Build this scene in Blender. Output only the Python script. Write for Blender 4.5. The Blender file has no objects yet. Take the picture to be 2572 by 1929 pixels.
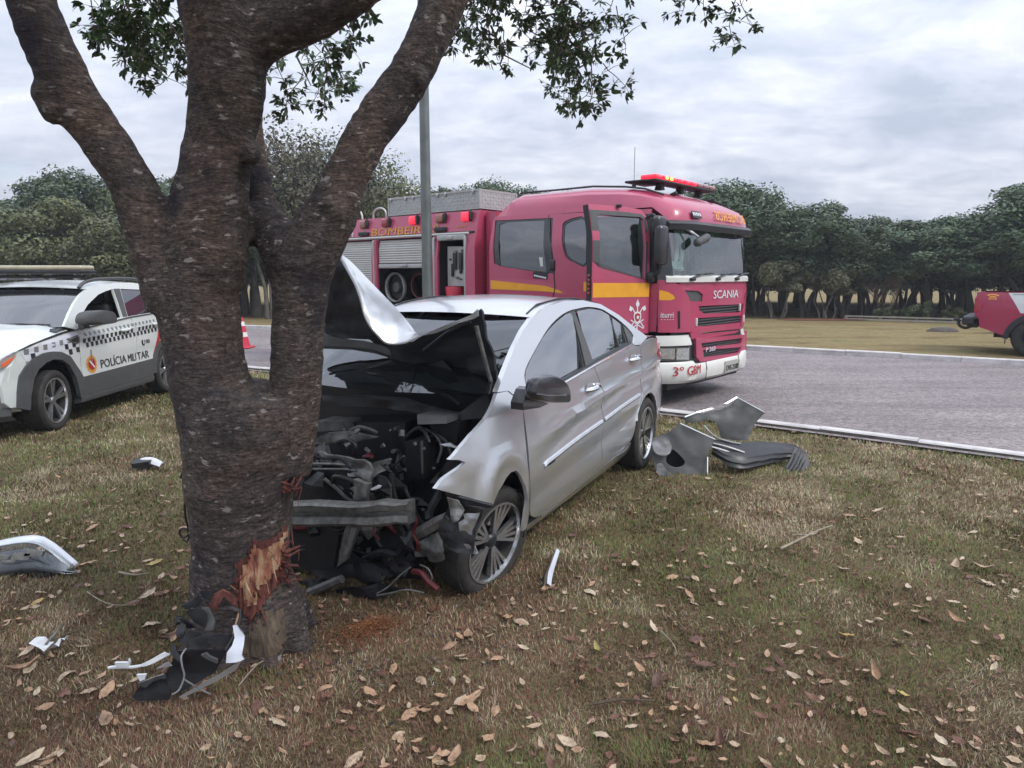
import bpy, bmesh, math, random
import numpy as np
from mathutils import Vector, Matrix, noise
from mathutils.geometry import tessellate_polygon

R = math.radians
PI = math.pi
rnd = random.Random(7)
SC = bpy.context.scene
COL = SC.collection

# ------------------------------------------------------------------ camera
cam_data = bpy.data.cameras.new('camera')
cam = bpy.data.objects.new('camera', cam_data)
COL.objects.link(cam)
cam.location = (0, 0, 1.65)
cam.rotation_euler = (R(90 - 8.884), 0, 0)
cam_data.sensor_width = 36.0
cam_data.lens = 36.0 * 1750.0 / 2572.0
cam_data.clip_start = 0.05
cam_data.clip_end = 900
SC.camera = cam
SC.render.resolution_x, SC.render.resolution_y = 1024, 768

# ------------------------------------------------------------------ world: overcast sky
W = bpy.data.worlds.new('World')
SC.world = W
W.use_nodes = True
SUN_EL, SUN_AZ = R(48), R(118)            # azimuth clockwise from +Y


class NT:
    """small helper around a node tree"""
    def __init__(self, tree):
        self.t = tree
        self.n = tree.nodes
        self.l = tree.links

    def add(self, kind, **kw):
        nd = self.n.new(kind)
        ins = kw.pop('ins', {})
        for k, v in kw.items():
            setattr(nd, k, v)
        for k, v in ins.items():
            if isinstance(v, bpy.types.NodeSocket):
                self.l.new(v, nd.inputs[k])
            else:
                nd.inputs[k].default_value = v
        return nd

    def math(self, op, a, b=0.0, c=0.0, clamp=False):
        nd = self.n.new('ShaderNodeMath')
        nd.operation = op
        nd.use_clamp = clamp
        for i, v in enumerate((a, b, c)):
            if isinstance(v, bpy.types.NodeSocket):
                self.l.new(v, nd.inputs[i])
            else:
                nd.inputs[i].default_value = v
        return nd.outputs[0]

    def mix(self, fac, a, b, mode='MIX'):
        nd = self.n.new('ShaderNodeMix')
        nd.data_type = 'RGBA'
        nd.blend_type = mode
        for k, v in ((0, fac), (6, a), (7, b)):
            if isinstance(v, bpy.types.NodeSocket):
                self.l.new(v, nd.inputs[k])
            else:
                nd.inputs[k].default_value = v if not isinstance(v, tuple) or len(v) == 4 else (*v, 1)
        return nd.outputs[2]

    def ramp(self, fac, stops, interp='LINEAR'):
        nd = self.n.new('ShaderNodeValToRGB')
        cr = nd.color_ramp
        cr.interpolation = interp
        while len(cr.elements) < len(stops):
            cr.elements.new(0.5)
        for e, (p, c) in zip(cr.elements, stops):
            e.position = p
            e.color = (*c, 1) if len(c) == 3 else c
        self.l.new(fac, nd.inputs[0])
        return nd.outputs[0]

    def noise(self, vec, scale, detail=4, rough=.55, dist=0.0):
        nd = self.n.new('ShaderNodeTexNoise')
        if vec is not None:
            self.l.new(vec, nd.inputs['Vector'])
        nd.inputs['Scale'].default_value = scale
        nd.inputs['Detail'].default_value = detail
        nd.inputs['Roughness'].default_value = rough
        nd.inputs['Distortion'].default_value = dist
        return nd.outputs[0]


def build_world():
    nt = NT(W.node_tree)
    nt.n.clear()
    out = nt.add('ShaderNodeOutputWorld')
    bg = nt.add('ShaderNodeBackground')
    bg.inputs['Strength'].default_value = 0.1
    nt.l.new(bg.outputs[0], out.inputs[0])
    sky = nt.add('ShaderNodeTexSky')
    sky.sky_type = 'NISHITA'
    sky.sun_disc = False
    sky.sun_elevation = SUN_EL
    sky.sun_rotation = SUN_AZ
    tc = nt.add('ShaderNodeTexCoord')
    sep = nt.add('ShaderNodeSeparateXYZ')
    nt.l.new(tc.outputs['Generated'], sep.inputs[0])
    zc = nt.math('MAXIMUM', sep.outputs[2], 0.0)
    den = nt.math('ADD', zc, 0.24)
    cu = nt.add('ShaderNodeCombineXYZ')
    nt.l.new(nt.math('DIVIDE', sep.outputs[0], den), cu.inputs[0])
    nt.l.new(nt.math('DIVIDE', sep.outputs[1], den), cu.inputs[1])
    mp = nt.add('ShaderNodeMapping')
    mp.inputs['Rotation'].default_value = (0, 0, R(24))
    mp.inputs['Scale'].default_value = (1.0, 1.35, 1.0)
    nt.l.new(cu.outputs[0], mp.inputs['Vector'])
    n1 = nt.noise(mp.outputs[0], 1.9, 8, .58, .5)
    n2 = nt.noise(mp.outputs[0], 6.5, 5, .6, .3)
    n3 = nt.math('ADD', nt.math('MULTIPLY', n1, .72), nt.math('MULTIPLY', n2, .28))
    cloud = nt.ramp(n3, [(.36, (3.8, 4.3, 5.3)), (.48, (4.9, 5.3, 6.25)), (.57, (5.9, 6.2, 7.05)), (.68, (7.4, 7.6, 8.3))])
    # overcast luminance: the layer is thinner overhead than at the horizon
    grad = nt.math('ADD', nt.math('MULTIPLY', zc, 1.6), 0.82)
    vm = nt.add('ShaderNodeVectorMath', operation='SCALE')
    nt.l.new(cloud, vm.inputs[0])
    nt.l.new(grad, vm.inputs['Scale'])
    # a few holes in the cloud layer
    hole = nt.noise(mp.outputs[0], .8, 3, .5)
    hf = nt.math('MULTIPLY', nt.math('SUBTRACT', hole, .66), 9.0, clamp=True)
    nt.l.new(nt.mix(hf, vm.outputs[0], sky.outputs[0]), bg.inputs['Color'])


build_world()

sun_d = bpy.data.lights.new('sun', 'SUN')
sun_d.energy = 1.5
sun_d.angle = R(14)
sun_d.color = (1.0, .95, .88)
sun = bpy.data.objects.new('sun', sun_d)
COL.objects.link(sun)
sd = Vector((math.sin(SUN_AZ) * math.cos(SUN_EL), math.cos(SUN_AZ) * math.cos(SUN_EL), math.sin(SUN_EL)))
sun.rotation_euler = sd.to_track_quat('Z', 'Y').to_euler()
sun.location = sd * 30

SC.view_settings.view_transform = 'Standard'
SC.view_settings.look = 'None'
SC.view_settings.exposure = 0.42
SC.view_settings.gamma = 1.0
SC.view_settings.use_curve_mapping = False
SC.render.engine = 'CYCLES'
SC.cycles.max_bounces = 7
SC.cycles.diffuse_bounces = 3
SC.cycles.glossy_bounces = 3
SC.cycles.transmission_bounces = 4
SC.cycles.transparent_max_bounces = 8
SC.cycles.use_denoising = True

# ------------------------------------------------------------------ materials
MATS = {}


def mat(name, col, rough=.5, metal=0.0, var=0.0, scale=8.0, bump=0.0, bscale=60.0, coat=0.0, spec=.5, alpha=None,
        col2=None, emit=None, estr=0.0, rvar=0.0, ior=None, trans=0.0, objrand=0.0, coords='Object'):
    m = bpy.data.materials.new(name)
    m.use_nodes = True
    nt = NT(m.node_tree)
    b = nt.n['Principled BSDF']
    b.inputs['Base Color'].default_value = (*col, 1)
    b.inputs['Roughness'].default_value = rough
    b.inputs['Metallic'].default_value = metal
    b.inputs['Specular IOR Level'].default_value = spec
    b.inputs['Coat Weight'].default_value = coat
    b.inputs['Coat Roughness'].default_value = .04
    b.inputs['Transmission Weight'].default_value = trans
    if ior:
        b.inputs['IOR'].default_value = ior
    if alpha is not None:
        b.inputs['Alpha'].default_value = alpha
    if emit:
        b.inputs['Emission Color'].default_value = (*emit, 1)
        b.inputs['Emission Strength'].default_value = estr
    tc = nt.add('ShaderNodeTexCoord')
    csock = None
    if var or col2:
        n = nt.noise(tc.outputs[coords], scale, 6, .6)
        c2 = col2 if col2 else tuple(max(0, c * (1 - var)) for c in col)
        c1 = col if col2 else tuple(c * (1 + var * .6) for c in col)
        f = nt.ramp(n, [(.35, (0, 0, 0)), (.65, (1, 1, 1))])
        csock = nt.mix(f, c1, c2)
    if objrand:
        oi = nt.add('ShaderNodeObjectInfo')
        hs = nt.add('ShaderNodeHueSaturation')
        if csock is not None:
            nt.l.new(csock, hs.inputs['Color'])
        else:
            hs.inputs['Color'].default_value = (*col, 1)
        nt.l.new(nt.math('ADD', nt.math('MULTIPLY', oi.outputs['Random'], objrand), 1 - objrand / 2), hs.inputs['Value'])
        nt.l.new(nt.math('ADD', nt.math('MULTIPLY', oi.outputs['Random'], objrand * .1), .5 - objrand * .05), hs.inputs['Hue'])
        csock = hs.outputs[0]
    if csock is not None:
        nt.l.new(csock, b.inputs['Base Color'])
    if rvar:
        n = nt.noise(tc.outputs[coords], scale * 1.7, 5, .6)
        nt.l.new(nt.math('ADD', nt.math('MULTIPLY', n, rvar), rough - rvar * .5, clamp=True), b.inputs['Roughness'])
    if bump:
        n = nt.noise(tc.outputs[coords], bscale, 5, .6)
        bp = nt.add('ShaderNodeBump')
        bp.inputs['Strength'].default_value = bump
        bp.inputs['Distance'].default_value = .01
        nt.l.new(n, bp.inputs['Height'])
        nt.l.new(bp.outputs[0], b.inputs['Normal'])
    MATS[name] = m
    return m


def glass(name, tint, transp, refl_ior=1.9, rough=.015):
    """sheet glass: what passes is tinted, the rest reflects by Fresnel"""
    m = bpy.data.materials.new(name)
    m.use_nodes = True
    nt = NT(m.node_tree)
    nt.n.clear()
    out = nt.add('ShaderNodeOutputMaterial')
    tr = nt.add('ShaderNodeBsdfTransparent')
    tr.inputs[0].default_value = (*tint, 1)
    df = nt.add('ShaderNodeBsdfDiffuse')
    df.inputs[0].default_value = (*[c * .06 for c in tint], 1)
    mx = nt.add('ShaderNodeMixShader')
    mx.inputs[0].default_value = transp
    nt.l.new(df.outputs[0], mx.inputs[1])
    nt.l.new(tr.outputs[0], mx.inputs[2])
    gl = nt.add('ShaderNodeBsdfGlossy')
    gl.inputs['Roughness'].default_value = rough
    gl.inputs[0].default_value = (.95, .97, 1, 1)
    geo = nt.add('ShaderNodeNewGeometry')
    dp = nt.add('ShaderNodeVectorMath', operation='DOT_PRODUCT')
    nt.l.new(geo.outputs['Incoming'], dp.inputs[0])
    nt.l.new(geo.outputs['Normal'], dp.inputs[1])
    f0 = ((refl_ior - 1) / (refl_ior + 1)) ** 2
    sch = nt.math('POWER', nt.math('SUBTRACT', 1.0, nt.math('ABSOLUTE', dp.outputs['Value']), clamp=True), 5.0)
    fac = nt.math('ADD', nt.math('MULTIPLY', sch, 1 - f0), f0)
    m2 = nt.add('ShaderNodeMixShader')
    nt.l.new(fac, m2.inputs[0])
    nt.l.new(mx.outputs[0], m2.inputs[1])
    nt.l.new(gl.outputs[0], m2.inputs[2])
    nt.l.new(m2.outputs[0], out.inputs[0])
    MATS[name] = m
    return m


M = MATS
mat('silver_paint', (.66, .675, .70), .30, .78, var=.03, scale=3, coat=.8, rvar=.04)
mat('silver_dull', (.34, .345, .35), .45, .4, var=.18, scale=9, coat=.1, bump=.15, bscale=25)
mat('fender_inner', (.085, .087, .086), .5, .1, var=.14, scale=7, bump=.08, bscale=30)
mat('white_paint', (.62, .66, .64), .32, 0, var=.03, scale=4, coat=.5)
mat('truck_red', (.43, .055, .12), .34, 0, var=.05, scale=2.5, coat=.55)
mat('truck_white', (.66, .66, .62), .4, 0, var=.06, scale=5, coat=.2)
mat('pickup_red', (.32, .022, .065), .3, 0, var=.04, scale=3, coat=.6)
mat('stripe_yellow', (.78, .36, .02), .4, 0, var=.08, scale=6)
mat('letter_yellow', (.62, .30, .03), .5, 0, var=.1, scale=9)
mat('letter_orange', (.75, .32, .05), .5)
mat('letter_white', (.72, .74, .76), .35)
mat('letter_red', (.42, .02, .03), .45)
mat('letter_black', (.018, .018, .024), .45)
mat('square_black', (.022, .023, .03), .4)
mat('square_grey', (.21, .215, .235), .4)
mat('square_light', (.66, .68, .74), .4)
mat('cladding', (.075, .078, .08), .6, 0, var=.12, scale=14, bump=.15, bscale=300)
mat('black_plastic', (.02, .021, .024), .42, 0, var=.2, scale=12)
mat('black_gloss', (.012, .013, .016), .14, 0, coat=.6)
mat('mirror_black', (.022, .023, .027), .28, 0, coat=.4)
mat('rubber', (.028, .027, .026), .8, 0, var=.35, scale=20, bump=.35, bscale=90)
mat('tyre_dusty', (.036, .033, .031), .85, 0, var=.35, scale=16, bump=.4, bscale=90)
mat('rim_dark', (.04, .042, .046), .35, .4)
mat('alloy', (.62, .63, .65), .25, .85, var=.1, scale=20)
mat('alloy_grey', (.30, .31, .33), .32, .75, var=.1, scale=20)
mat('chrome', (.8, .82, .84), .08, 1.0)
mat('bright_steel', (.45, .46, .47), .38, .8, var=.25, scale=18, bump=.2, bscale=50)
mat('dull_steel', (.20, .20, .19), .5, .5, var=.4, scale=22, bump=.4, bscale=60)
mat('grimy_grey', (.10, .10, .098), .6, .2, var=.45, scale=20, bump=.5, bscale=50)
mat('dark_metal', (.035, .036, .04), .5, .3, var=.5, scale=20, bump=.4, bscale=60)
mat('engine_black', (.010, .010, .013), .5, 0, var=.4, scale=16, bump=.3, bscale=40)
mat('hose_black', (.012, .012, .014), .45)
mat('hose_red', (.10, .012, .016), .5)
mat('olive_grey', (.11, .115, .085), .6, .1, var=.3, scale=18)
mat('white_plastic', (.72, .74, .76), .35, 0, var=.08, scale=20, bump=.15, bscale=60)
mat('underside', (.014, .016, .024), .62, 0, var=.3, scale=9, bump=.3, bscale=30)
mat('tail_red', (.35, .01, .03), .12, 0, coat=1)
mat('amber', (.75, .16, .06), .2, 0, coat=1)
mat('lens_clear', (.45, .46, .45), .12, .4, var=.25, scale=30, coat=1)
mat('lens_dark', (.07, .075, .08), .08, .2, var=.5, scale=18, coat=1)
mat('shutter', (.50, .50, .48), .45, .15, var=.06, scale=4)
mat('aluminium', (.42, .42, .41), .45, .4, var=.12, scale=7)
mat('checker_plate', (.40, .42, .42), .5, .25, var=.1, scale=5, bump=.8, bscale=34)
mat('interior', (.022, .023, .026), .7, 0, var=.3, scale=6)
mat('seat_fabric', (.06, .062, .065), .85, 0, var=.3, scale=40)
mat('lamp_red', (.5, .01, .02), .2, 0, emit=(1.0, .02, .06), estr=.9, coat=.8)
mat('lamp_red_off', (.30, .012, .02), .15, 0, coat=1)
mat('lamp_hot', (1, .55, .1), .3, 0, emit=(1.0, .52, .08), estr=2.2)
mat('lamp_amber_off', (.30, .10, .06), .2, 0, coat=1)
mat('lightbar_off', (.33, .17, .17), .25, 0, coat=.7)
mat('lightbar_cream', (.40, .36, .24), .35, 0, var=.15, scale=8, coat=.3)
mat('galvanised', (.17, .19, .185), .42, .55, var=.18, scale=5, bump=.1, bscale=40)
mat('cone_red', (.55, .035, .07), .45)
mat('cone_white', (.75, .75, .74), .4)
mat('kerb_paint', (.56, .54, .53), .8, 0, var=.22, scale=4, bump=.5, bscale=30, coords='Object')
mat('kerb_concrete', (.13, .115, .10), .9, 0, var=.5, scale=6, bump=.8, bscale=30)
mat('plate_grey', (.42, .42, .38), .4, .1)
mat('gold', (.55, .35, .08), .4, .3)
mat('paper', (.62, .64, .62), .7)
mat('stone', (.10, .085, .075), .9, 0, var=.4, scale=8, bump=.8, bscale=12)
mat('rail_pale', (.36, .32, .26), .8, 0, var=.2, scale=3)
mat('twig', (.085, .06, .042), .85, 0, var=.3, scale=30)
mat('twig_pale', (.30, .25, .19), .85, 0, var=.3, scale=30)
mat('far_bark', (.055, .046, .040), .9, 0, var=.4, scale=5, bump=.6, bscale=14)
mat('far_bark_pale', (.13, .115, .10), .9, 0, var=.4, scale=6)
glass('tint_glass', (.10, .115, .13), .5, 4.6)
glass('shield_glass', (.30, .36, .38), .8, 1.95)
glass('green_glass', (.58, .76, .70), .92, 2.5)
glass('smoke_glass', (.055, .065, .075), .7, 2.4)
glass('police_shield', (.42, .48, .56), .55, 2.4)
glass('clear_lens', (.80, .82, .83), .95, 1.4)


# ------------------------------------------------------------------ mesh helpers
def link(o, parent=None):
    COL.objects.link(o)
    if parent is not None:
        o.parent = parent
    return o


def finish(me, smooth, angle=38):
    if smooth:
        me.polygons.foreach_set('use_smooth', [True] * len(me.polygons))
        if angle:
            me.set_sharp_from_angle(angle=R(angle))
    me.update()


def mobj(name, verts, faces, material, parent=None, smooth=False, angle=38):
    me = bpy.data.meshes.new(name)
    me.from_pydata([tuple(v) for v in verts], [], faces)
    finish(me, smooth, angle)
    mats = material if isinstance(material, (list, tuple)) else [material]
    for m in mats:
        me.materials.append(M[m] if isinstance(m, str) else m)
    return link(bpy.data.objects.new(name, me), parent)


def tag(o, label=None, cat=None, group=None, kind=None):
    if label:
        o['label'] = label
    if cat:
        o['category'] = cat
    if group:
        o['group'] = group
    if kind:
        o['kind'] = kind
    return o


def empty(name, loc=(0, 0, 0), rz=0.0, parent=None):
    o = bpy.data.objects.new(name, None)
    o.location = loc
    o.rotation_euler = (0, 0, rz)
    o.empty_display_size = .2
    return link(o, parent)


def crom(pts, seg=5, closed=False):
    """Catmull-Rom through pts (any dimension)"""
    P = [np.array(p, float) for p in pts]
    n = len(P)
    out = []
    for i in range(n if closed else n - 1):
        p0 = P[(i - 1) % n] if (closed or i > 0) else P[0]
        p1, p2 = P[i], P[(i + 1) % n]
        p3 = P[(i + 2) % n] if (closed or i + 2 < n) else P[-1]
        for k in range(seg):
            t = k / seg
            out.append(.5 * ((2 * p1) + (-p0 + p2) * t + (2 * p0 - 5 * p1 + 4 * p2 - p3) * t * t + (-p0 + 3 * p1 - 3 * p2 + p3) * t ** 3))
    if not closed:
        out.append(P[-1])
    return [tuple(o) for o in out]


def resample(pts, n):
    P = np.array(pts, float)
    d = np.r_[0, np.cumsum(np.linalg.norm(np.diff(P, axis=0), axis=1))]
    t = np.linspace(0, d[-1], n)
    return np.stack([np.interp(t, d, P[:, k]) for k in range(P.shape[1])], -1)


def frame_from(d):
    d = Vector(d).normalized()
    up = Vector((0, 0, 1)) if abs(d.z) < .95 else Vector((1, 0, 0))
    a = d.cross(up).normalized()
    return a, a.cross(d).normalized()


class MB:
    """collects shapes for ONE mesh object"""
    def __init__(self, conv=None):
        self.v, self.f, self.mi = [], [], []
        self.cur = 0
        self.conv = conv

    def add(self, vs, fs):
        o = len(self.v)
        self.v += [tuple(map(float, p)) for p in vs]
        self.f += [tuple(i + o for i in f) for f in fs]
        self.mi += [self.cur] * len(fs)
        return self

    def box(self, c, s, rot=None, taper=1.0):
        sx, sy, sz = s[0] / 2, s[1] / 2, s[2] / 2
        vs = []
        for z in (-1, 1):
            k = taper if z > 0 else 1.0
            for x, y in ((-1, -1), (1, -1), (1, 1), (-1, 1)):
                vs.append(Vector((x * sx * k, y * sy * k, z * sz)))
        if rot is not None:
            m = rot if isinstance(rot, Matrix) else Matrix.Rotation(rot[2], 3, 'Z') @ Matrix.Rotation(rot[1], 3, 'Y') @ Matrix.Rotation(rot[0], 3, 'X')
            vs = [m @ v for v in vs]
        c = Vector(c)
        return self.add([v + c for v in vs], [(0, 3, 2, 1), (4, 5, 6, 7), (0, 1, 5, 4), (1, 2, 6, 5), (2, 3, 7, 6), (3, 0, 4, 7)])

    def rbox(self, c, s, r=.02, rot=None, n=3):
        """box with rounded vertical and top/bottom edges (super-ellipse rings)"""
        hx, hy, hz = s[0] / 2, s[1] / 2, s[2] / 2
        r = min(r, hx * .98, hy * .98, hz * .98)
        rings = []
        prof = []
        for k in range(n + 1):
            a = PI / 2 * k / n
            prof.append((r * (1 - math.sin(a)), -hz + r * (1 - math.cos(a))))
        prof = [(i, z) for i, z in prof] + [(i, -z) for i, z in reversed(prof)]
        for ins, z in prof:
            ring = []
            for qx, qy, a0 in ((1, 1, 0), (-1, 1, 90), (-1, -1, 180), (1, -1, 270)):
                for k in range(n + 1):
                    a = R(a0 + 90 * k / n)
                    ring.append(Vector((qx * (hx - r) + math.cos(a) * (r - ins), qy * (hy - r) + math.sin(a) * (r - ins), z)))
            rings.append(ring)
        if rot is not None:
            m = rot if isinstance(rot, Matrix) else Matrix.Rotation(rot[2], 3, 'Z') @ Matrix.Rotation(rot[1], 3, 'Y') @ Matrix.Rotation(rot[0], 3, 'X')
            rings = [[m @ v for v in q] for q in rings]
        c = Vector(c)
        rings = [[v + c for v in q] for q in rings]
        return self.rings(rings, caps=True)

    def rings(self, rings, caps=True, closed=True):
        n = len(rings[0])
        vs = [p for r in rings for p in r]
        fs = []
        for i in range(len(rings) - 1):
            for j in range(n if closed else n - 1):
                a, b = i * n + j, i * n + (j + 1) % n
                fs.append((a, b, b + n, a + n))
        if caps:
            fs.append(tuple(reversed(range(n))))
            fs.append(tuple(range((len(rings) - 1) * n, len(rings) * n)))
        return self.add(vs, fs)

    def tube(self, pts, r, n=8, caps=True):
        P = [Vector(p) for p in pts]
        rr = r if isinstance(r, (list, tuple, np.ndarray)) else [r] * len(P)
        rings = []
        a = None
        for i, p in enumerate(P):
            d = (P[min(i + 1, len(P) - 1)] - P[max(i - 1, 0)])
            if d.length < 1e-9:
                d = Vector((0, 0, 1))
            d.normalize()
            if a is None:
                a, b = frame_from(d)
            else:
                a = (a - d * a.dot(d))
                if a.length < 1e-6:
                    a, b = frame_from(d)
                a.normalize()
                b = a.cross(d)
            rings.append([p + (a * math.cos(2 * PI * k / n) + b * math.sin(2 * PI * k / n)) * rr[i] for k in range(n)])
        return self.rings(rings, caps)

    def lathe(self, prof, n=32, axis='Y', c=(0, 0, 0), closed_prof=False):
        """prof = (radius, along-axis) pairs"""
        rings = []
        c = Vector(c)
        for k in range(n):
            a = 2 * PI * k / n
            ca, sa = math.cos(a), math.sin(a)
            if axis == 'Y':
                rings.append([c + Vector((r * ca, h, r * sa)) for r, h in prof])
            elif axis == 'Z':
                rings.append([c + Vector((r * ca, r * sa, h)) for r, h in prof])
            else:
                rings.append([c + Vector((h, r * ca, r * sa)) for r, h in prof])
        m = len(prof)
        vs = [p for q in rings for p in q]
        fs = []
        for i in range(n):
            for j in range(m if closed_prof else m - 1):
                a, b = i * m + j, i * m + (j + 1) % m
                a2, b2 = ((i + 1) % n) * m + j, ((i + 1) % n) * m + (j + 1) % m
                fs.append((a, b, b2, a2))
        return self.add(vs, fs)

    def prism(self, poly, thick, ax='y', off=0.0):
        """flat polygon (a,b) extruded along an axis"""
        n = len(poly)

        def mk(p, t):
            return (p[0], t, p[1]) if ax == 'y' else ((t, p[0], p[1]) if ax == 'x' else (p[0], p[1], t))
        vs = [mk(p, off) for p in poly] + [mk(p, off + thick) for p in poly]
        tri = tessellate_polygon([[Vector((p[0], p[1], 0)) for p in poly]])
        fs = [tuple(t) for t in tri] + [tuple(i + n for i in reversed(t)) for t in tri]
        fs += [(i, (i + 1) % n, (i + 1) % n + n, i + n) for i in range(n)]
        return self.add(vs, fs)

    def plate(self, pts, thick, nrm=None):
        """3D polygon (about flat) given thickness along its normal"""
        P = [Vector(p) for p in pts]
        n = len(P)
        if nrm is None:
            nv = Vector((0, 0, 0))
            for i in range(n):
                a, b = P[i], P[(i + 1) % n]
                nv += a.cross(b)
            nrm = nv.normalized()
        else:
            nrm = Vector(nrm).normalized()
        vs = P + [p + nrm * thick for p in P]
        a, b = frame_from(nrm)
        tri = tessellate_polygon([[Vector((p.dot(a), p.dot(b), 0)) for p in P]])
        fs = [tuple(t) for t in tri] + [tuple(i + n for i in reversed(t)) for t in tri]
        fs += [(i, (i + 1) % n, (i + 1) % n + n, i + n) for i in range(n)]
        return self.add(vs, fs)

    def grid(self, rows, wrap=False):
        n = len(rows[0])
        vs = [p for r in rows for p in r]
        fs = []
        for i in range(len(rows) - 1):
            for j in range(n - 1 + (1 if wrap else 0)):
                a, b = i * n + j, i * n + (j + 1) % n
                fs.append((a, b, b + n, a + n))
        return self.add(vs, fs)

    def build(self, name, material, parent=None, smooth=False, angle=38, recalc=True):
        vs = [self.conv(*p) for p in self.v] if self.conv else self.v
        me = bpy.data.meshes.new(name)
        me.from_pydata(vs, [], self.f)
        mats = material if isinstance(material, (list, tuple)) else [material]
        for m in mats:
            me.materials.append(M[m] if isinstance(m, str) else m)
        if len(mats) > 1:
            me.polygons.foreach_set('material_index', self.mi)
        if recalc:
            bm = bmesh.new()
            bm.from_mesh(me)
            bmesh.ops.recalc_face_normals(bm, faces=bm.faces)
            bm.to_mesh(me)
            bm.free()
        finish(me, smooth, angle)
        return link(bpy.data.objects.new(name, me), parent)


def ridge(p, s=1.0):
    return noise.noise(Vector(p) * s)


class Veh:
    """a vehicle frame: x counts metres towards the tail, w towards the side the photograph shows, z up"""
    def __init__(self, name, label, cat, pos, back_deg, side):
        self.o = empty(name, (pos[0], pos[1], 0), R(back_deg + 180))
        tag(self.o, label, cat)
        self.side = side

    def c(self, x, w, z):
        return (-x, self.side * w, z)

    def mb(self):
        return MB(self.c)

    def sheet(self, name, outline, fmap, material, holes=(), parent=None, step=.08, thick=.015, mirror=False, off=0.0, smooth=True, angle=42, dent=None):
        """a pressed panel: 2-D outline with holes, cut into a fine grid and bent onto fmap(a, b, off) -> (x, w, z)"""
        loops = [[Vector((p[0], p[1], 0)) for p in outline]] + [[Vector((p[0], p[1], 0)) for p in h] for h in holes]
        flat = [p for lp in loops for p in lp]
        tri = tessellate_polygon(loops)
        bm = bmesh.new()
        bv = [bm.verts.new((p.x, p.y, 0)) for p in flat]
        for t in tri:
            try:
                bm.faces.new([bv[i] for i in t])
            except ValueError:
                pass
        bm.verts.ensure_lookup_table()
        xs = [p.x for p in flat]
        ys = [p.y for p in flat]
        for lo, hi, nn in ((min(xs), max(xs), Vector((1, 0, 0))), (min(ys), max(ys), Vector((0, 1, 0)))):
            k = int((hi - lo) / step)
            for i in range(1, k + 1):
                q = lo + (hi - lo) * i / (k + 1)
                bmesh.ops.bisect_plane(bm, geom=bm.verts[:] + bm.edges[:] + bm.faces[:], plane_co=nn * q, plane_no=nn, dist=1e-5)
        bmesh.ops.dissolve_degenerate(bm, dist=1e-5, edges=bm.edges[:])
        if thick:
            be = [e for e in bm.edges if e.is_boundary]
            r = bmesh.ops.extrude_edge_only(bm, edges=be)
            for v in r['geom']:
                if isinstance(v, bmesh.types.BMVert):
                    v.co.z = -1.0
        for v in bm.verts:
            o_ = off - (thick if v.co.z < -.5 else 0)
            x, w, z = fmap(v.co.x, v.co.y, o_)
            if dent:
                x, w, z = dent(x, w, z)
            if mirror:
                w = -w
            v.co = self.c(x, w, z)
        bmesh.ops.recalc_face_normals(bm, faces=bm.faces[:])
        me = bpy.data.meshes.new(name)
        bm.to_mesh(me)
        bm.free()
        finish(me, smooth, angle)
        me.materials.append(M[material])
        return link(bpy.data.objects.new(name, me), parent or self.o)

    def text(self, name, s, fmap, a0, b0, h, material, width=None, slant=0.0, off=.004, parent=None, flip=False, depth=.003, space=1.0, sx=1.0):
        """lettering: outline font turned into a thin mesh and laid on a panel; a0,b0 = start corner, a runs along the reading direction by fmap"""
        cu = bpy.data.curves.new(name, 'FONT')
        cu.body = s
        cu.size = 1.0
        cu.extrude = .0
        cu.resolution_u = 3
        cu.space_character = space
        tmp = bpy.data.objects.new(name, cu)
        COL.objects.link(tmp)
        dg = bpy.context.evaluated_depsgraph_get()
        me = bpy.data.meshes.new_from_object(tmp.evaluated_get(dg))
        bpy.data.objects.remove(tmp)
        bm = bmesh.new()
        bm.from_mesh(me)
        bmesh.ops.triangulate(bm, faces=bm.faces[:])
        xs = [v.co.x for v in bm.verts]
        ys = [v.co.y for v in bm.verts]
        x0, x1, y0, y1 = min(xs), max(xs), min(ys), max(ys)
        k = h / (y1 - y0)
        kw = (width / (x1 - x0)) if width else k * sx
        r = bmesh.ops.extrude_face_region(bm, geom=bm.faces[:])
        top = {v for v in r['geom'] if isinstance(v, bmesh.types.BMVert)}
        for v in bm.verts:
            a = (v.co.x - x0) * kw
            if flip:
                a = (x1 - v.co.x) * kw
            b = (v.co.y - y0) * k
            a += b * slant
            v.co = self.c(*fmap(a0, b0, a, b, off + (depth if v in top else 0)))
        bmesh.ops.recalc_face_normals(bm, faces=bm.faces[:])
        bm.to_mesh(me)
        bm.free()
        me.materials.clear()
        me.materials.append(M[material])
        return link(bpy.data.objects.new(name, me), parent or self.o)


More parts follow.
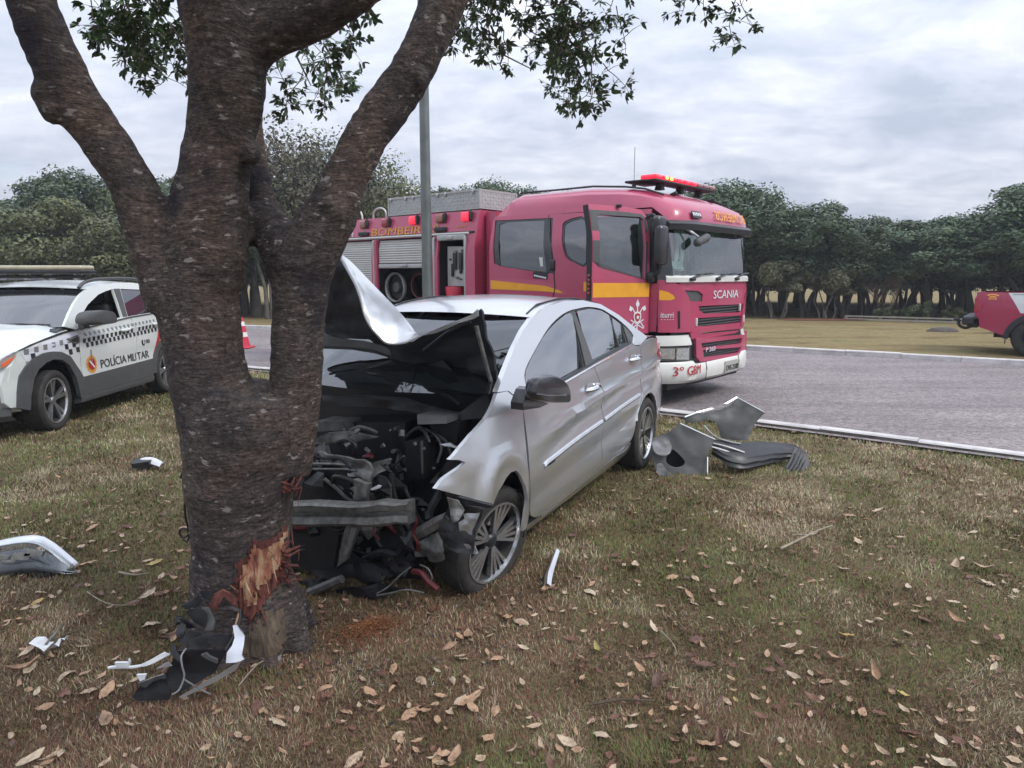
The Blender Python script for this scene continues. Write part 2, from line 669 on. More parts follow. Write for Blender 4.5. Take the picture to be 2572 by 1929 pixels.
def wheel(V, x, w, r, width, style, camber=0.0, steer=0.0, rz=None, tyre='tyre_dusty', name='wheel', face=1, rimr=None, drop=0.0):
    """a road wheel: Empty with tyre, rim and spokes; face=+1 faces the photographed side"""
    e = bpy.data.objects.new(name, None)
    link(e, V.o)
    e.empty_display_size = .1
    e.location = V.c(x, w, r - drop)
    sgn = V.side * face
    e.rotation_euler = (camber * sgn, 0, steer * sgn + (0 if sgn > 0 else PI))
    rr = rimr or r * .745
    hw = width / 2
    t = MB()
    t.lathe([(rr, -hw * .8), (rr + .02, -hw * .95), (r * .93, -hw), (r * .985, -hw * .82), (r, -hw * .55), (r, hw * .55), (r * .985, hw * .82), (r * .93, hw), (rr + .02, hw * .98), (rr, hw * .85), (rr - .015, hw * .7), (rr - .015, -hw * .7)], 40, 'Y', closed_prof=True)
    t.build('tyre', tyre, e, True, 50)
    # tread blocks: shallow ribs across the tread
    tb = MB()
    nb = 84
    for i in range(nb):
        a = 2 * PI * i / nb
        for yy in (-.62, -.2, .2, .62):
            q = Matrix.Rotation(-a, 3, 'Y')
            p = q @ Vector((r - .001, yy * hw, 0))
            tb.box(p, (.006, hw * .34, 2 * PI * r / nb * .7), q)
    tb.build('tread', tyre, e)
    d = MB()
    d.lathe([(0.02, hw * .15), (rr * .5, hw * .1), (rr * .93, hw * .05), (rr * .97, hw * .6), (rr, hw * .86), (rr * .985, hw * .9), (rr * .94, hw * .8)], 40, 'Y')
    rim = d.build('rim', 'rim_dark' if style != 'steel' else 'black_plastic', e, True, 50)
    l = MB()
    l.lathe([(rr * .93, hw * .74), (rr * .955, hw * .93), (rr * 1.0, hw * .93), (rr * 1.005, hw * .8)], 44, 'Y')
    l.build('rim_lip', 'alloy' if style != 'steel' else 'black_plastic', e, True, 50)
    if style == 'steel':
        for i in range(6):
            a = 2 * PI * i / 6
            b = MB()
            b.lathe([(0, .03), (.014, .03), (.016, 0)], 8, 'Y', (math.cos(a) * rr * .42, hw * .45, math.sin(a) * rr * .42))
            b.build('wheel_nut', 'chrome', rim, True)
        h = MB()
        h.lathe([(0, hw * .62), (rr * .25, hw * .6), (rr * .3, hw * .35), (rr * .62, hw * .4), (rr * .8, hw * .2)], 30, 'Y')
        h.build('hub', 'black_plastic', e, True)
        return e
    sp_n = {'fan': 5, 'double': 5, 'truck': 10}[style]
    for i in range(sp_n):
        a = 2 * PI * i / sp_n + (rz or 0)
        s = MB()
        arms = {'fan': (-.30, -.09, .12, .33), 'double': (-.16, .16), 'truck': (0,)}[style]
        for da in arms:
            a2 = a + da
            y1, y0 = hw * .78, hw * .62
            r0 = rr * .17
            r1 = rr * .965
            wd0, wd1 = (rr * .032, rr * .048) if style == 'fan' else (rr * .055, rr * .085)
            def P(rad, ang, tx, y):
                return (rad * math.cos(ang) - tx * math.sin(ang), y, rad * math.sin(ang) + tx * math.cos(ang))
            ai = a + da * .35
            vs = [P(r0, ai, -wd0, y0), P(r0, ai, wd0, y0), P(r1, a2, wd1, y1), P(r1, a2, -wd1, y1),
                  P(r0, ai, -wd0, y0 - .02), P(r0, ai, wd0, y0 - .02), P(r1, a2, wd1, y1 - .028), P(r1, a2, -wd1, y1 - .028)]
            s.add(vs, [(0, 1, 2, 3), (7, 6, 5, 4), (0, 4, 5, 1), (1, 5, 6, 2), (2, 6, 7, 3), (3, 7, 4, 0)])
        s.build('spoke', 'alloy' if style == 'fan' else 'alloy_grey', rim)
    h = MB()
    h.lathe([(0, hw * .74), (rr * .12, hw * .73), (rr * .17, hw * .66), (rr * .2, hw * .5)], 20, 'Y')
    h.build('hub_cap', 'rim_dark' if style == 'fan' else 'alloy_grey', e, True)
    return e



# ------------------------------------------------------------------ ground, road, kerbs
NEAR = crom([(16, -4.2), (10, 1.5), (7.4, 3.75), (4.61, 6.08), (2.78, 7.5), (1.6, 8.3), (-1, 9.95), (-4.48, 12.03), (-12, 16.4), (-25, 23.5), (-60, 41)], 5)
FAR = crom([(30, -1.5), (22, 4.3), (14.5, 9.25), (9.31, 12.56), (5.26, 15.17), (-1, 18.35), (-7.89, 21.36), (-20, 26.6), (-60, 43.5)], 5)


def ground_material():
    m = bpy.data.materials.new('dry_lawn_soil')
    m.use_nodes = True
    nt = NT(m.node_tree)
    b = nt.n['Principled BSDF']
    b.inputs['Roughness'].default_value = .95
    b.inputs['Specular IOR Level'].default_value = .15
    tc = nt.add('ShaderNodeTexCoord')
    o = tc.outputs['Object']
    big = nt.noise(o, .55, 4, .6, .4)
    mid = nt.noise(o, 3.4, 6, .65, .3)
    fine = nt.noise(o, 60, 6, .75)
    c1 = nt.ramp(mid, [(.32, (.12, .078, .054)), (.5, (.21, .155, .105)), (.64, (.18, .165, .08)), (.78, (.29, .235, .14))])
    c2 = nt.ramp(fine, [(.3, (.30, .28, .26)), (.55, (1, .97, .9)), (.75, (2.0, 1.85, 1.55))])
    c = nt.mix(1.0, c1, c2, 'MULTIPLY')
    straw = nt.mix(1.0, (.24, .20, .125), c2, 'MULTIPLY')
    f = nt.ramp(big, [(.42, (0, 0, 0)), (.62, (.75, .75, .75))])
    nt.l.new(nt.mix(f, c, straw), b.inputs['Base Color'])
    bp = nt.add('ShaderNodeBump')
    bp.inputs['Strength'].default_value = .9
    bp.inputs['Distance'].default_value = .03
    nt.l.new(fine, bp.inputs['Height'])
    nt.l.new(bp.outputs[0], b.inputs['Normal'])
    return m


def verge_material():
    m = bpy.data.materials.new('far_dry_grass')
    m.use_nodes = True
    nt = NT(m.node_tree)
    b = nt.n['Principled BSDF']
    b.inputs['Roughness'].default_value = .95
    b.inputs['Specular IOR Level'].default_value = .1
    tc = nt.add('ShaderNodeTexCoord')
    mp = nt.add('ShaderNodeMapping')
    mp.inputs['Scale'].default_value = (.45, 1.4, 1)
    mp.inputs['Rotation'].default_value = (0, 0, R(30))
    nt.l.new(tc.outputs['Object'], mp.inputs[0])
    o = mp.outputs[0]
    big = nt.noise(o, .8, 5, .6, .3)
    fine = nt.noise(o, 14, 7, .7)
    c1 = nt.ramp(big, [(.30, (.13, .085, .055)), (.43, (.215, .175, .095)), (.55, (.26, .215, .12)), (.70, (.185, .185, .085))])
    c2 = nt.ramp(fine, [(.3, (.55, .53, .5)), (.7, (1.35, 1.3, 1.2))])
    nt.l.new(nt.mix(1.0, c1, c2, 'MULTIPLY'), b.inputs['Base Color'])
    bp = nt.add('ShaderNodeBump')
    bp.inputs['Strength'].default_value = .8
    bp.inputs['Distance'].default_value = .06
    nt.l.new(fine, bp.inputs['Height'])
    nt.l.new(bp.outputs[0], b.inputs['Normal'])
    return m


def asphalt_material():
    m = bpy.data.materials.new('asphalt')
    m.use_nodes = True
    nt = NT(m.node_tree)
    b = nt.n['Principled BSDF']
    b.inputs['Roughness'].default_value = .82
    tc = nt.add('ShaderNodeTexCoord')
    o = tc.outputs['Object']
    fine = nt.noise(o, 42, 9, .85)
    mp = nt.add('ShaderNodeMapping')
    mp.inputs['Rotation'].default_value = (0, 0, R(31))
    mp.inputs['Scale'].default_value = (.16, 1.5, 1)
    nt.l.new(o, mp.inputs[0])
    lane = nt.noise(mp.outputs[0], 1.6, 5, .6, .15)
    patch = nt.noise(o, .7, 5, .6)
    grit = nt.ramp(nt.noise(o, 17, 8, .8), [(.40, (.62, .61, .62)), (.5, (1, 1, 1)), (.60, (1.42, 1.4, 1.38))])
    base = nt.ramp(lane, [(.34, (.165, .148, .150)), (.5, (.20, .178, .180)), (.68, (.235, .208, .210))])
    g = nt.ramp(fine, [(.34, (.42, .41, .42)), (.5, (1, 1, 1)), (.66, (1.75, 1.7, 1.68))])
    c = nt.mix(1.0, nt.mix(1.0, base, grit, 'MULTIPLY'), g, 'MULTIPLY')
    p = nt.ramp(patch, [(.35, (.86, .86, .86)), (.65, (1.1, 1.08, 1.08))])
    c = nt.mix(1.0, c, p, 'MULTIPLY')
    vo = nt.add('ShaderNodeTexVoronoi', feature='DISTANCE_TO_EDGE')
    vo.inputs['Scale'].default_value = .55
    vo.inputs['Randomness'].default_value = 1
    wob = nt.add('ShaderNodeVectorMath', operation='MULTIPLY_ADD')
    nn = nt.add('ShaderNodeTexNoise')
    nn.inputs['Scale'].default_value = 3.0
    nt.l.new(o, nn.inputs['Vector'])
    nt.l.new(nn.outputs['Color'], wob.inputs[0])
    wob.inputs[1].default_value = (.25, .25, 0)
    nt.l.new(o, wob.inputs[2])
    nt.l.new(wob.outputs[0], vo.inputs['Vector'])
    crack = nt.ramp(vo.outputs['Distance'], [(0, (.6, .6, .6)), (.006, (1, 1, 1))])
    c = nt.mix(.55, c, nt.mix(1.0, c, crack, 'MULTIPLY'))
    nt.l.new(c, b.inputs['Base Color'])
    bp = nt.add('ShaderNodeBump')
    bp.inputs['Strength'].default_value = .7
    bp.inputs['Distance'].default_value = .006
    nt.l.new(fine, bp.inputs['Height'])
    nt.l.new(bp.outputs[0], b.inputs['Normal'])
    return m


def near_side(x, y):
    """signed distance-like test: > 0 on the lawn side of the near kerb"""
    xs = [p[0] for p in reversed(NEAR)]
    ys = [p[1] for p in reversed(NEAR)]
    return np.interp(x, xs, ys) - y


def build_ground():
    xs = np.r_[-420, -150, -70, -40, -25, -16, np.arange(-10, 10.01, .14), 16, 25, 40, 70, 150, 420]
    ys = np.r_[-300, -80, -30, -12, -5, -2, np.arange(0, 14.01, .14), 20, 30, 45, 80, 160, 600]
    verts = []
    for y in ys:
        for x in xs:
            near = near_side(x, y)
            z = 0.0
            if near > .25 and abs(x) < 10 and y < 14:
                z = .022 * noise.noise(Vector((x * 1.3, y * 1.3, 0))) + .012 * noise.noise(Vector((x * 5, y * 5, 3)))
                z *= min(1, (near - .25) / .6)
            elif near < .05:
                z = -.03
            verts.append((x, y, z))
    n = len(xs)
    faces = [(j * n + i, j * n + i + 1, (j + 1) * n + i + 1, (j + 1) * n + i) for j in range(len(ys) - 1) for i in range(n - 1)]
    o = mobj('ground', verts, faces, ground_material(), None, True, None)
    tag(o, kind='structure')

    # road sheet
    k = 60
    a, b = resample(NEAR, k), resample(FAR, k)
    rows = [[tuple(p0 + (p1 - p0) * t) + (.02,) for t in np.linspace(-.01, 1.0, 9)] for p0, p1 in zip(a, b)]
    mb = MB()
    mb.grid(rows)
    tag(mb.build('road', asphalt_material(), None, True), kind='structure')

    # far verge: one sheet from behind the far kerb to the woods
    mb = MB()
    far = resample(FAR, k)
    mb.grid([[(p[0], p[1], .09), (p[0] + .6, p[1] + 1.2, .10), (p[0] + 3, p[1] + 5, .10), (p[0] + 6, p[1] + 11, .08), (p[0] + 25, p[1] + 60, .0), (p[0] + 120, p[1] + 300, .0)] for p in far])
    tag(mb.build('far_verge', verge_material(), None, True), kind='structure')


def kerb(name, line, w, z0, z1, side, seg, mats, lo, hi):
    """a row of kerb stones, each its own piece"""
    root = empty(name)
    tag(root, kind='structure')
    L = np.array(line)
    d = np.r_[0, np.cumsum(np.linalg.norm(np.diff(L, axis=0), axis=1))]
    s = 0.0
    r = random.Random(3)
    while s < d[-1] - seg:
        p0 = np.array([np.interp(s + .004, d, L[:, i]) for i in (0, 1)])
        p1 = np.array([np.interp(s + seg - .004, d, L[:, i]) for i in (0, 1)])
        s += seg
        mid = (p0 + p1) / 2
        if not (lo < mid[0] < hi):
            continue
        t = (p1 - p0) / np.linalg.norm(p1 - p0)
        nrm = np.array([-t[1], t[0]]) * side
        dz = r.uniform(-.006, .006)
        c = .014
        prof = [(0, z0), (0, z1 - c), (c, z1), (w - c, z1), (w, z1 - c), (w, z0)]
        mb = MB()
        mb.rings([[(*(q + nrm * a), b + dz) for a, b in prof] for q in (p0, p1)])
        # painted top and road face, darker face to the lawn
        o = mb.build('kerb_stone', mats, root)
        if len(mats) > 1:
            for pl in o.data.polygons:
                lawn = Vector((nrm[0], nrm[1], 0)).dot(pl.normal)
                if lawn < -.8:
                    pl.material_index = 1
    return root


build_ground()
kerb('near_kerb', NEAR, .13, -.06, .062, -1, .9, ['kerb_paint', 'kerb_concrete'], -16, 9)
kerb('far_kerb', FAR, .16, -.05, .125, -1, 1.0, ['kerb_paint'], -30, 16)



# ------------------------------------------------------------------ the struck tree
def bark_material():
    m = bpy.data.materials.new('bark')
    m.use_nodes = True
    nt = NT(m.node_tree)
    b = nt.n['Principled BSDF']
    b.inputs['Roughness'].default_value = .88
    b.inputs['Specular IOR Level'].default_value = .25
    tc = nt.add('ShaderNodeTexCoord')
    o = tc.outputs['Object']
    # the bark wrinkles run round the stem: stretch in x,y, tight in z, warped
    wn = nt.add('ShaderNodeTexNoise')
    wn.inputs['Scale'].default_value = 3.2
    wn.inputs['Detail'].default_value = 3
    nt.l.new(o, wn.inputs['Vector'])
    wv = nt.add('ShaderNodeVectorMath', operation='MULTIPLY_ADD')
    nt.l.new(wn.outputs['Color'], wv.inputs[0])
    wv.inputs[1].default_value = (.05, .05, .09)
    nt.l.new(o, wv.inputs[2])
    mp = nt.add('ShaderNodeMapping')
    mp.inputs['Scale'].default_value = (20, 20, 74)
    nt.l.new(wv.outputs[0], mp.inputs[0])
    ring = nt.noise(mp.outputs[0], 1.0, 5, .62)
    fine = nt.noise(o, 70, 5, .7)
    big = nt.noise(o, 2.6, 4, .6, .5)
    base = nt.ramp(ring, [(.25, (.026, .022, .022)), (.45, (.060, .049, .045)), (.6, (.096, .079, .071)), (.78, (.185, .16, .147))])
    tone = nt.ramp(big, [(.3, (.50, .53, .62)), (.5, (1, 1, 1)), (.7, (1.45, 1.28, 1.16))])
    c = nt.mix(1.0, base, tone, 'MULTIPLY')
    fine2 = nt.noise(mp.outputs[0], 2.6, 4, .7)
    f3 = nt.ramp(fine2, [(.34, (.40, .40, .42)), (.5, (1, 1, 1)), (.68, (1.85, 1.8, 1.75))])
    c = nt.mix(.75, c, nt.mix(1.0, c, f3, 'MULTIPLY'))
    f2 = nt.ramp(fine, [(.3, (.45, .45, .46)), (.7, (1.7, 1.66, 1.6))])
    c = nt.mix(.8, c, nt.mix(1.0, c, f2, 'MULTIPLY'))
    # pale lichen flecks, wider than tall
    mp2 = nt.add('ShaderNodeMapping')
    mp2.inputs['Scale'].default_value = (17, 17, 38)
    nt.l.new(wv.outputs[0], mp2.inputs[0])
    fl = nt.noise(mp2.outputs[0], 1.0, 3, .5)
    lf = nt.ramp(fl, [(.64, (0, 0, 0)), (.685, (.8, .8, .8))])
    c = nt.mix(lf, c, (.34, .31, .29))
    # dark damp stains
    st = nt.noise(o, 1.7, 3, .5, .8)
    sf = nt.ramp(st, [(.54, (0, 0, 0)), (.66, (.8, .8, .8))])
    c = nt.mix(sf, c, (.020, .020, .030))
    nt.l.new(c, b.inputs['Base Color'])
    h = nt.math('ADD', nt.math('MULTIPLY', ring, .7), nt.math('ADD', nt.math('MULTIPLY', fine2, .4), nt.math('MULTIPLY', fine, .5)))
    bp = nt.add('ShaderNodeBump')
    bp.inputs['Strength'].default_value = 1.0
    bp.inputs['Distance'].default_value = .011
    nt.l.new(h, bp.inputs['Height'])
    nt.l.new(bp.outputs[0], b.inputs['Normal'])
    return m


def wound_material(name, stops):
    m = bpy.data.materials.new(name)
    m.use_nodes = True
    nt = NT(m.node_tree)
    b = nt.n['Principled BSDF']
    b.inputs['Roughness'].default_value = .8
    tc = nt.add('ShaderNodeTexCoord')
    mp = nt.add('ShaderNodeMapping')
    mp.inputs['Scale'].default_value = (30, 30, 7)
    mp.inputs['Rotation'].default_value = (0, R(-24), 0)
    nt.l.new(tc.outputs['Object'], mp.inputs[0])
    n = nt.noise(mp.outputs[0], 1.0, 6, .65, .3)
    nt.l.new(nt.ramp(n, stops), b.inputs['Base Color'])
    bp = nt.add('ShaderNodeBump')
    bp.inputs['Strength'].default_value = .9
    bp.inputs['Distance'].default_value = .02
    nt.l.new(n, bp.inputs['Height'])
    nt.l.new(bp.outputs[0], b.inputs['Normal'])
    return m


M['bark'] = bark_material()
M['raw_wood'] = wound_material('raw_wood', [(.28, (.12, .028, .02)), (.42, (.28, .10, .06)), (.54, (.44, .26, .145)), (.70, (.55, .41, .26))])
M['red_bark'] = wound_material('red_bark', [(.3, (.045, .014, .012)), (.5, (.125, .036, .028)), (.7, (.24, .085, .06))])
mat('leaf_green', (.060, .100, .036), .45, 0, var=.35, scale=3, spec=.4, objrand=.5)

TREE = empty('struck_tree', (-1.17, 2.95, 0))
tag(TREE, 'large brown forked tree with its trunk base splintered by the crashed sedan', 'tree')
TO = Vector((-1.17, 2.95, 0))


def build_trunk():
    K = 1.1627 / 1750
    stems = [
        ([(-1.237,2.95,-0.12),(-1.224,2.95,-0.013),(-1.214,2.95,0.196),(-1.209,2.95,0.415),(-1.196,2.95,0.63),(-1.183,2.95,0.84),(-1.154,2.95,1.006),(-1.104,2.95,1.172)], [150, 128, 114, 107, 112, 120, 130, 108]),
        ([(-1.216,2.93,0.846),(-1.273,2.93,1.131),(-1.303,2.93,1.33),(-1.313,2.93,1.524),(-1.298,2.93,1.677),(-1.269,2.93,1.827),(-1.25,2.93,1.939)], [100, 84, 82, 84, 80, 70, 40]),
        ([(-1.381,2.93,1.544),(-1.434,2.9,1.714),(-1.473,2.88,1.861),(-1.509,2.86,2.007),(-1.596,2.83,2.178),(-1.666,2.8,2.313),(-1.724,2.76,2.493),(-1.751,2.72,2.639),(-1.767,2.68,2.793),(-1.753,2.6,2.976)], [74, 60, 52, 48, 47, 50, 48, 46, 44, 40]),
        ([(-1.304,2.95,1.446),(-1.285,2.94,1.601),(-1.262,2.93,1.734),(-1.247,2.92,1.864),(-1.2,2.9,2.044),(-1.153,2.87,2.182),(-1.11,2.84,2.314),(-1.087,2.81,2.425),(-1.08,2.77,2.561),(-1.08,2.72,2.701),(-1.08,2.66,2.859),(-1.066,2.6,3.033)], [50, 74, 84, 82, 74, 68, 72, 76, 74, 74, 66, 56]),
        ([(-1.166,2.84,2.365),(-1.07,2.82,2.481),(-0.926,2.8,2.561),(-0.694,2.76,2.644),(-0.529,2.72,2.729),(-0.335,2.66,2.829),(-0.151,2.6,2.976)], [40, 60, 58, 56, 53, 48, 42]),
        ([(-1.056,2.99,0.829),(-0.963,2.99,1.059),(-0.933,2.99,1.263),(-0.913,2.99,1.443),(-0.896,2.99,1.619),(-0.895,2.99,1.735),(-0.866,2.99,1.85)], [84, 60, 56, 56, 62, 66, 40]),
        ([(-0.903,2.99,1.561),(-0.883,2.99,1.697),(-0.812,3,1.832),(-0.744,3.01,1.933),(-0.706,3.02,2.027),(-0.66,3.03,2.122),(-0.614,3.05,2.219),(-0.531,3.07,2.335),(-0.437,3.1,2.477),(-0.37,3.13,2.615),(-0.29,3.17,2.802),(-0.202,3.2,2.996),(-0.09,3.25,3.271)], [48, 66, 60, 53, 47, 45, 44, 47, 44, 44, 45, 42, 36]),
        ([(-0.922,3,1.561),(-0.964,3.02,1.717),(-1.027,3.06,1.835),(-1.097,3.12,1.957),(-1.127,3.16,2.142),(-1.143,3.2,2.342),(-1.152,3.24,2.543),(-1.174,3.28,2.766),(-1.208,3.34,3.093)], [44, 50, 46, 34, 28, 26, 26, 25, 22]),
    ]
    mb = MB()
    for pts, hw in stems:
        P = np.array(pts)
        Q = np.c_[P, np.array(hw) * K * P[:, 1]]
        Q = np.array(crom(Q, 6))
        rad = Q[:, 3] * (1 + .05 * np.array([noise.noise(Vector((i * .35, P[0, 0] * 3, 0))) for i in range(len(Q))]))
        mb.tube([tuple(q[:3] - np.array(TO)) for q in Q], list(rad), 18)
    # knots and scars
    for p, r in zip([(-1.747,2.75,2.318),(-1.731,2.75,2.268),(-1.623,2.78,2.165),(-0.731,2.94,1.917),(-0.386,3.05,2.451),(-0.638,2.98,2.221),(-1.015,2.83,2.122)], (.052, .045, .03, .06, .045, .035, .04)):
        c = Vector(p) - TO
        rings = []
        for k in range(7):
            a = -PI / 2 + PI * k / 6
            rings.append([c + Vector((r * math.cos(a) * math.cos(t), r * math.cos(a) * math.sin(t), 1.3 * r * math.sin(a))) for t in np.linspace(0, 2 * PI, 12, endpoint=False)])
        mb.rings(rings)
    # root flare
    for ang, ln, r in ((200, .30, .10), (255, .27, .11), (300, .26, .11), (345, .28, .11), (40, .3, .1), (120, .3, .1), (160, .3, .1)):
        d = Vector((math.cos(R(ang)), math.sin(R(ang)), 0))
        mb.tube([Vector((0.02, 0, .30)) + d * .08, Vector((0.02, 0, .12)) + d * .14, Vector((.02, 0, .02)) + d * (ln * .72), Vector((.02, 0, -.06)) + d * ln], [.09, r, r * .62, r * .35], 10)
    tmp = mb.build('trunk_src', 'bark', None, False)
    m1 = tmp.modifiers.new('r', 'REMESH')
    m1.mode = 'VOXEL'
    m1.voxel_size = .0125
    m2 = tmp.modifiers.new('s', 'SMOOTH')
    m2.factor = .5
    m2.iterations = 9
    dg = bpy.context.evaluated_depsgraph_get()
    me = bpy.data.meshes.new_from_object(tmp.evaluated_get(dg))
    bpy.data.objects.remove(tmp)
    n = len(me.vertices)
    co = np.empty(n * 3)
    me.vertices.foreach_get('co', co)
    nr = np.empty(n * 3)
    me.vertices.foreach_get('normal', nr)
    co = co.reshape(-1, 3)
    nr = nr.reshape(-1, 3)
    d = np.empty(n)
    for i, p in enumerate(co):
        v = Vector(p)
        d[i] = .010 * noise.noise(Vector((v.x * 6, v.y * 6, v.z * 3.2))) + .0026 * noise.noise(Vector((v.x * 12, v.y * 12, v.z * 44 + 1.5 * noise.noise(v * 3)))) + .004 * noise.noise(v * 24)
    co += nr * d[:, None]
    me.vertices.foreach_set('co', co.ravel())
    me.materials.clear()
    me.materials.append(M['bark'])
    finish(me, True, None)
    me.name = 'trunk'
    return link(bpy.data.objects.new('trunk', me), TREE)


TRUNK = build_trunk()


def build_wound():
    from mathutils.bvhtree import BVHTree
    bm = bmesh.new()
    bm.from_mesh(TRUNK.data)
    bvh = BVHTree.FromBMesh(bm)
    bm.free()

    def onto(x, z):
        h = bvh.ray_cast(Vector((x, -1.2, z)), Vector((0, 1, 0)))
        return (h[0], h[1]) if h[0] is not None else (None, None)

    def patch(name, poly, material, off, rough, step=.014):
        P = [(p[0] - TO.x, p[2]) for p in poly]
        xs = [p[0] for p in P]
        zs = [p[1] for p in P]

        def inside(x, z):
            r = False
            for i in range(len(P)):
                x1, z1 = P[i]
                x2, z2 = P[i - 1]
                if (z1 > z) != (z2 > z) and x < (x2 - x1) * (z - z1) / (z2 - z1) + x1:
                    r = not r
            return r
        gx = np.arange(min(xs), max(xs), step)
        gz = np.arange(min(zs), max(zs), step)
        vid, vs, fs = {}, [], []
        for i, x in enumerate(gx):
            for j, z in enumerate(gz):
                jx = x + .02 * noise.noise(Vector((x * 30, z * 14, 1)))
                if inside(jx, z):
                    h, nn = onto(x, z)
                    if h is None or nn.y > -.05:
                        continue
                    k = off + rough * noise.noise(Vector((x * 55, 0, z * 13))) + rough * .5 * noise.noise(Vector((x * 90, 4, z * 60)))
                    vid[i, j] = len(vs)
                    vs.append(h + nn * k)
        for (i, j) in list(vid):
            q = [(i, j), (i + 1, j), (i + 1, j + 1), (i, j + 1)]
            if all(t in vid for t in q):
                if max((vs[vid[a]] - vs[vid[b]]).length for a in q for b in q) < step * 5:
                    fs.append([vid[t] for t in q])
        return mobj(name, vs, fs, material, TREE, True, None)

    outer = [(-1.173,2.75,0.364),(-1.159,2.75,0.447),(-1.114,2.75,0.517),(-1.08,2.75,0.573),(-1.034,2.75,0.543),(-0.977,2.75,0.604),(-0.923,2.75,0.61),(-0.927,2.75,0.526),(-0.94,2.75,0.439),(-0.918,2.75,0.386),(-0.946,2.75,0.324),(-1.021,2.75,0.315),(-1.059,2.75,0.244),(-1.099,2.75,0.195),(-1.142,2.75,0.244),(-1.164,2.75,0.306)]
    inner = [(-1.147,2.75,0.377),(-1.135,2.75,0.439),(-1.097,2.75,0.526),(-1.076,2.75,0.556),(-1.052,2.75,0.517),(-1.013,2.75,0.543),(-0.966,2.75,0.578),(-0.946,2.75,0.56),(-0.958,2.75,0.491),(-0.987,2.75,0.412),(-1.026,2.75,0.386),(-1.062,2.75,0.342),(-1.086,2.75,0.271),(-1.117,2.75,0.253),(-1.129,2.75,0.324)]
    patch('torn_bark', outer, 'red_bark', .008, .006, .010)
    patch('bare_wood', inner, 'raw_wood', .015, .006, .009)
    side = [(-0.963,2.85,0.628),(-0.943,2.85,0.645),(-0.942,2.85,0.557),(-0.964,2.85,0.521),(-0.974,2.85,0.566)]
    patch('bare_wood', side, 'raw_wood', .008, .006)
    pale = [(-1.121,2.75,0.172),(-1.042,2.75,0.244),(-0.984,2.75,0.226),(-0.972,2.75,0.127),(-0.993,2.75,0.045),(-1.121,2.75,0.041),(-1.147,2.75,0.1)]
    patch('bare_wood', pale, wound_material('scuffed_bark', [(.3, (.05, .037, .03)), (.5, (.12, .088, .06)), (.7, (.22, .165, .105))]), .003, .005)
    r = random.Random(11)
    spots = [(-1.152,2.75,0.368),(-1.146,2.75,0.315),(-1.129,2.75,0.262),(-1.11,2.75,0.226),(-1.158,2.75,0.404),(-1.071,2.75,0.315),(-1.036,2.75,0.36),(-0.992,2.75,0.404),(-0.956,2.75,0.456),(-0.937,2.75,0.491),(-0.935,2.75,0.543),(-0.933,2.75,0.412),(-0.927,2.75,0.368),(-1.083,2.75,0.262),(-1.113,2.75,0.315),(-0.976,2.75,0.386),(-1.016,2.75,0.421),(-1.095,2.75,0.474),(-1.037,2.75,0.491),(-0.976,2.75,0.543),(-1.058,2.75,0.404),(-1.116,2.75,0.404),(-0.928,2.75,0.595)]
    for k, p in enumerate(spots * 2):
        h, nn = onto(p[0] - TO.x + r.uniform(-.02, .02), p[2] + r.uniform(-.03, .03))
        if h is None:
            continue
        d = Vector((r.uniform(-.35, .75), -.25, r.choice((-1, 1)) * r.uniform(.5, 1.2))).normalized()
        L = r.uniform(.03, .11)
        wv = r.uniform(.0018, .006)
        mb = MB()
        e = h + d * L + nn * r.uniform(.015, .05)
        s = d.cross(nn).normalized()
        mid = h + d * L * .5 + nn * .02
        mb.rings([[h - s * wv, h + nn * wv, h + s * wv, h - nn * .01], [mid - s * wv * .8, mid + nn * wv * .7, mid + s * wv * .8, mid - nn * wv * .6], [e - s * .001, e + nn * .001, e + s * .001, e - nn * .001]])
        mb.build('splinter', r.choice(('red_bark', 'red_bark', 'raw_wood')), TREE)
    # fibrous shreds hanging on the struck side
    for p in [(-0.919,2.9,0.788),(-0.912,2.9,0.762),(-0.925,2.9,0.744),(-0.951,2.9,0.483),(-0.926,2.9,0.465),(-0.935,2.9,0.446),(-0.954,2.9,0.409),(-0.939,2.9,0.373),(-0.927,2.9,0.345),(-0.949,2.9,0.336),(-0.947,2.9,0.469),(-0.941,2.9,0.428),(-0.96,2.9,0.391),(-0.934,2.9,0.391),(-0.958,2.9,0.345),(-0.946,2.9,0.317),(-0.928,2.9,0.775),(-0.917,2.9,0.749)]:
        mb = MB()
        b = Vector(p) - TO
        st = Vector((b.x - .07, b.y - .02, b.z + r.uniform(-.02, .04)))
        mb.tube([st, (st + b) / 2 + Vector((r.uniform(-.02, .02), -.03, r.uniform(-.02, .02))), b + Vector((r.uniform(-.05, .01), r.uniform(-.03, .03), r.uniform(-.02, .03))), b + Vector((r.uniform(-.07, .02), 0, r.uniform(-.09, .03)))], [.012, .009, .005, .0008], 5)
        mb.build('bark_shred', 'red_bark', TREE)


build_wound()


# ------------------------------------------------------------------ foliage of the struck tree
def add_leaf(mb, p, d, nrm, L, wd, fold=.25):
    d = d.normalized()
    s = d.cross(nrm)
    if s.length < 1e-4:
        s = d.orthogonal()
    s.normalize()
    n = s.cross(d)
    vs = [p, p + d * L * .3 + s * wd * .42 + n * wd * fold * .5, p + d * L * .65 + s * wd * .45 + n * wd * fold * .5, p + d * L - n * L * .06,
          p + d * L * .65 - s * wd * .45 + n * wd * fold * .5, p + d * L * .3 - s * wd * .42 + n * wd * fold * .5, p + d * L * .32, p + d * L * .66]
    mb.add(vs, [(0, 6, 1), (6, 7, 2, 1), (7, 3, 2), (0, 5, 6), (6, 5, 4, 7), (7, 4, 3)])


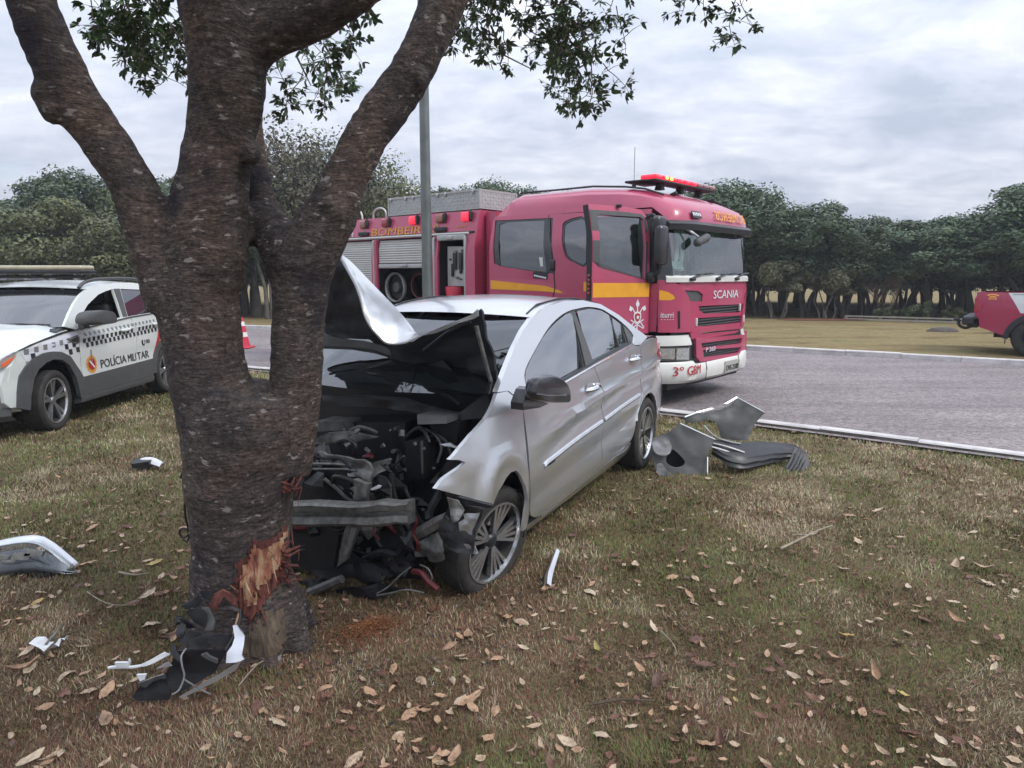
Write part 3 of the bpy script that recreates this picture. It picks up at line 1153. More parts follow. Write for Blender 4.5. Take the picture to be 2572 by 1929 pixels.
def make_sprig(seed, n_side, spread, L=.075):
    r = random.Random(seed)
    mb = MB()
    mb.cur = 0
    tips = []
    main = [Vector((0, 0, 0))]
    d = Vector((r.uniform(-.2, .2), r.uniform(-.2, .2), -1))
    for i in range(5):
        main.append(main[-1] + d.normalized() * spread * .22)
        d += Vector((r.uniform(-.4, .4), r.uniform(-.4, .4), r.uniform(-.1, .25)))
    mb.tube(main, [.006, .005, .0045, .0035, .003, .0015], 5)
    tips.append((main[-1], d))
    for k in range(n_side):
        i = r.randrange(1, 5)
        q = Vector((r.uniform(-1, 1), r.uniform(-1, 1), r.uniform(-.7, .35))).normalized()
        a = main[i]
        b = a + q * spread * r.uniform(.18, .5)
        mid = (a + b) / 2 + Vector((0, 0, .03 * spread))
        mb.tube([a, mid, b], [.0035, .003, .0015], 4)
        tips.append((b, q))
        if r.random() < .6:
            tips.append((mid, q))
    mb.cur = 1
    for p, q in tips:
        for k in range(r.randint(5, 8)):
            dd = (q.normalized() * .5 + Vector((r.uniform(-1, 1), r.uniform(-1, 1), r.uniform(-.9, .5)))).normalized()
            add_leaf(mb, p + Vector((r.uniform(-.02, .02), r.uniform(-.02, .02), r.uniform(-.02, .02))), dd, Vector((r.uniform(-.5, .5), r.uniform(-.5, .5), 1)), L * r.uniform(.7, 1.25), L * r.uniform(.38, .52))
    me = bpy.data.meshes.new('leafy_twig')
    me.from_pydata(mb.v, [], mb.f)
    me.materials.append(M['twig'])
    me.materials.append(M['leaf_green'])
    me.polygons.foreach_set('material_index', mb.mi)
    me.update()
    return me


SPRIGS = [make_sprig(s, n, sp) for s, n, sp in ((1, 7, .42), (2, 5, .36), (3, 9, .5), (4, 6, .4), (5, 4, .30), (6, 8, .46))]


def put_sprig(p, r, scale=1.0, tilt=.5):
    o = bpy.data.objects.new('leafy_twig', r.choice(SPRIGS))
    o.location = Vector(p) - TO
    o.rotation_euler = (r.uniform(-tilt, tilt), r.uniform(-tilt, tilt), r.uniform(0, 6.28))
    s = scale * r.uniform(.8, 1.2)
    o.scale = (s, s, s)
    link(o, TREE)


def build_foliage():
    r = random.Random(21)
    seen = [(-2.182,4.3,3.263),(-2.087,4.3,3.287),(-1.981,4.3,3.275),(-2.151,4.3,3.151),(-2.043,4.3,3.164),(-1.922,4.3,3.176),(-2.118,4.3,3.064),(-2.024,4.3,3.064),(-1.916,4.3,3.076),(-2.085,4.3,2.975),(-1.964,4.3,2.975),(-1.887,4.3,3.114),(-2.198,4.3,3.064),(-2.134,4.3,3.361),(-2.013,4.3,3.386),(-1.884,4.3,3.337),(-1.886,4.3,2.937),(-2.175,4.3,3.188),(-2.141,4.3,3.114),(-2.074,4.3,3.114),(-1.994,4.3,3.114),(-1.959,4.3,3.038),(-2.042,4.3,3.013),(-2.137,4.3,3.001),(-1.908,4.3,3.001),(-2.081,4.3,3.188),(-1.999,4.3,3.213),(-1.931,4.3,3.238),(-2.167,4.3,2.963),(-2.061,4.3,2.937),(-1.996,4.3,2.912),(-1.942,4.3,2.912),(-2.207,4.3,3.126)]
    seen += [(-1.282,4.4,2.993),(-1.116,4.4,3.019),(-0.949,4.4,3.071),(-0.838,4.4,3.109),(-1.368,4.4,2.915),(-1.232,4.4,2.889),(-1.063,4.4,2.967),(-1.149,4.4,2.889),(-0.973,4.4,3.173),(-1.249,4.4,3.096),(-1.401,4.4,2.811)]
    seen += [(-1.206,4.3,2.797),(-1.004,4.3,2.797)]
    seen += [(-0.36,4.6,3.269),(-0.273,4.6,3.322),(-0.188,4.6,3.349),(-0.103,4.6,3.296),(-0.06,4.6,3.229),(-0.16,4.6,3.242),(-0.26,4.6,3.229),(-0.132,4.6,3.176),(-0.046,4.6,3.135),(-0.017,4.6,3.375),(0.097,4.6,3.362),(0.21,4.6,3.388),(0.296,4.6,3.349),(0.409,4.6,3.402),(0.125,4.6,3.282),(0.239,4.6,3.296),(0.325,4.6,3.269),(-0.088,4.6,3.428),(-0.244,4.6,3.454)]
    seen += [(0.269,4.6,3.176),(0.355,4.6,3.162),(0.428,4.6,3.095),(0.299,4.6,3.068),(0.485,4.6,3.108),(0.386,4.6,3.027),(0.53,4.6,3.027),(0.314,4.6,3),(0.444,4.6,2.959),(0.397,4.6,3.242),(0.268,4.6,3.242),(0.556,4.6,3.135),(0.34,4.6,3.216),(0.469,4.6,3.189),(0.514,4.6,3.068),(0.284,4.6,3.122),(0.37,4.6,3.095),(0.415,4.6,3),(0.342,4.6,3.041),(0.559,4.6,3),(-0.217,4.6,3.282),(-0.117,4.6,3.336),(-0.303,4.6,3.202),(-0.189,4.6,3.189),(-0.06,4.6,3.269),(0.04,4.6,3.309),(0.168,4.6,3.322),(0.253,4.6,3.336),(0.353,4.6,3.322),(0.068,4.6,3.402)]
    seen += [(0.474,4.6,2.891),(0.504,4.6,2.836)]
    seen += [(0.692,4.6,3.454),(0.792,4.6,3.415),(1.089,4.6,3.441),(1.174,4.6,3.454),(1.485,4.6,3.454),(1.569,4.6,3.481),(0.662,4.6,3.507)]
    seen += [(-2.497,4.3,3.3),(-2.467,4.3,3.337),(-2.267,4.3,3.349)]
    for p in seen:
        put_sprig((p[0] + r.uniform(-.05, .05), p[1] + r.uniform(-.5, .5), p[2] + r.uniform(0, .06)), r, .62, .7)
    # crown overhead, outside the frame
    k = 0
    while k < 140:
        x, y, z = r.uniform(-4.6, 2.4), r.uniform(-.8, 6.6), r.uniform(3.0, 5.6)
        if z < 2.35 + max(0, y) * .42:
            continue
        if ((x + .9) / 4.0) ** 2 + ((y - 2.9) / 3.9) ** 2 > 1:
            continue
        put_sprig((x, y, z), r, 1.5, 1.2)
        k += 1
    # limbs that carry the crown and the hanging sprays
    limbs = [
        [(-2.75, 2.6, 3.5), (-2.4, 3.4, 3.9), (-2.1, 4.0, 3.9), (-2.0, 4.3, 3.3)],
        [(-1.0, 2.75, 3.3), (-1.3, 3.6, 3.7), (-1.2, 4.2, 3.5), (-1.15, 4.4, 3.3)],
        [(-.35, 3.2, 3.4), (.3, 4.0, 3.8), (.75, 4.5, 3.7), (.85, 4.6, 3.45)],
        [(-.35, 3.2, 3.4), (-.1, 4.1, 3.6), (.2, 4.5, 3.5), (.25, 4.6, 3.4)],
        [(-.35, 3.2, 3.4), (.7, 3.9, 4.2), (1.6, 4.4, 4.1), (2.2, 4.7, 3.7)],
        [(-.9, 2.7, 3.4), (.2, 2.2, 4.1), (1.1, 1.6, 4.6)],
        [(-1.55, 2.6, 3.6), (-2.2, 1.6, 4.3), (-2.9, .9, 4.7)],
        [(-1.55, 2.6, 3.6), (-1.5, 2.6, 4.6), (-1.2, 2.9, 5.4)],
    ]
    for pts in limbs:
        mb = MB()
        q = crom([tuple(Vector(p) - TO) for p in pts], 5)
        mb.tube(q, list(np.linspace(.05, .008, len(q))), 7)
        mb.build('branch', 'twig', TREE, True)
    # bare twigs against the sky
    for pts in ([(-0.132,4.6,3.176),(-0.046,4.6,3),(0.04,4.6,2.959),(0.127,4.6,2.918)], [(-0.046,4.6,3.027),(-0.075,4.6,2.946),(-0.032,4.6,2.877)], [(0.254,4.6,3.242),(0.126,4.6,3.216),(0.097,4.6,3.149),(0.155,4.6,3.122),(0.284,4.6,3.114)], [(-1.142,4.5,3.037),(-1.089,4.5,2.944),(-1.037,4.5,2.837),(-1.053,4.5,2.784)], [(-1.284,4.4,2.941),(-1.247,4.4,2.863),(-1.204,4.4,2.771)],
                [(0.428,4.6,3.081),(0.45,4.6,2.946),(0.498,4.6,2.836),(0.491,4.6,2.767)], [(0.312,4.6,3.162),(0.385,4.6,3.054),(0.557,4.6,3.122)], [(0.296,4.6,3.375),(0.34,4.6,3.216),(0.414,4.6,3.054),(0.468,4.6,2.918)]):
        mb = MB()
        mb.tube([tuple(Vector(p) - TO) for p in pts], list(np.linspace(.007, .003, len(pts))), 5)
        mb.build('twig', 'twig', TREE)


build_foliage()



# ------------------------------------------------------------------ woods beyond the road
def foliage_material(name, dark, mid, light):
    m = bpy.data.materials.new(name)
    m.use_nodes = True
    nt = NT(m.node_tree)
    b = nt.n['Principled BSDF']
    b.inputs['Roughness'].default_value = .6
    b.inputs['Specular IOR Level'].default_value = .3
    tc = nt.add('ShaderNodeTexCoord')
    oi = nt.add('ShaderNodeObjectInfo')
    n = nt.noise(tc.outputs['Object'], 1.1, 4, .6)
    n2 = nt.noise(tc.outputs['Object'], 7.0, 3, .6)
    f = nt.math('ADD', nt.math('MULTIPLY', n, .6), nt.math('MULTIPLY', n2, .4))
    c = nt.ramp(f, [(.36, dark), (.5, mid), (.64, light)])
    hs = nt.add('ShaderNodeHueSaturation')
    nt.l.new(c, hs.inputs['Color'])
    nt.l.new(nt.math('ADD', nt.math('MULTIPLY', oi.outputs['Random'], .5), .78), hs.inputs['Value'])
    nt.l.new(nt.math('ADD', nt.math('MULTIPLY', oi.outputs['Random'], .05), .475), hs.inputs['Hue'])
    nt.l.new(hs.outputs[0], b.inputs['Base Color'])
    M[name] = m


foliage_material('leaf_deep', (.034, .056, .034), (.066, .098, .054), (.115, .150, .076))
foliage_material('leaf_olive', (.058, .072, .032), (.105, .122, .056), (.16, .168, .075))
foliage_material('leaf_dry', (.060, .058, .036), (.105, .102, .062), (.15, .14, .085))
foliage_material('leaf_fresh', (.05, .075, .022), (.09, .125, .035), (.14, .17, .05))


def make_crown(seed, rx, rz, zc, clumps, per, leaf, fill=.55):
    """leaf-sized faces in clumps spread through an uneven crown"""
    g = np.random.default_rng(seed)
    V, F = [], []
    for c in range(clumps):
        a = g.uniform(0, 2 * PI)
        u = g.uniform(-.95, 1.0)
        rad = g.uniform(fill, 1.0)
        q = math.sqrt(max(0, 1 - u * u))
        cen = np.array([math.cos(a) * q * rx * rad, math.sin(a) * q * rx * rad, zc + u * rz * rad])
        cr = g.uniform(.22, .42) * min(rx, rz) * 1.05
        d = g.normal(size=(per, 3))
        d /= np.linalg.norm(d, axis=1)[:, None]
        rr = cr * g.uniform(.45, 1.12, per) ** .7
        P = cen + d * rr[:, None] * np.array([1.15, 1.15, .8])
        n = d + g.normal(size=(per, 3)) * .55 + np.array([0, 0, .35])
        n /= np.linalg.norm(n, axis=1)[:, None]
        t = np.cross(n, g.normal(size=(per, 3)))
        t /= np.linalg.norm(t, axis=1)[:, None]
        s = np.cross(n, t)
        L = leaf * g.uniform(.6, 1.35, per)[:, None]
        base = len(V) * 4
        quad = np.stack([P - t * L, P + s * L * .5, P + t * L, P - s * L * .5], 1)
        V.append(quad.reshape(-1, 3))
        F.append(None)
    V = np.concatenate(V)
    nq = len(V) // 4
    me = bpy.data.meshes.new('crown')
    me.vertices.add(len(V))
    me.vertices.foreach_set('co', V.ravel())
    me.loops.add(nq * 4)
    me.loops.foreach_set('vertex_index', np.arange(nq * 4, dtype=np.int32))
    me.polygons.add(nq)
    me.polygons.foreach_set('loop_start', np.arange(0, nq * 4, 4, dtype=np.int32))
    me.update(calc_edges=True)
    return me


def make_stems(seed, h, n, r0, spread, material, lean=.15):
    r = random.Random(seed)
    mb = MB()
    for k in range(n):
        a = 2 * PI * k / n + r.uniform(-.4, .4)
        sp = spread * r.uniform(.5, 1.1)
        b = Vector((math.cos(a) * .12 * n * .4, math.sin(a) * .12 * n * .4, -.05))
        pts = [b]
        for i in range(1, 5):
            t = i / 4
            pts.append(b + Vector((math.cos(a) * sp * t ** 1.4 + r.uniform(-.08, .08), math.sin(a) * sp * t ** 1.4 + r.uniform(-.08, .08), h * t * r.uniform(.92, 1.05))))
        rr = [r0 * q for q in (1.25, .85, .68, .5, .28)]
        mb.tube(crom(pts, 3), list(np.interp(np.linspace(0, 4, 13), range(5), rr)), 7)
        for j in (2, 3):
            q = pts[j]
            e = q + Vector((r.uniform(-1, 1), r.uniform(-1, 1), r.uniform(.3, .9))) * spread * .8
            mb.tube([q, (q + e) / 2 + Vector((0, 0, .1)), e], [r0 * .4, r0 * .3, r0 * .1], 5)
    me = bpy.data.meshes.new('trunk')
    me.from_pydata(mb.v, [], mb.f)
    me.materials.append(M[material])
    finish(me, True, 60)
    return me


CROWN = {
    'a': make_crown(1, 1.55, 1.45, 3.55, 64, 330, .062),
    'b': make_crown(2, 1.35, 1.7, 3.6, 64, 330, .06),
    'c': make_crown(3, 1.75, 1.25, 3.4, 66, 330, .065),
    'd': make_crown(4, 1.5, 1.6, 2.6, 64, 330, .058, .45),
    'loose': make_crown(5, 1.7, 1.5, 3.2, 70, 110, .055, .35),
    'bush': make_crown(6, .8, .55, 1.25, 26, 190, .05, .4),
    'low': make_crown(7, .55, .28, .28, 14, 110, .05, .3),
}
STEM = {
    'a': make_stems(1, 3.2, 2, .085, .7, 'far_bark'), 'b': make_stems(2, 3.4, 3, .07, .8, 'far_bark'), 'c': make_stems(3, 3.0, 1, .13, .5, 'far_bark'),
    'd': make_stems(4, 2.6, 2, .08, .6, 'far_bark'), 'loose': make_stems(5, 3.2, 3, .06, .9, 'far_bark_pale'), 'bush': make_stems(6, 1.3, 4, .03, .4, 'far_bark_pale'),
    'slim': make_stems(8, 4.2, 1, .05, .25, 'far_bark'),
}


def tree(kind, pos, s, sz, rz, leafmat, label, group=None, name='woodland_tree', stem=None):
    e = empty(name, (pos[0], pos[1], .06), rz)
    tag(e, label, 'tree', group)
    e.scale = (s, s, sz)
    me = CROWN[kind]
    key = kind + leafmat
    if key not in CROWN:
        me2 = me.copy()
        me2.materials.clear()
        me2.materials.append(M[leafmat])
        CROWN[key] = me2
    link(bpy.data.objects.new('crown', CROWN[key]), e)
    if (stem or kind) in STEM:
        link(bpy.data.objects.new('trunk', STEM[stem or kind]), e)
    return e


def build_forest():
    r = random.Random(5)
    LAB_R = 'dark green tree in the dense woodland row on the right beyond the road'
    LAB_L = 'green tree in the woodland on the left behind the white police car'
    LAB_C = 'sparse olive tree standing behind the fire engine'
    # right-hand wood, four rows deep
    for row, (off, step) in enumerate(((0, 1.55), (2.6, 1.6), (5.4, 1.8), (9, 2.0))):
        t = 0.0
        while t < 33:
            x = 4.5 + t
            y = 29.2 - .36 * t + off + r.uniform(-.7, .7)
            sz = r.uniform(.66, .86) * (1 + .02 * row)
            k = r.choice('abcdd')
            tree(k, (x, y), r.uniform(.95, 1.25), sz, r.uniform(0, 6.28), 'leaf_deep', LAB_R, 'trees of the right-hand woodland')
            t += step * r.uniform(.8, 1.2)
    # deeper rows with low crowns close the view through the wood
    for off, step in ((12.5, 1.9), (16, 2.1)):
        t = 0.0
        while t < 36:
            tree('d', (4.0 + t, 29.2 - .36 * t + off + r.uniform(-.7, .7)), r.uniform(1.2, 1.5), r.uniform(.75, .95), r.uniform(0, 6.28), 'leaf_deep', LAB_R, 'trees of the right-hand woodland')
            t += step * r.uniform(.8, 1.2)
    # slim bare stems at the wood's edge
    for k in range(24):
        t = r.uniform(1, 22)
        e = empty('slim_trunk', (4.5 + t, 28.4 - .36 * t + r.uniform(-.3, 1.5), .06), r.uniform(0, 6))
        tag(e, 'slim dark tree trunk at the edge of the right-hand woodland', 'tree trunk', 'slim trunks at the wood edge')
        e.scale = (1, 1, r.uniform(.5, .68))
        link(bpy.data.objects.new('trunk', STEM['slim']), e)
    tree('a', (7.9, 26.8), 1.3, .98, 1.0, 'leaf_deep', 'tallest dark green tree right beside the front of the fire engine')
    tree('b', (17.4, 23.4), 1.5, .94, 2.0, 'leaf_deep', 'tall dark tree at the right edge above the red pickup')
    # left-hand wood
    for row, (off, step) in enumerate(((0, 1.9), (3.0, 2.0), (6.5, 2.3), (10.5, 2.3))):
        t = 0.0
        while t < 24:
            x = -9.5 - t
            y = 26.2 + .30 * t + off + r.uniform(-.8, .8)
            k = r.choice('abcdd')
            tree(k, (x, y), r.uniform(1.05, 1.35), r.uniform(.98, 1.14), r.uniform(0, 6.28), r.choice(('leaf_deep', 'leaf_olive', 'leaf_olive', 'leaf_dry')), LAB_L, 'trees of the left-hand woodland')
            t += step * r.uniform(.8, 1.2)
    for x, y, k, s, sz, lm, lab in (
            (-15.6, 23.6, 'd', 1.25, .98, 'leaf_olive', 'bushy olive tree low behind the roof lights of the police car'),
            (-19.0, 24.0, 'd', 1.4, 1.06, 'leaf_deep', 'leafy tree at the left edge behind the police car'),
            (-12.6, 23.5, 'd', 1.2, .92, 'leaf_olive', 'bushy tree with yellowish leaves left of the struck tree'),
            (-10.6, 28.5, 'b', 1.2, 1.14, 'leaf_fresh', 'bright green tree seen in the fork of the struck tree'),
            (-10.2, 26.6, 'c', 1.0, .95, 'leaf_deep', 'grey-trunked tree behind the traffic cone')):
        tree(k, (x, y), s, sz, r.uniform(0, 6), lm, lab)
    # behind the fire engine
    for x, y, k, s, sz, lm in ((-8.6, 25.0, 'loose', 1.3, 1.42, 'leaf_dry'), (-6.6, 26.2, 'loose', 1.35, 1.40, 'leaf_dry'), (-4.9, 27.2, 'loose', 1.2, 1.28, 'leaf_olive'),
                               (-7.6, 29.0, 'loose', 1.4, 1.5, 'leaf_olive'), (-5.6, 30.5, 'd', 1.4, 1.3, 'leaf_olive')):
        tree(k, (x, y), s, sz, r.uniform(0, 6), lm, LAB_C, 'sparse trees behind the fire engine')
    for x, y, s in ((-3.2, 33, 1.15), (-1.2, 33.5, 1.15), (.8, 34.2, 1.1), (2.6, 33.5, 1.05), (4.2, 32.5, 1.0)):
        tree(r.choice('abc'), (x, y), s, s, r.uniform(0, 6), 'leaf_deep', 'green treetop just showing over the fire engine roof', 'treetops over the fire engine')
    # shrubs at the edge of the right wood
    tree('bush', (9.7, 25.6), 1.25, 1.2, .3, 'leaf_dry', 'pale olive shrub with thin stems left of the long rail', None, 'shrub')
    tree('bush', (11.35, 25.3), 1.15, 1.05, 1.3, 'leaf_dry', 'small rounded olive shrub at the left end of the long rail', None, 'shrub')
    for x, y, s, lab in ((14.0, 24.2, 1.1, 'low green bush behind the middle of the long rail'), (15.1, 23.8, .9, 'low green bush behind the right end of the long rail'), (13.0, 24.5, .8, 'low bush behind the left part of the long rail')):
        e = tree('low', (x, y), s, s * 1.2, r.uniform(0, 6), 'leaf_olive', lab, None, 'bush')
    tree('low', (13.5, 18.6), 1.0, 1.9, 1, 'leaf_fresh', 'yellow green bush beside the red pickup tail', None, 'bush')
    # bare shrub
    e = empty('bare_shrub', (13.3, 24.9, .08))
    tag(e, 'leafless reddish shrub in front of the right-hand woodland', 'shrub')
    rr = random.Random(9)

    def branch(mb, p, d, L, r0, lvl):
        q = p + d * L
        mb.tube([p, (p + q) / 2 + Vector((rr.uniform(-.05, .05), rr.uniform(-.05, .05), .02)), q], [r0, r0 * .8, r0 * .55], 4)
        if lvl:
            for _ in range(3):
                nd = (d + Vector((rr.uniform(-.7, .7), rr.uniform(-.7, .7), rr.uniform(-.15, .4)))).normalized()
                branch(mb, q if rr.random() < .7 else (p + q) / 2, nd, L * rr.uniform(.55, .8), r0 * .5, lvl - 1)
    for k in range(5):
        mb = MB()
        a = k * 1.25
        branch(mb, Vector((0, 0, 0)), Vector((math.cos(a) * .45, math.sin(a) * .45, 1)).normalized(), .75, .03, 4)
        mb.build('stem', mat('bare_twig%d' % k, (.17, .11, .085), .9) if k == 0 else 'bare_twig0', e)
    # long low rail at the foot of the wood
    e = empty('low_rail', (0, 0, 0))
    tag(e, 'long pale low rail lying across the grass before the woodland', 'rail')
    a, b = Vector((11.9, 24.9, 0)), Vector((15.6, 22.6, 0))
    d = (b - a).normalized()
    s = Vector((-d.y, d.x, 0))
    for z, hh in ((.19, .05), (.04, .10)):
        mb = MB()
        mb.plate([a + Vector((0, 0, z)), b + Vector((0, 0, z)), b + Vector((0, 0, z + hh)), a + Vector((0, 0, z + hh))], .05)
        mb.build('beam', 'rail_pale', e)
    for t in np.linspace(0, 1, 5):
        mb = MB()
        p = a.lerp(b, t) + s * .05
        mb.box(p + Vector((0, 0, .10)), (.1, .07, .24), (0, 0, math.atan2(d.y, d.x)))
        mb.build('post', 'rail_pale', e)
    # dark lump on the far verge
    mb = MB()
    rings = []
    for k in range(5):
        a = PI / 2 * k / 4
        rings.append([Vector((.42 * math.cos(a) * math.cos(t) * (1 + .2 * math.sin(3 * t)), .2 * math.cos(a) * math.sin(t), .13 * math.sin(a))) for t in np.linspace(0, 2 * PI, 14, endpoint=False)])
    mb.rings(rings)
    o = mb.build('stone', 'stone', None, True)
    o.location = (*[(11.989,19.332)][0], .1)
    tag(o, 'flat dark stone lying on the far dry grass verge', 'stone')
    # red bare soil at the wood edge and under the left trees
    for nm, c, sx, sy in (('soil_patch', (10.9, 24.6), 1.6, .5), ('soil_patch', (-10.6, 26.2), 1.8, .8)):
        vs = [(c[0], c[1], .115)]
        for k in range(20):
            t = 2 * PI * k / 20
            q = 1 + .25 * noise.noise(Vector((math.cos(t) * 1.5, math.sin(t) * 1.5, c[0])))
            vs.append((c[0] + math.cos(t) * sx * q, c[1] + math.sin(t) * sy * q, .104))
        o = mobj(nm, vs, [(0, 1 + k, 1 + (k + 1) % 20) for k in range(20)], M.get('red_soil') or mat('red_soil', (.19, .065, .035), .95, 0, var=.3, scale=4, bump=.5, bscale=20), None, True)
        tag(o, kind='structure')


build_forest()



# ------------------------------------------------------------------ the crashed sedan
def wsed(x, z):
    zb = .95 + .05 * x
    w = .85 - .10 * min(max(-x / .8, 0), 2) ** 2 - .13 * min(max((x - 2.7) / .9, 0), 2) ** 2
    if z < .45:
        w -= (.45 - z) ** 2 * .8
    if z < zb:
        w -= .06 * min(max((z - .45) / (zb - .45), 0), 1) ** 2
    else:
        w -= .06 + (z - zb) * .48
    return w


def bump1(d, s):
    return math.exp(-(d / s) ** 2)


def sed_side(x, z, off=0.0):
    """left flank with its shoulder crease and the hollow above the lower strip"""
    w = wsed(x, z)
    zc = .70 + .11 * (x - .40) - .018 * max(0, x - .4) ** 2
    if x > .2 and z < 1.0:
        k = min(1, max(0, (x - .35) / .5))
        w += .020 * k * (bump1(z - zc - .012, .035) - .9 * bump1(z - zc + .075, .06))
    zs = .56 + .06 * (x - .47)
    if .3 < x < 2.6:
        w -= .016 * bump1(z - zs + .14, .07)
    return (x, w + off, z)


def build_sedan():
    V = Veh('crashed_sedan', 'silver sedan with its crumpled front against the tree trunk', 'car', (-.784, 3.849), 63.54, 1)
    side = sed_side
    belt = [(.30, .962), (.91, .976), (1.449, 1.018)]
    # ---- front fender, torn off below the lamp opening
    fen = [(-.504, .686), (-.454, .711), (-.303, .766), (-.345, .787), (-.394, .797), (-.335, .834), (-.22, .885), (-.10, .938), (.0, .99), (.082, 1.04), (.19, 1.035), (.29, .955),
           (.262, .80), (.257, .6), (.262, .42), (.285, .33), (.31, .237), (.262, .235), (.235, .36), (.212, .434), (.19, .53), (.155, .59), (.112, .628), (.055, .632), (.004, .615), (-.081, .568), (-.141, .519)]

    def fdent(x, w, z):
        k = max(0, min(1, (.15 - x) / .6))
        w += .014 * k * noise.noise(Vector((x * 7, z * 6, 2))) + .003 * k * noise.noise(Vector((x * 19, z * 17, 5)))
        w += .018 * bump1(math.hypot(x - .02, z - .53) - .20, .05) * (1 if x < .25 else 0)
        w -= .06 * k * k
        return (x, w, z)
    fo = V.sheet('front_fender', fen, side, 'silver_paint', step=.035, thick=.02, dent=fdent)
    # ---- doors
    fd = [(.292, .955)] + belt[1:] + [(1.50, .93), (1.532, .84), (1.53, .645), (1.505, .482), (1.503, .305), (1.0, .268), (.5, .253), (.40, .272), (.325, .31), (.287, .39), (.279, .6), (.284, .8)]
    d1 = V.sheet('front_door', fd, side, 'silver_paint', step=.05, thick=.03)
    rd = [(1.458, 1.018), (2.41, 1.083), (2.56, 1.068), (2.512, .867), (2.506, .708), (2.436, .577), (2.33, .47), (2.25, .36), (2.205, .335), (1.511, .305), (1.513, .482), (1.538, .645), (1.54, .84), (1.508, .93)]
    d2 = V.sheet('rear_door', rd, side, 'silver_paint', step=.05, thick=.03)
    V.sheet('front_door', fd, side, 'silver_paint', step=.1, thick=.03, mirror=True)
    V.sheet('rear_door', rd, side, 'silver_paint', step=.1, thick=.03, mirror=True)
    # ---- rear quarter with wheel arch
    arch = [(2.665 + .35 * math.cos(a), .305 + .35 * math.sin(a)) for a in np.linspace(R(-5), R(152), 14)]
    rq = [(2.57, 1.07), (2.75, 1.10), (3.0, 1.10), (3.25, 1.075), (3.42, 1.05), (3.50, .95), (3.53, .8), (3.53, .6), (3.50, .42), (3.42, .32), (3.2, .27)] + arch + [(2.345, .475), (2.448, .58), (2.516, .708), (2.522, .867)]

    def aflare(x, w, z):
        w += .014 * bump1(math.hypot(x - 2.665, z - .305) - .375, .03)
        return (x, w, z)
    for mi in (False, True):
        V.sheet('rear_quarter', rq, side, 'silver_paint', step=.05 if not mi else .1, thick=.03, mirror=mi, dent=aflare)
    # ---- sill
    sill = [(.33, .233), (.50, .238), (1.0, .258), (1.505, .296), (2.2, .325), (2.30, .30), (2.30, .20), (2.2, .165), (1.2, .165), (.40, .165), (.31, .19)]
    for mi in (False, True):
        V.sheet('sill', sill, lambda x, z, o=0: (x, wsed(x, z) - .015 - .25 * max(0, .24 - z) + o, z), 'silver_paint', step=.08, thick=.06, mirror=mi)
    # bright edge along the sill
    s_ = V.mb()
    s_.tube([(x, wsed(x, z) - .004, z) for x, z in ((.52, .236), (1.0, .258), (1.5, .285), (1.9, .283), (2.1, .275), (2.17, .30))], .006, 5)
    s_.build('sill_edge', 'alloy', V.o, True)
    # ---- pillars and roof rail around the windows
    outer = [(.085, 1.045), (.26, 1.138), (.45, 1.235), (.65, 1.325), (.84, 1.392), (1.07, 1.447), (1.43, 1.474), (1.75, 1.468), (2.07, 1.428), (2.36, 1.335), (2.64, 1.205), (2.85, 1.118), (2.75, 1.105), (2.57, 1.074)]
    lower = [(2.41, 1.088), (1.455, 1.024), (.91, .981), (.30, .962), (.20, 1.036)]
    dlo = crom([(.405, .985), (.415, 1.048), (.475, 1.114), (.71, 1.212), (.99, 1.314), (1.235, 1.376), (1.43, 1.405), (1.60, 1.414), (1.81, 1.417), (2.04, 1.393), (2.175, 1.350), (2.317, 1.295), (2.455, 1.215), (2.50, 1.15), (2.412, 1.097)], 3) + [(1.449, 1.032), (.91, .989)]
    for mi in (False, True):
        V.sheet('pillar_frame', outer + lower, side, 'silver_paint', [dlo], step=.06, thick=.03, mirror=mi, off=.001)
        V.sheet('window_surround', dlo, side, 'black_plastic', [crom([(.44, 1.04), (.50, 1.105), (.723, 1.20), (1.0, 1.302), (1.238, 1.363), (1.43, 1.392), (1.437, 1.324), (1.383, 1.181), (1.30, 1.035)], 2) + [(.95, 1.005), (.44, .99)],
                                                             [(1.50, 1.052), (1.53, 1.20), (1.555, 1.397), (1.805, 1.404), (2.028, 1.381), (2.156, 1.34), (2.14, 1.22), (2.105, 1.10)],
                                                             [(2.13, 1.105), (2.165, 1.22), (2.205, 1.318), (2.35, 1.258), (2.295, 1.116)]], step=.07, thick=.02, mirror=mi, off=-.012)
    # panes, set a little steeper than the pillars
    pane = lambda x, z, off=0.0: side(x, z, off - .028 + (z - 1.0) * .115)
    fw = crom([(.44, 1.04), (.50, 1.105), (.723, 1.20), (1.0, 1.302), (1.238, 1.363), (1.43, 1.392), (1.437, 1.324), (1.383, 1.181), (1.30, 1.035)], 2) + [(.95, 1.005), (.44, .99)]
    for mi, p1, p2 in ((False, d1, d2), (True, V.o, V.o)):
        V.sheet('window', fw, pane, 'tint_glass', step=.1, thick=0, mirror=mi, off=-.014, parent=p1)
        V.sheet('window', [(1.50, 1.052), (1.53, 1.20), (1.555, 1.397), (1.805, 1.404), (2.028, 1.381), (2.156, 1.34), (2.14, 1.22), (2.105, 1.10)], pane, 'tint_glass', step=.1, thick=0, mirror=mi, off=-.014, parent=p2)
        V.sheet('quarter_window', [(2.13, 1.105), (2.165, 1.22), (2.205, 1.318), (2.35, 1.258), (2.295, 1.116)], pane, 'tint_glass', step=.1, thick=0, mirror=mi, off=-.014, parent=p2)
    V.sheet('sail_panel', [(2.375, 1.25), (2.48, 1.19), (2.49, 1.15), (2.42, 1.12), (2.335, 1.115)], side, 'grimy_grey', off=-.004, thick=.005)
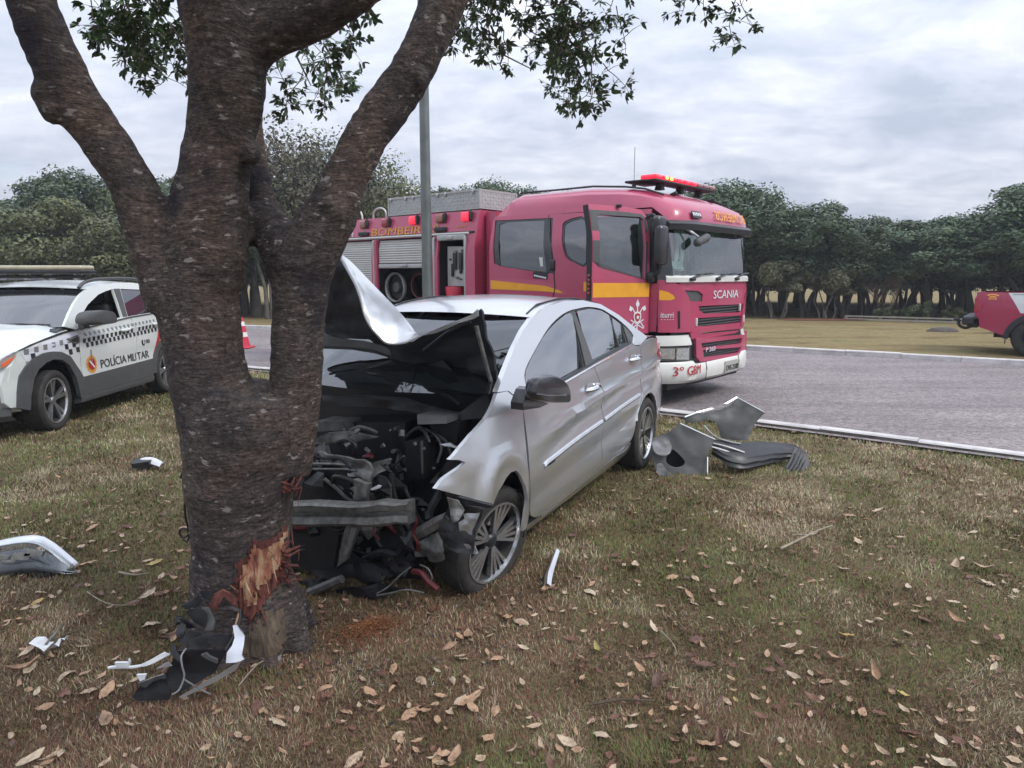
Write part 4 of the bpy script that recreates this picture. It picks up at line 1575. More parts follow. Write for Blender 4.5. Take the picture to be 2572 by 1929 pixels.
    V.sheet('pillar_trim', [(1.452, 1.395), (1.535, 1.397), (1.51, 1.2), (1.48, 1.05), (1.33, 1.04), (1.40, 1.181), (1.452, 1.324)], side, 'cladding', off=-.004, thick=.005)
    # bright belt moulding
    mb = V.mb()
    mb.tube([(x, side(x, z)[1] + .004, z) for x, z in ((.9, .984), (1.449, 1.027), (2.0, 1.063), (2.40, 1.092))], .007, 5)
    mb.build('belt_moulding', 'chrome', V.o, True)
    # ---- door furniture
    for par, (x0, x1), z in ((d1, (1.21, 1.43), .893), (d2, (2.22, 2.44), .985)):
        cup = V.mb()
        xm = (x0 + x1) / 2 - .02
        rings = []
        for k in range(5):
            a = k / 4
            rings.append([(xm + math.cos(t) * .082 * (1 - a * .75), side(xm, z)[1] + .003 - .001 * k, z + math.sin(t) * .042 * (1 - a * .75)) for t in np.linspace(0, 2 * PI, 16, endpoint=False)])
        cup.rings(rings)
        h = V.mb()
        pts = crom([(x0 + .005, side(x0, z)[1] + .004, z - .004), (x0 + .05, side(x0, z)[1] + .036, z), (xm + .03, side(xm, z)[1] + .043, z + .004), (x1 - .04, side(x1, z)[1] + .034, z + .008), (x1, side(x1, z)[1] + .004, z + .012)], 4)
        h.tube(pts, list(np.interp(np.linspace(0, 1, len(pts)), [0, .15, .5, .85, 1], [.010, .017, .018, .016, .009])), 8)
        ho = h.build('handle', 'chrome', par, True)
        cup.build('handle_cup', 'silver_dull', par, True)
    # lower side strip: bright line over a grey base, with a dark letter mark at its tip
    for par, pts in ((d1, [(.47, .562), (.52, .572), (.64, .580), (1.0, .606), (1.49, .630)]), (d2, [(1.54, .633), (1.9, .655), (2.2, .668), (2.42, .677)])):
        mb = V.mb()
        rows = []
        for x, z in crom(pts, 4):
            hh = .017
            y = side(x, z)[1]
            rows.append([(x, y - .002, z - hh), (x, y + .011, z - hh * .7), (x, y + .013, z), (x, y + .006, z + hh * .25), (x, y + .010, z + hh * .6), (x, y - .002, z + hh)])
        mb.rings([list(q) for q in rows])
        mb.build('side_strip', 'alloy', par, True, 30)
    mb = V.mb()
    for i in range(5):
        x = .525 + i * .02
        mb.box((x, side(x, .566)[1] + .012, .560 + i * .0012), (.012, .004, .011))
    mb.build('strip_mark', 'black_plastic', d1)
    # ---- door mirror
    me_ = [(-0.037,0.98,1.093),(-0.002,0.98,1.142),(0.091,0.98,1.151),(0.213,0.98,1.14),(0.344,0.98,1.105),(0.448,0.98,1.048),(0.485,0.98,0.988),(0.478,0.98,0.949),(0.398,0.98,0.956),(0.216,0.98,0.986),(0.035,0.98,1.027),(-0.029,0.98,1.05)]
    mir = V.mb()
    c = np.mean(np.array(me_), axis=0)
    rings = []
    for t, k in ((-.06, .5), (-.05, .75), (-.03, .92), (0, .97), (.02, .95), (.04, .90), (.045, .84)):
        rings.append([(c[0] + (p[0] - c[0]) * k - t * .25, .98 + t * .9, c[2] + (p[2] - c[2]) * k) for p in crom([tuple(q) for q in me_], 2, True)])
    mir.rings(rings)
    mo = mir.build('door_mirror', 'mirror_black', V.o, True, 45)
    ln = V.mb()
    pl = [(-0.044,1.035,1.078),(0.089,1.035,1.049),(0.331,1.035,1.013)]
    ln.tube([tuple(p) for p in pl], .006, 5)
    ln.build('indicator_slit', 'lens_dark', mo)
    ft = V.mb()
    fp = [(0.019,0.86,0.977),(0.016,0.86,1.014),(0.074,0.86,1.074),(0.116,0.86,1.083),(0.145,0.86,1.032),(0.212,0.86,0.995),(0.344,0.86,0.957),(0.22,0.86,0.955)]
    ft.plate(fp, .07, None)
    ft.build('mirror_foot', 'mirror_black', mo)
    # ---- roof, screens, boot
    n = 15

    def across(x, z, bulge, fx=0.0, wmax=None):
        w0 = wsed(x, z) if wmax is None else wmax
        return [(x - fx * (1 - t * t), w0 * t, z + bulge * (1 - t * t)) for t in np.linspace(-1, 1, n)]
    rows = []
    for x, z in crom([(.84, 1.392), (1.07, 1.447), (1.43, 1.474), (1.75, 1.468), (2.07, 1.428), (2.36, 1.335)], 4):
        t = (x - .84) / 1.5
        rows.append(across(x, z - .002, .035 * math.sin(PI * min(1, max(0, .25 + t * .6))), .10 * max(0, 1 - t * 2.5)))
    mb = V.mb()
    mb.grid(rows)
    mb.build('roof', 'silver_paint', V.o, True, 60)
    # thin trim lines let into the roof
    for s in (-1, 1):
        mb = V.mb()
        mb.tube([(x, s * (wsed(x, z) - .055), z + .012) for x, z in ((.88, 1.398), (1.07, 1.447), (1.43, 1.474), (1.75, 1.468), (2.07, 1.428), (2.34, 1.34))], .007, 5)
        mb.build('roof_moulding', 'dark_metal', V.o, True)
    rows = []
    for k, (x, z) in enumerate(crom([(.085, 1.035), (.26, 1.130), (.45, 1.226), (.65, 1.316), (.84, 1.384)], 3)):
        rows.append(across(x, z, .0, .20 - .10 * k / 12, wsed(x, z) - .012))
    mb = V.mb()
    mb.grid(rows)
    mb.build('windshield', 'shield_glass', V.o, True, 60)
    rows = [across(x, z, .012, -.09 * k / 6, wsed(x, z) - .02) for k, (x, z) in enumerate(resample([(2.36, 1.33), (2.64, 1.20), (2.85, 1.115)], 7))]
    mb = V.mb()
    mb.grid(rows)
    mb.build('rear_window', 'tint_glass', V.o, True, 60)
    rows = [across(x, z, .02, -.06, wsed(x, min(z, 1.1)) - .01) for x, z in ((2.82, 1.118), (2.9, 1.112), (3.1, 1.108), (3.3, 1.09), (3.44, 1.06), (3.50, 1.0), (3.52, .85), (3.50, .70))]
    mb = V.mb()
    mb.grid(rows)
    mb.build('boot_lid', 'silver_paint', V.o, True, 50)
    rows = [across(x, z, 0, -.10, wsed(3.5, z) + .0) for x, z in ((3.50, .70), (3.53, .62), (3.55, .5), (3.53, .38), (3.45, .28), (3.2, .24))]
    mb = V.mb()
    mb.grid(rows)
    mb.build('rear_bumper', 'silver_paint', V.o, True, 50)
    V.sheet('tail_light', [(3.13, .955), (3.30, .99), (3.46, 1.0), (3.505, .93), (3.50, .86), (3.38, .86), (3.2, .915)], side, 'tail_red', off=.006, thick=.02, step=.05)
    mb = V.mb()
    mb.grid([[(x, wsed(x, .93) * .999 - k * .12, z) for k in (0, 1, 2)] for x, z in ((3.53, 1.0), (3.55, .92), (3.545, .86))])
    mb.build('tail_light', 'tail_red', V.o, True)
    # ---- underbody, wheel housings, cabin
    mb = V.mb()
    mb.box((1.55, 0, .24), (3.1, 1.42, .10))
    mb.box((2.9, 0, .42), (1.1, 1.3, .3))
    mb.build('underbody', 'engine_black', V.o)
    for s in (1, -1):
        mb = V.mb()
        rows = []
        for a in np.linspace(R(-15), R(195), 16):
            rows.append([(2.665 + .36 * math.cos(a), s * w, .305 + .36 * math.sin(a)) for w in (.80, .52)])
        mb.grid(rows)
        rows = [[(2.665, s * .52, .305)] + [(2.665 + .36 * math.cos(a), s * .52, .305 + .36 * math.sin(a)) for a in np.linspace(R(-15), R(195), 16)]]
        mb.add(rows[0], [(0, i, i + 1) for i in range(1, 16)])
        mb.build('wheel_housing', 'engine_black', V.o, True)
    mb = V.mb()
    rows = []
    for a in np.linspace(R(-20), R(120), 12):
        rows.append([(-.02 + .345 * math.cos(a), w, .30 + .345 * math.sin(a)) for w in (.80, .50)])
    mb.grid(rows)
    mb.build('wheel_housing', 'engine_black', V.o, True)
    mb = V.mb()
    mb.box((.30, 0, .62), (.06, 1.40, .72))
    mb.build('firewall', 'engine_black', V.o)
    mb = V.mb()
    mb.grid([[(x, w * 1.3, z + .02 * (1 - (w * 2) ** 2)) for w in np.linspace(-.5, .5, 9)] for x, z in ((.20, 1.0), (.40, 1.03), (.62, 1.01), (.72, .93), (.74, .7))])
    mb.build('dashboard', 'interior', V.o, True)
    mb = V.mb()
    mb.lathe([(.18 + .012 * math.cos(a), .012 * math.sin(a)) for a in np.linspace(0, 2 * PI, 8, endpoint=False)], 24, 'X', (.80, .36, .95), True)
    mb.build('steering_wheel', 'interior', V.o, True)
    for x, z0 in ((1.25, .55), (2.15, .58)):
        for s in (-.38, .38):
            mb = V.mb()
            mb.rbox((x, s, z0), (.5, .5, .16), .05)
            mb.rbox((x + .30, s, z0 + .32), (.14, .48, .62), .06, (0, R(12), 0))
            mb.rbox((x + .38, s, z0 + .72), (.09, .26, .16), .04)
            mb.build('seat', 'interior', V.o, True)
    # ---- wheels
    wheel(V, 2.665, .755, .305, .185, 'fan', rz=.2)
    wheel(V, 2.665, -.755, .305, .185, 'fan', face=-1)
    wheel(V, .02, -.72, .305, .185, 'fan', face=-1)
    hub = [(0.075,0.735,0.25)][0]
    wheel(V, hub[0], .665, .305, .19, 'fan', camber=R(-8), steer=R(-9), rz=.55, drop=.305 - hub[2] + .012)
    return V


SED = build_sedan()


def sed_front(V):
    """everything the missing bumper and the folded bonnet lay bare"""
    o = V.o

    def plate(name, pts, t, m, parent=None):
        mb = V.mb()
        mb.plate(pts, t, (-1, 0, 0))
        return mb.build(name, m, parent or o)

    def crumple(name, pts, m, amp=.03, t=.006, seed=0, step=.03, parent=None):
        """torn, buckled sheet: outline in the cross plane, buckled along the car"""
        x0 = sum(p[0] for p in pts) / len(pts)
        def f(a, b, off=0.0):
            # outline carried in (w,z); depth from the nearest outline points plus buckles
            sw = sx = 0
            for p in pts:
                k = 1 / ((p[1] - a) ** 2 + (p[2] - b) ** 2 + 5e-3)
                sw += k
                sx += k * p[0]
            x = sx / sw + amp * noise.noise(Vector((a * 11, b * 11, seed))) + amp * .5 * noise.noise(Vector((a * 26, b * 26, seed + 3)))
            return (x - off, a, b)
        return V.sheet(name, [(p[1], p[2]) for p in pts], f, m, step=step, thick=t, smooth=True, angle=50, parent=parent)

    def hose(name, pts, r, m):
        mb = V.mb()
        mb.tube(crom(pts, 5), r, 7)
        return mb.build(name, m, o, True)

    # --- folded bonnet: dark pressed underside towards the camera, its nose bent over showing paint
    under = [(0.02,-0.316,1.782),(-0.001,-0.225,1.749),(-0.021,-0.146,1.679),(-0.021,-0.079,1.591),(-0.001,-0.052,1.477),(-0.001,-0.001,1.371),(-0.001,0.09,1.285),(-0.001,0.22,1.286),(0.019,0.301,1.327),(0.039,0.394,1.366),(0.058,0.512,1.411),(0.079,0.605,1.445),(0.099,0.639,1.475),(0.099,0.65,1.457),(0.138,0.661,1.316),(0.16,0.68,1.217),(0.179,0.695,1.135),(0.218,0.678,1.008),(0.239,0.651,0.961),(0.24,0.618,1.046),(0.219,0.529,1.094),(0.22,0.44,1.107),(0.239,0.368,1.114),(0.239,0.308,1.173),(0.219,0.236,1.148),(0.199,0.162,1.138),(0.2,0.05,1.146),(0.2,-0.013,1.17),(0.199,-0.017,1.217),(0.199,-0.077,1.248),(0.199,-0.142,1.279),(0.199,-0.279,1.277),(0.199,-0.376,1.269),(0.198,-0.489,1.307),(0.2,-0.58,1.332),(0.019,-0.393,1.744)]
    bo = crumple('bonnet', under, 'underside', .03, .02, 1, .04)
    lobe = [(0.16,0.212,1.133),(0.139,0.371,1.187),(0.138,0.43,1.13),(0.159,0.465,1.071),(0.179,0.404,1.052),(0.18,0.298,1.09)]
    crumple('bonnet_brace', lobe, 'engine_black', .02, .012, 4, .05, bo)
    lip = [(0.159,-0.527,1.305),(0.17,-0.351,1.273),(0.17,-0.188,1.269),(0.169,-0.054,1.251),(0.169,0.006,1.221),(0.169,0.01,1.175),(0.169,-0.106,1.198),(0.17,-0.275,1.211),(0.169,-0.469,1.208),(0.169,-0.541,1.209)]
    crumple('bonnet_rear_edge', lip, 'fender_inner', .015, .02, 7, .04, bo)
    seam = V.mb()
    seam.tube([(0.129,-0.505,1.222),(0.129,-0.241,1.225),(0.129,-0.075,1.213),(0.128,0.03,1.189)], .008, 5)
    seam.build('rubber_seal', 'hose_black', bo, True)
    ra = [(-0.12,-0.1,1.772),(-0.151,-0.044,1.716),(-0.192,0.032,1.653),(-0.23,0.102,1.589),(-0.261,0.154,1.521),(-0.281,0.188,1.453),(-0.291,0.233,1.391),(-0.282,0.267,1.352),(-0.261,0.3,1.314),(-0.22,0.333,1.308),(-0.15,0.348,1.312),(-0.061,0.356,1.336)]
    rb = [(-0.12,-0.099,1.772),(-0.111,-0.068,1.747),(-0.1,-0.032,1.72),(-0.09,0.057,1.638),(-0.081,0.145,1.557),(-0.07,0.209,1.497),(-0.071,0.274,1.438),(-0.061,0.317,1.385),(-0.061,0.356,1.337)]
    A, B = resample(crom(ra, 4), 40), resample(crom(rb, 4), 40)
    rows = []
    for i, (a, b) in enumerate(zip(A, B)):
        row = []
        for t in np.linspace(0, 1, 11):
            p = a + (b - a) * t
            k = 4 * t * (1 - t)
            row.append((p[0] - .035 * k * math.sin(PI * i / 39) + .010 * k * noise.noise(Vector((i * .25, t * 3, 4))), p[1], p[2] + .012 * k + .006 * k * noise.noise(Vector((i * .3, t * 4, 9)))))
        rows.append(row)
    mb = V.mb()
    mb.grid(rows)
    mb.build('bonnet_nose', 'silver_paint', bo, True, 70)
    mb = V.mb()
    mb.tube([tuple(p) for p in A], .007, 6)
    mb.build('bonnet_hem', 'silver_dull', bo, True)
    edge = [(-0.002,0.326,1.329),(0.02,0.407,1.363),(0.029,0.458,1.384),(0.039,0.523,1.409),(0.059,0.616,1.447),(0.079,0.648,1.476),(0.059,0.65,1.441),(0.05,0.628,1.427),(0.029,0.557,1.405),(0.01,0.47,1.367),(-0.012,0.412,1.346)]
    crumple('bonnet_edge', edge, 'silver_dull', .012, .012, 5, .03, bo)
    rib = V.mb()
    rib.tube(crom([(0.05,0.646,1.39),(0.068,0.656,1.312),(0.099,0.664,1.223),(0.139,0.668,1.13),(0.18,0.667,1.062)], 4), .013, 6)
    rib.build('bonnet_rib', 'dull_steel', bo, True)
    rib = V.mb()
    rib.tube(crom([(0.099,0.286,1.239),(0.049,0.462,1.344),(0.04,0.508,1.365),(0.04,0.557,1.393),(0.049,0.612,1.413)], 4), .012, 6)
    rib.build('bonnet_rib', 'underside', bo, True)
    hg = [(0.16,0.676,1.062),(0.179,0.689,1.009),(0.199,0.679,0.949),(0.198,0.664,0.936),(0.179,0.672,0.984),(0.17,0.666,1.032)]
    crumple('bonnet_hinge', hg, 'bright_steel', .01, .02, 3, .03, bo)
    rod = V.mb()
    rod.tube([(0.149,0.198,1.148),(0.119,0.207,1.095),(0.1,0.204,1.041)], .006, 5)
    rod.build('bonnet_stay', 'engine_black', bo)

    # --- cowl and wiper area
    cw = [(0.119,-0.456,0.934),(0.099,-0.062,0.963),(0.079,0.153,0.966),(0.059,0.338,0.936),(0.06,0.439,0.921),(0.08,0.518,0.916),(0.099,0.534,0.93),(0.159,0.616,0.998),(0.199,0.657,1.035),(0.139,0.689,0.968),(0.078,0.66,0.898),(0.02,0.472,0.868),(0.029,0.187,0.904),(0.05,-0.398,0.884)]
    crumple('cowl_panel', cw, 'engine_black', .02, .03, 8, .05)
    for pts in ([(0.02,-0.046,1.104),(0.04,0.063,1.088),(0.048,0.225,1.058),(0.059,0.405,1.025),(0.06,0.53,0.968)], [(0.05,0.055,1.078),(0.05,0.186,1.038),(0.079,0.392,1.029),(0.08,0.411,1.04)]):
        hose('wiper_arm', pts, .009, 'hose_black')

    # --- engine bay pieces
    bx = [(0.049,0.347,0.917),(0.079,0.516,0.915),(0.059,0.524,0.884),(0.029,0.364,0.87)]
    plate('fluid_box', bx, .12, 'cladding')
    crumple('intake_duct', [(-0.221,-0.298,0.725),(-0.161,-0.164,0.79),(-0.12,-0.038,0.804),(-0.101,0.121,0.782),(-0.181,0.028,0.755),(-0.22,-0.125,0.736),(-0.251,-0.232,0.726)], 'grimy_grey', .03, .03, 11, .04)
    crumple('upper_tie_bar', [(-0.301,-0.14,0.715),(-0.301,-0.029,0.713),(-0.32,0.068,0.711),(-0.33,0.19,0.715),(-0.341,0.244,0.695),(-0.361,0.256,0.659),(-0.361,0.252,0.608),(-0.351,0.183,0.617),(-0.341,0.094,0.619),(-0.331,0.057,0.655),(-0.31,-0.06,0.672)], 'dull_steel', .03, .02, 12, .03)
    crumple('lamp_bracket', [(-0.3,0.226,0.697),(-0.241,0.305,0.72),(-0.261,0.306,0.665),(-0.3,0.258,0.644),(-0.321,0.226,0.613)], 'dull_steel', .03, .01, 13, .03)
    crumple('lamp_bracket', [(-0.301,0.22,0.632),(-0.261,0.27,0.613),(-0.221,0.295,0.57),(-0.24,0.295,0.561),(-0.28,0.241,0.589)], 'dull_steel', .02, .01, 14, .03)
    crumple('inner_panel', [(-0.28,0.239,0.542),(-0.221,0.282,0.568),(-0.222,0.293,0.496),(-0.241,0.285,0.472)], 'olive_grey', .02, .008, 15, .03)
    crumple('inner_panel', [(-0.26,0.167,0.556),(-0.261,0.215,0.526),(-0.241,0.293,0.459),(-0.261,0.29,0.442),(-0.281,0.184,0.439)], 'grimy_grey', .03, .008, 16, .03)
    # radiator: frame, tubes, fins
    rp = [(-0.301,-0.428,0.601),(-0.301,0.107,0.646),(-0.301,0.086,0.437),(-0.301,-0.445,0.355)]
    rad = plate('radiator', rp, .03, 'engine_black')
    zb, zt = rp[2][2], rp[1][2]
    wl, wr = rp[0][1], rp[1][1]
    for k in range(13):
        z = zb + (zt - zb) * (k + .4) / 17
        mb = V.mb()
        mb.box((-.308, (wl + wr) / 2, z), (.02, wr - wl - .03, .006))
        mb.build('radiator_fin', 'grimy_grey', rad)
    zf = zb + (zt - zb) * .68
    for k in range(34):
        w = wl + (wr - wl) * (k + .5) / 34
        mb = V.mb()
        mb.box((-.306, w, (zf + zt) / 2 - .015), (.016, .004, zt - zf - .03))
        mb.build('radiator_fin', 'dull_steel', rad)
    mb = V.mb()
    mb.tube([(-0.33,-0.397,0.624),(-0.331,0.003,0.67),(-0.33,0.11,0.675)], .008, 6)
    mb.tube([(-0.33,-0.399,0.591),(-0.33,0.073,0.651),(-0.331,0.144,0.651)], .007, 6)
    mb.build('cooling_pipe', 'dull_steel', o, True)
    rp2 = [(-0.341,-0.411,0.269),(-0.341,0.054,0.342),(-0.341,-0.003,0.106),(-0.341,-0.429,0.015)]
    rad2 = plate('condenser', rp2, .03, 'engine_black')
    for k in range(14):
        t = (k + .5) / 14
        a, b = Vector(rp2[0]).lerp(Vector(rp2[3]), t), Vector(rp2[1]).lerp(Vector(rp2[2]), t)
        mb = V.mb()
        mb.tube([a + Vector((-.008, 0, 0)), b + Vector((-.008, 0, 0))], .004, 4)
        mb.build('condenser_tube', 'grimy_grey', rad2)
    crumple('radiator_support', [(-0.4,0.186,0.632),(-0.421,0.25,0.625),(-0.401,0.277,0.617),(-0.401,0.263,0.552),(-0.401,0.246,0.482),(-0.421,0.175,0.485),(-0.42,0.187,0.568)], 'dull_steel', .02, .03, 20, .025)
    crumple('radiator_support', [(-0.45,0.157,0.392),(-0.451,0.23,0.397),(-0.441,0.183,0.29),(-0.44,0.148,0.207),(-0.431,0.081,0.157),(-0.451,0.122,0.282)], 'dull_steel', .015, .03, 21, .025)
    crumple('support_flange', [(-0.47,0.212,0.403),(-0.471,0.246,0.404),(-0.46,0.185,0.268),(-0.461,0.164,0.221),(-0.461,0.145,0.225),(-0.47,0.174,0.305)], 'bright_steel', .01, .01, 22, .02)
    # crash beam: rolled profile, its free end kinked
    mb = V.mb()
    L1 = [(-0.501,-0.262,0.402),(-0.501,-0.02,0.442),(-0.501,0.24,0.48),(-0.5,0.323,0.487),(-0.501,0.397,0.501),(-0.5,0.468,0.51),(-0.501,0.531,0.514)]
    rings = []
    for k, p in enumerate(L1):
        hh = .058 * (1 + .12 * math.sin(k * 2.1))
        kx = (.0, 0, .0, .012, .03, .045, .07)[k]
        rings.append([(p[0] + kx + dx, p[1], p[2] + dz * hh) for dx, dz in ((.06, -1), (.0, -1), (-.012, -.75), (-.004, -.22), (.02, -.08), (.02, .12), (-.004, .28), (-.01, .8), (.0, 1), (.06, 1))])
    mb.rings(rings)
    mb.build('crash_beam', 'bright_steel' if False else 'dull_steel', o, True, 30)
    # engine and dark boxes deeper in
    for nm, pts, t, m in (
            ('engine_block', [(0.019,-0.351,0.793),(0.02,0.206,0.845),(0.02,0.212,0.445),(0.019,0.132,0.211),(0.019,-0.108,-0.055),(0.019,-0.398,-0.111)], .25, 'engine_black'),
            ('battery', [(-0.121,0.302,0.776),(-0.121,0.412,0.793),(-0.12,0.412,0.584),(-0.121,0.305,0.562)], .17, 'engine_black'),
            ('fuse_box', [(0,0.386,0.859),(-0.001,0.564,0.883),(-0.001,0.545,0.772),(-0.001,0.393,0.756)], .14, 'engine_black'),
            ('air_box', [(-0.06,-0.37,0.814),(-0.06,-0.172,0.825),(-0.061,-0.144,0.781),(-0.06,-0.374,0.75)], .16, 'grimy_grey'),
            ('strut_tower', [(0.079,0.278,0.726),(0.08,0.504,0.698),(0.079,0.45,0.462),(0.079,0.275,0.198)], .15, 'engine_black')):
        mb = V.mb()
        mb.plate(pts, -t, (-1, 0, 0))
        mb.build(nm, m, o)
    plate('battery_edge', [(-0.126,0.408,0.793),(-0.125,0.418,0.794),(-0.126,0.418,0.619),(-0.126,0.411,0.618)], .01, 'cladding', o)
    for i, (pts, r, m) in enumerate((
            ([(-0.101,-0.082,0.795),(-0.121,0.001,0.827),(-0.12,0.073,0.819),(-0.1,0.103,0.799)], .010, 'grimy_grey'),
            ([(-0.22,-0.069,0.754),(-0.241,0.005,0.781),(-0.241,0.067,0.758),(-0.24,0.056,0.705)], .014, 'hose_black'),
            ([(-0.121,0.246,0.64),(-0.181,0.253,0.583),(-0.2,0.289,0.475),(-0.181,0.342,0.373)], .016, 'hose_black'),
            ([(-0.001,0.351,0.826),(-0.04,0.445,0.807),(-0.061,0.491,0.75),(-0.081,0.477,0.673)], .008, 'grimy_grey'),
            ([(-0.021,0.407,0.821),(-0.061,0.516,0.79),(-0.081,0.561,0.727)], .010, 'hose_black'),
            ([(-0.05,0.253,0.774),(-0.051,0.325,0.833),(-0.05,0.376,0.831),(-0.061,0.416,0.771)], .012, 'hose_black'),
            ([(-0.101,0.521,0.56),(-0.16,0.516,0.504),(-0.201,0.5,0.434),(-0.201,0.515,0.364)], .022, 'hose_black'),
            ([(-0.3,0.384,0.376),(-0.301,0.416,0.317),(-0.301,0.38,0.238),(-0.322,0.326,0.199)], .020, 'hose_black'),
            ([(-0.301,0.153,0.158),(-0.321,0.302,0.231),(-0.301,0.412,0.2),(-0.3,0.471,0.254)], .024, 'engine_black'),
            ([(-0.34,0.496,0.478),(-0.351,0.523,0.444),(-0.351,0.503,0.385),(-0.352,0.528,0.333),(-0.34,0.512,0.291)], .009, 'hose_red'),
            ([(-0.361,0.503,0.184),(-0.382,0.565,0.197),(-0.38,0.603,0.162),(-0.381,0.661,0.129)], .016, 'hose_red'),
            ([(-0.36,0.544,0.227),(-0.381,0.605,0.226),(-0.38,0.627,0.181),(-0.38,0.595,0.146)], .004, 'dull_steel'),
            ([(-0.451,0.343,0.06),(-0.46,0.441,0.099),(-0.461,0.531,0.135),(-0.461,0.632,0.14)], .0045, 'dull_steel'),
            ([(-0.441,0.335,0.064),(-0.421,0.396,0.108),(-0.4,0.449,0.167),(-0.402,0.516,0.223)], .004, 'dull_steel'),
            ([(-0.361,0.211,0.44),(-0.34,0.297,0.418),(-0.301,0.358,0.343)], .010, 'hose_red'),
            ([(-0.5,-0.064,0.008),(-0.481,0.03,0.057),(-0.461,0.131,0.11)], .024, 'grimy_grey'))):
        hose('hose', pts, r, m)
    # suspension arm and buckled liner metal ahead of the wheel
    mb = V.mb()
    mb.tube([(-0.301,0.458,0.338),(-0.321,0.546,0.392),(-0.34,0.638,0.456),(-0.351,0.714,0.509)], [.030, .034, .032, .022], 6)
    mb.build('suspension_arm', 'dull_steel', o, True, 30)
    crumple('subframe', [(-0.301,0.522,0.335),(-0.321,0.593,0.376),(-0.322,0.639,0.342),(-0.301,0.649,0.302),(-0.321,0.629,0.235),(-0.341,0.563,0.244),(-0.32,0.493,0.244),(-0.301,0.489,0.272)], 'grimy_grey', .05, .03, 30, .025)
    crumple('subframe', [(-0.321,0.327,0.236),(-0.321,0.411,0.229),(-0.34,0.481,0.2),(-0.361,0.453,0.145),(-0.36,0.326,0.105),(-0.341,0.252,0.133)], 'engine_black', .05, .03, 31, .03)
    crumple('undertray', [(-0.461,-0.222,0.019),(-0.44,-0.098,0.051),(-0.42,0.05,0.088),(-0.421,0.104,0.084),(-0.46,0.009,0.014),(-0.48,-0.085,-0.035),(-0.48,-0.208,-0.046)], 'dark_metal', .03, .02, 32, .03)
    crumple('undertray', [(-0.441,-0.152,-0.067),(-0.401,0.048,0.012),(-0.38,0.298,0.085),(-0.4,0.479,0.103),(-0.421,0.327,0.021),(-0.45,-0.003,-0.061)], 'engine_black', .03, .02, 33, .05)
    crumple('fender_bracket', [(-0.361,0.791,0.555),(-0.331,0.834,0.561),(-0.31,0.887,0.559),(-0.32,0.867,0.504),(-0.331,0.848,0.459),(-0.33,0.845,0.422),(-0.34,0.877,0.349),(-0.381,0.86,0.345),(-0.391,0.858,0.344),(-0.401,0.832,0.346),(-0.41,0.808,0.39),(-0.421,0.791,0.44),(-0.421,0.782,0.492),(-0.401,0.81,0.512)], 'bright_steel', .012, .006, 40, .016)
    crumple('fender_bracket', [(-0.421,0.749,0.625),(-0.401,0.796,0.608),(-0.381,0.823,0.562),(-0.4,0.809,0.521),(-0.421,0.781,0.505),(-0.431,0.763,0.537),(-0.431,0.751,0.571)], 'dull_steel', .03, .006, 41, .016)
    crumple('wheel_liner', [(-0.362,0.662,0.42),(-0.381,0.702,0.515),(-0.391,0.739,0.579),(-0.381,0.823,0.579),(-0.332,0.903,0.568),(-0.351,0.879,0.503),(-0.362,0.862,0.436),(-0.381,0.861,0.379),(-0.391,0.856,0.346),(-0.4,0.807,0.349),(-0.38,0.708,0.347)], 'dark_metal', .03, .01, 46, .025)
    plate('torn_edge', [(-0.361,0.709,0.623),(-0.361,0.963,0.602),(-0.361,0.953,0.588),(-0.361,0.89,0.588),(-0.361,0.812,0.581),(-0.36,0.721,0.603)], .02, 'engine_black')
    crumple('inner_wing', [(-0.101,0.533,0.793),(-0.1,0.589,0.806),(-0.141,0.677,0.796),(-0.2,0.681,0.79),(-0.201,0.627,0.79),(-0.162,0.571,0.789)], 'bright_steel', .03, .01, 42, .02)
    crumple('inner_wing', [(-0.002,0.645,0.841),(0.02,0.698,0.878),(-0.001,0.756,0.859),(-0.121,0.713,0.796),(-0.141,0.677,0.81)], 'olive_grey', .02, .01, 43, .02)
    crumple('inner_wing', [(-0.1,0.605,0.737),(-0.201,0.681,0.735),(-0.201,0.743,0.735),(-0.201,0.64,0.611),(-0.15,0.526,0.495),(-0.101,0.471,0.561)], 'engine_black', .03, .02, 44, .04)
    mb = V.mb()
    mb.plate([(-0.421,0.307,0.604),(-0.421,0.349,0.628),(-0.421,0.37,0.628),(-0.421,0.361,0.615),(-0.421,0.315,0.598)], .01, (-1, 0, 0))
    mb.build('white_shard', 'white_plastic', o)
    # small clutter: clips, bolts, connectors
    r = random.Random(4)
    spots = [(-0.161,0.062,0.859),(-0.161,0.106,0.848),(-0.161,0.143,0.859),(-0.16,-0.003,0.845),(-0.161,0.342,0.879),(-0.161,0.367,0.888),(-0.16,0.396,0.898),(-0.161,0.409,0.871),(-0.16,-0.028,0.7),(-0.16,0.023,0.81),(-0.161,0.086,0.78),(-0.161,0.207,0.704),(-0.161,0.181,0.687),(-0.161,0.286,0.706),(-0.16,0.473,0.82),(-0.161,0.547,0.808),(-0.16,0.576,0.705),(-0.16,0.49,0.464),(-0.161,0.449,0.487),(-0.16,0.423,0.439),(-0.16,0.23,0.349),(-0.16,0.174,0.279),(-0.161,0.101,0.251),(-0.161,0.154,0.199),(-0.16,0.225,0.196),(-0.161,0.062,0.182),(-0.161,0.267,0.088),(-0.16,0.438,0.382),(-0.161,0.472,0.358),(-0.16,0.54,0.45),(-0.161,0.564,0.403),(-0.161,0.32,0.703),(-0.161,0.245,0.775),(-0.16,0.173,0.752)]
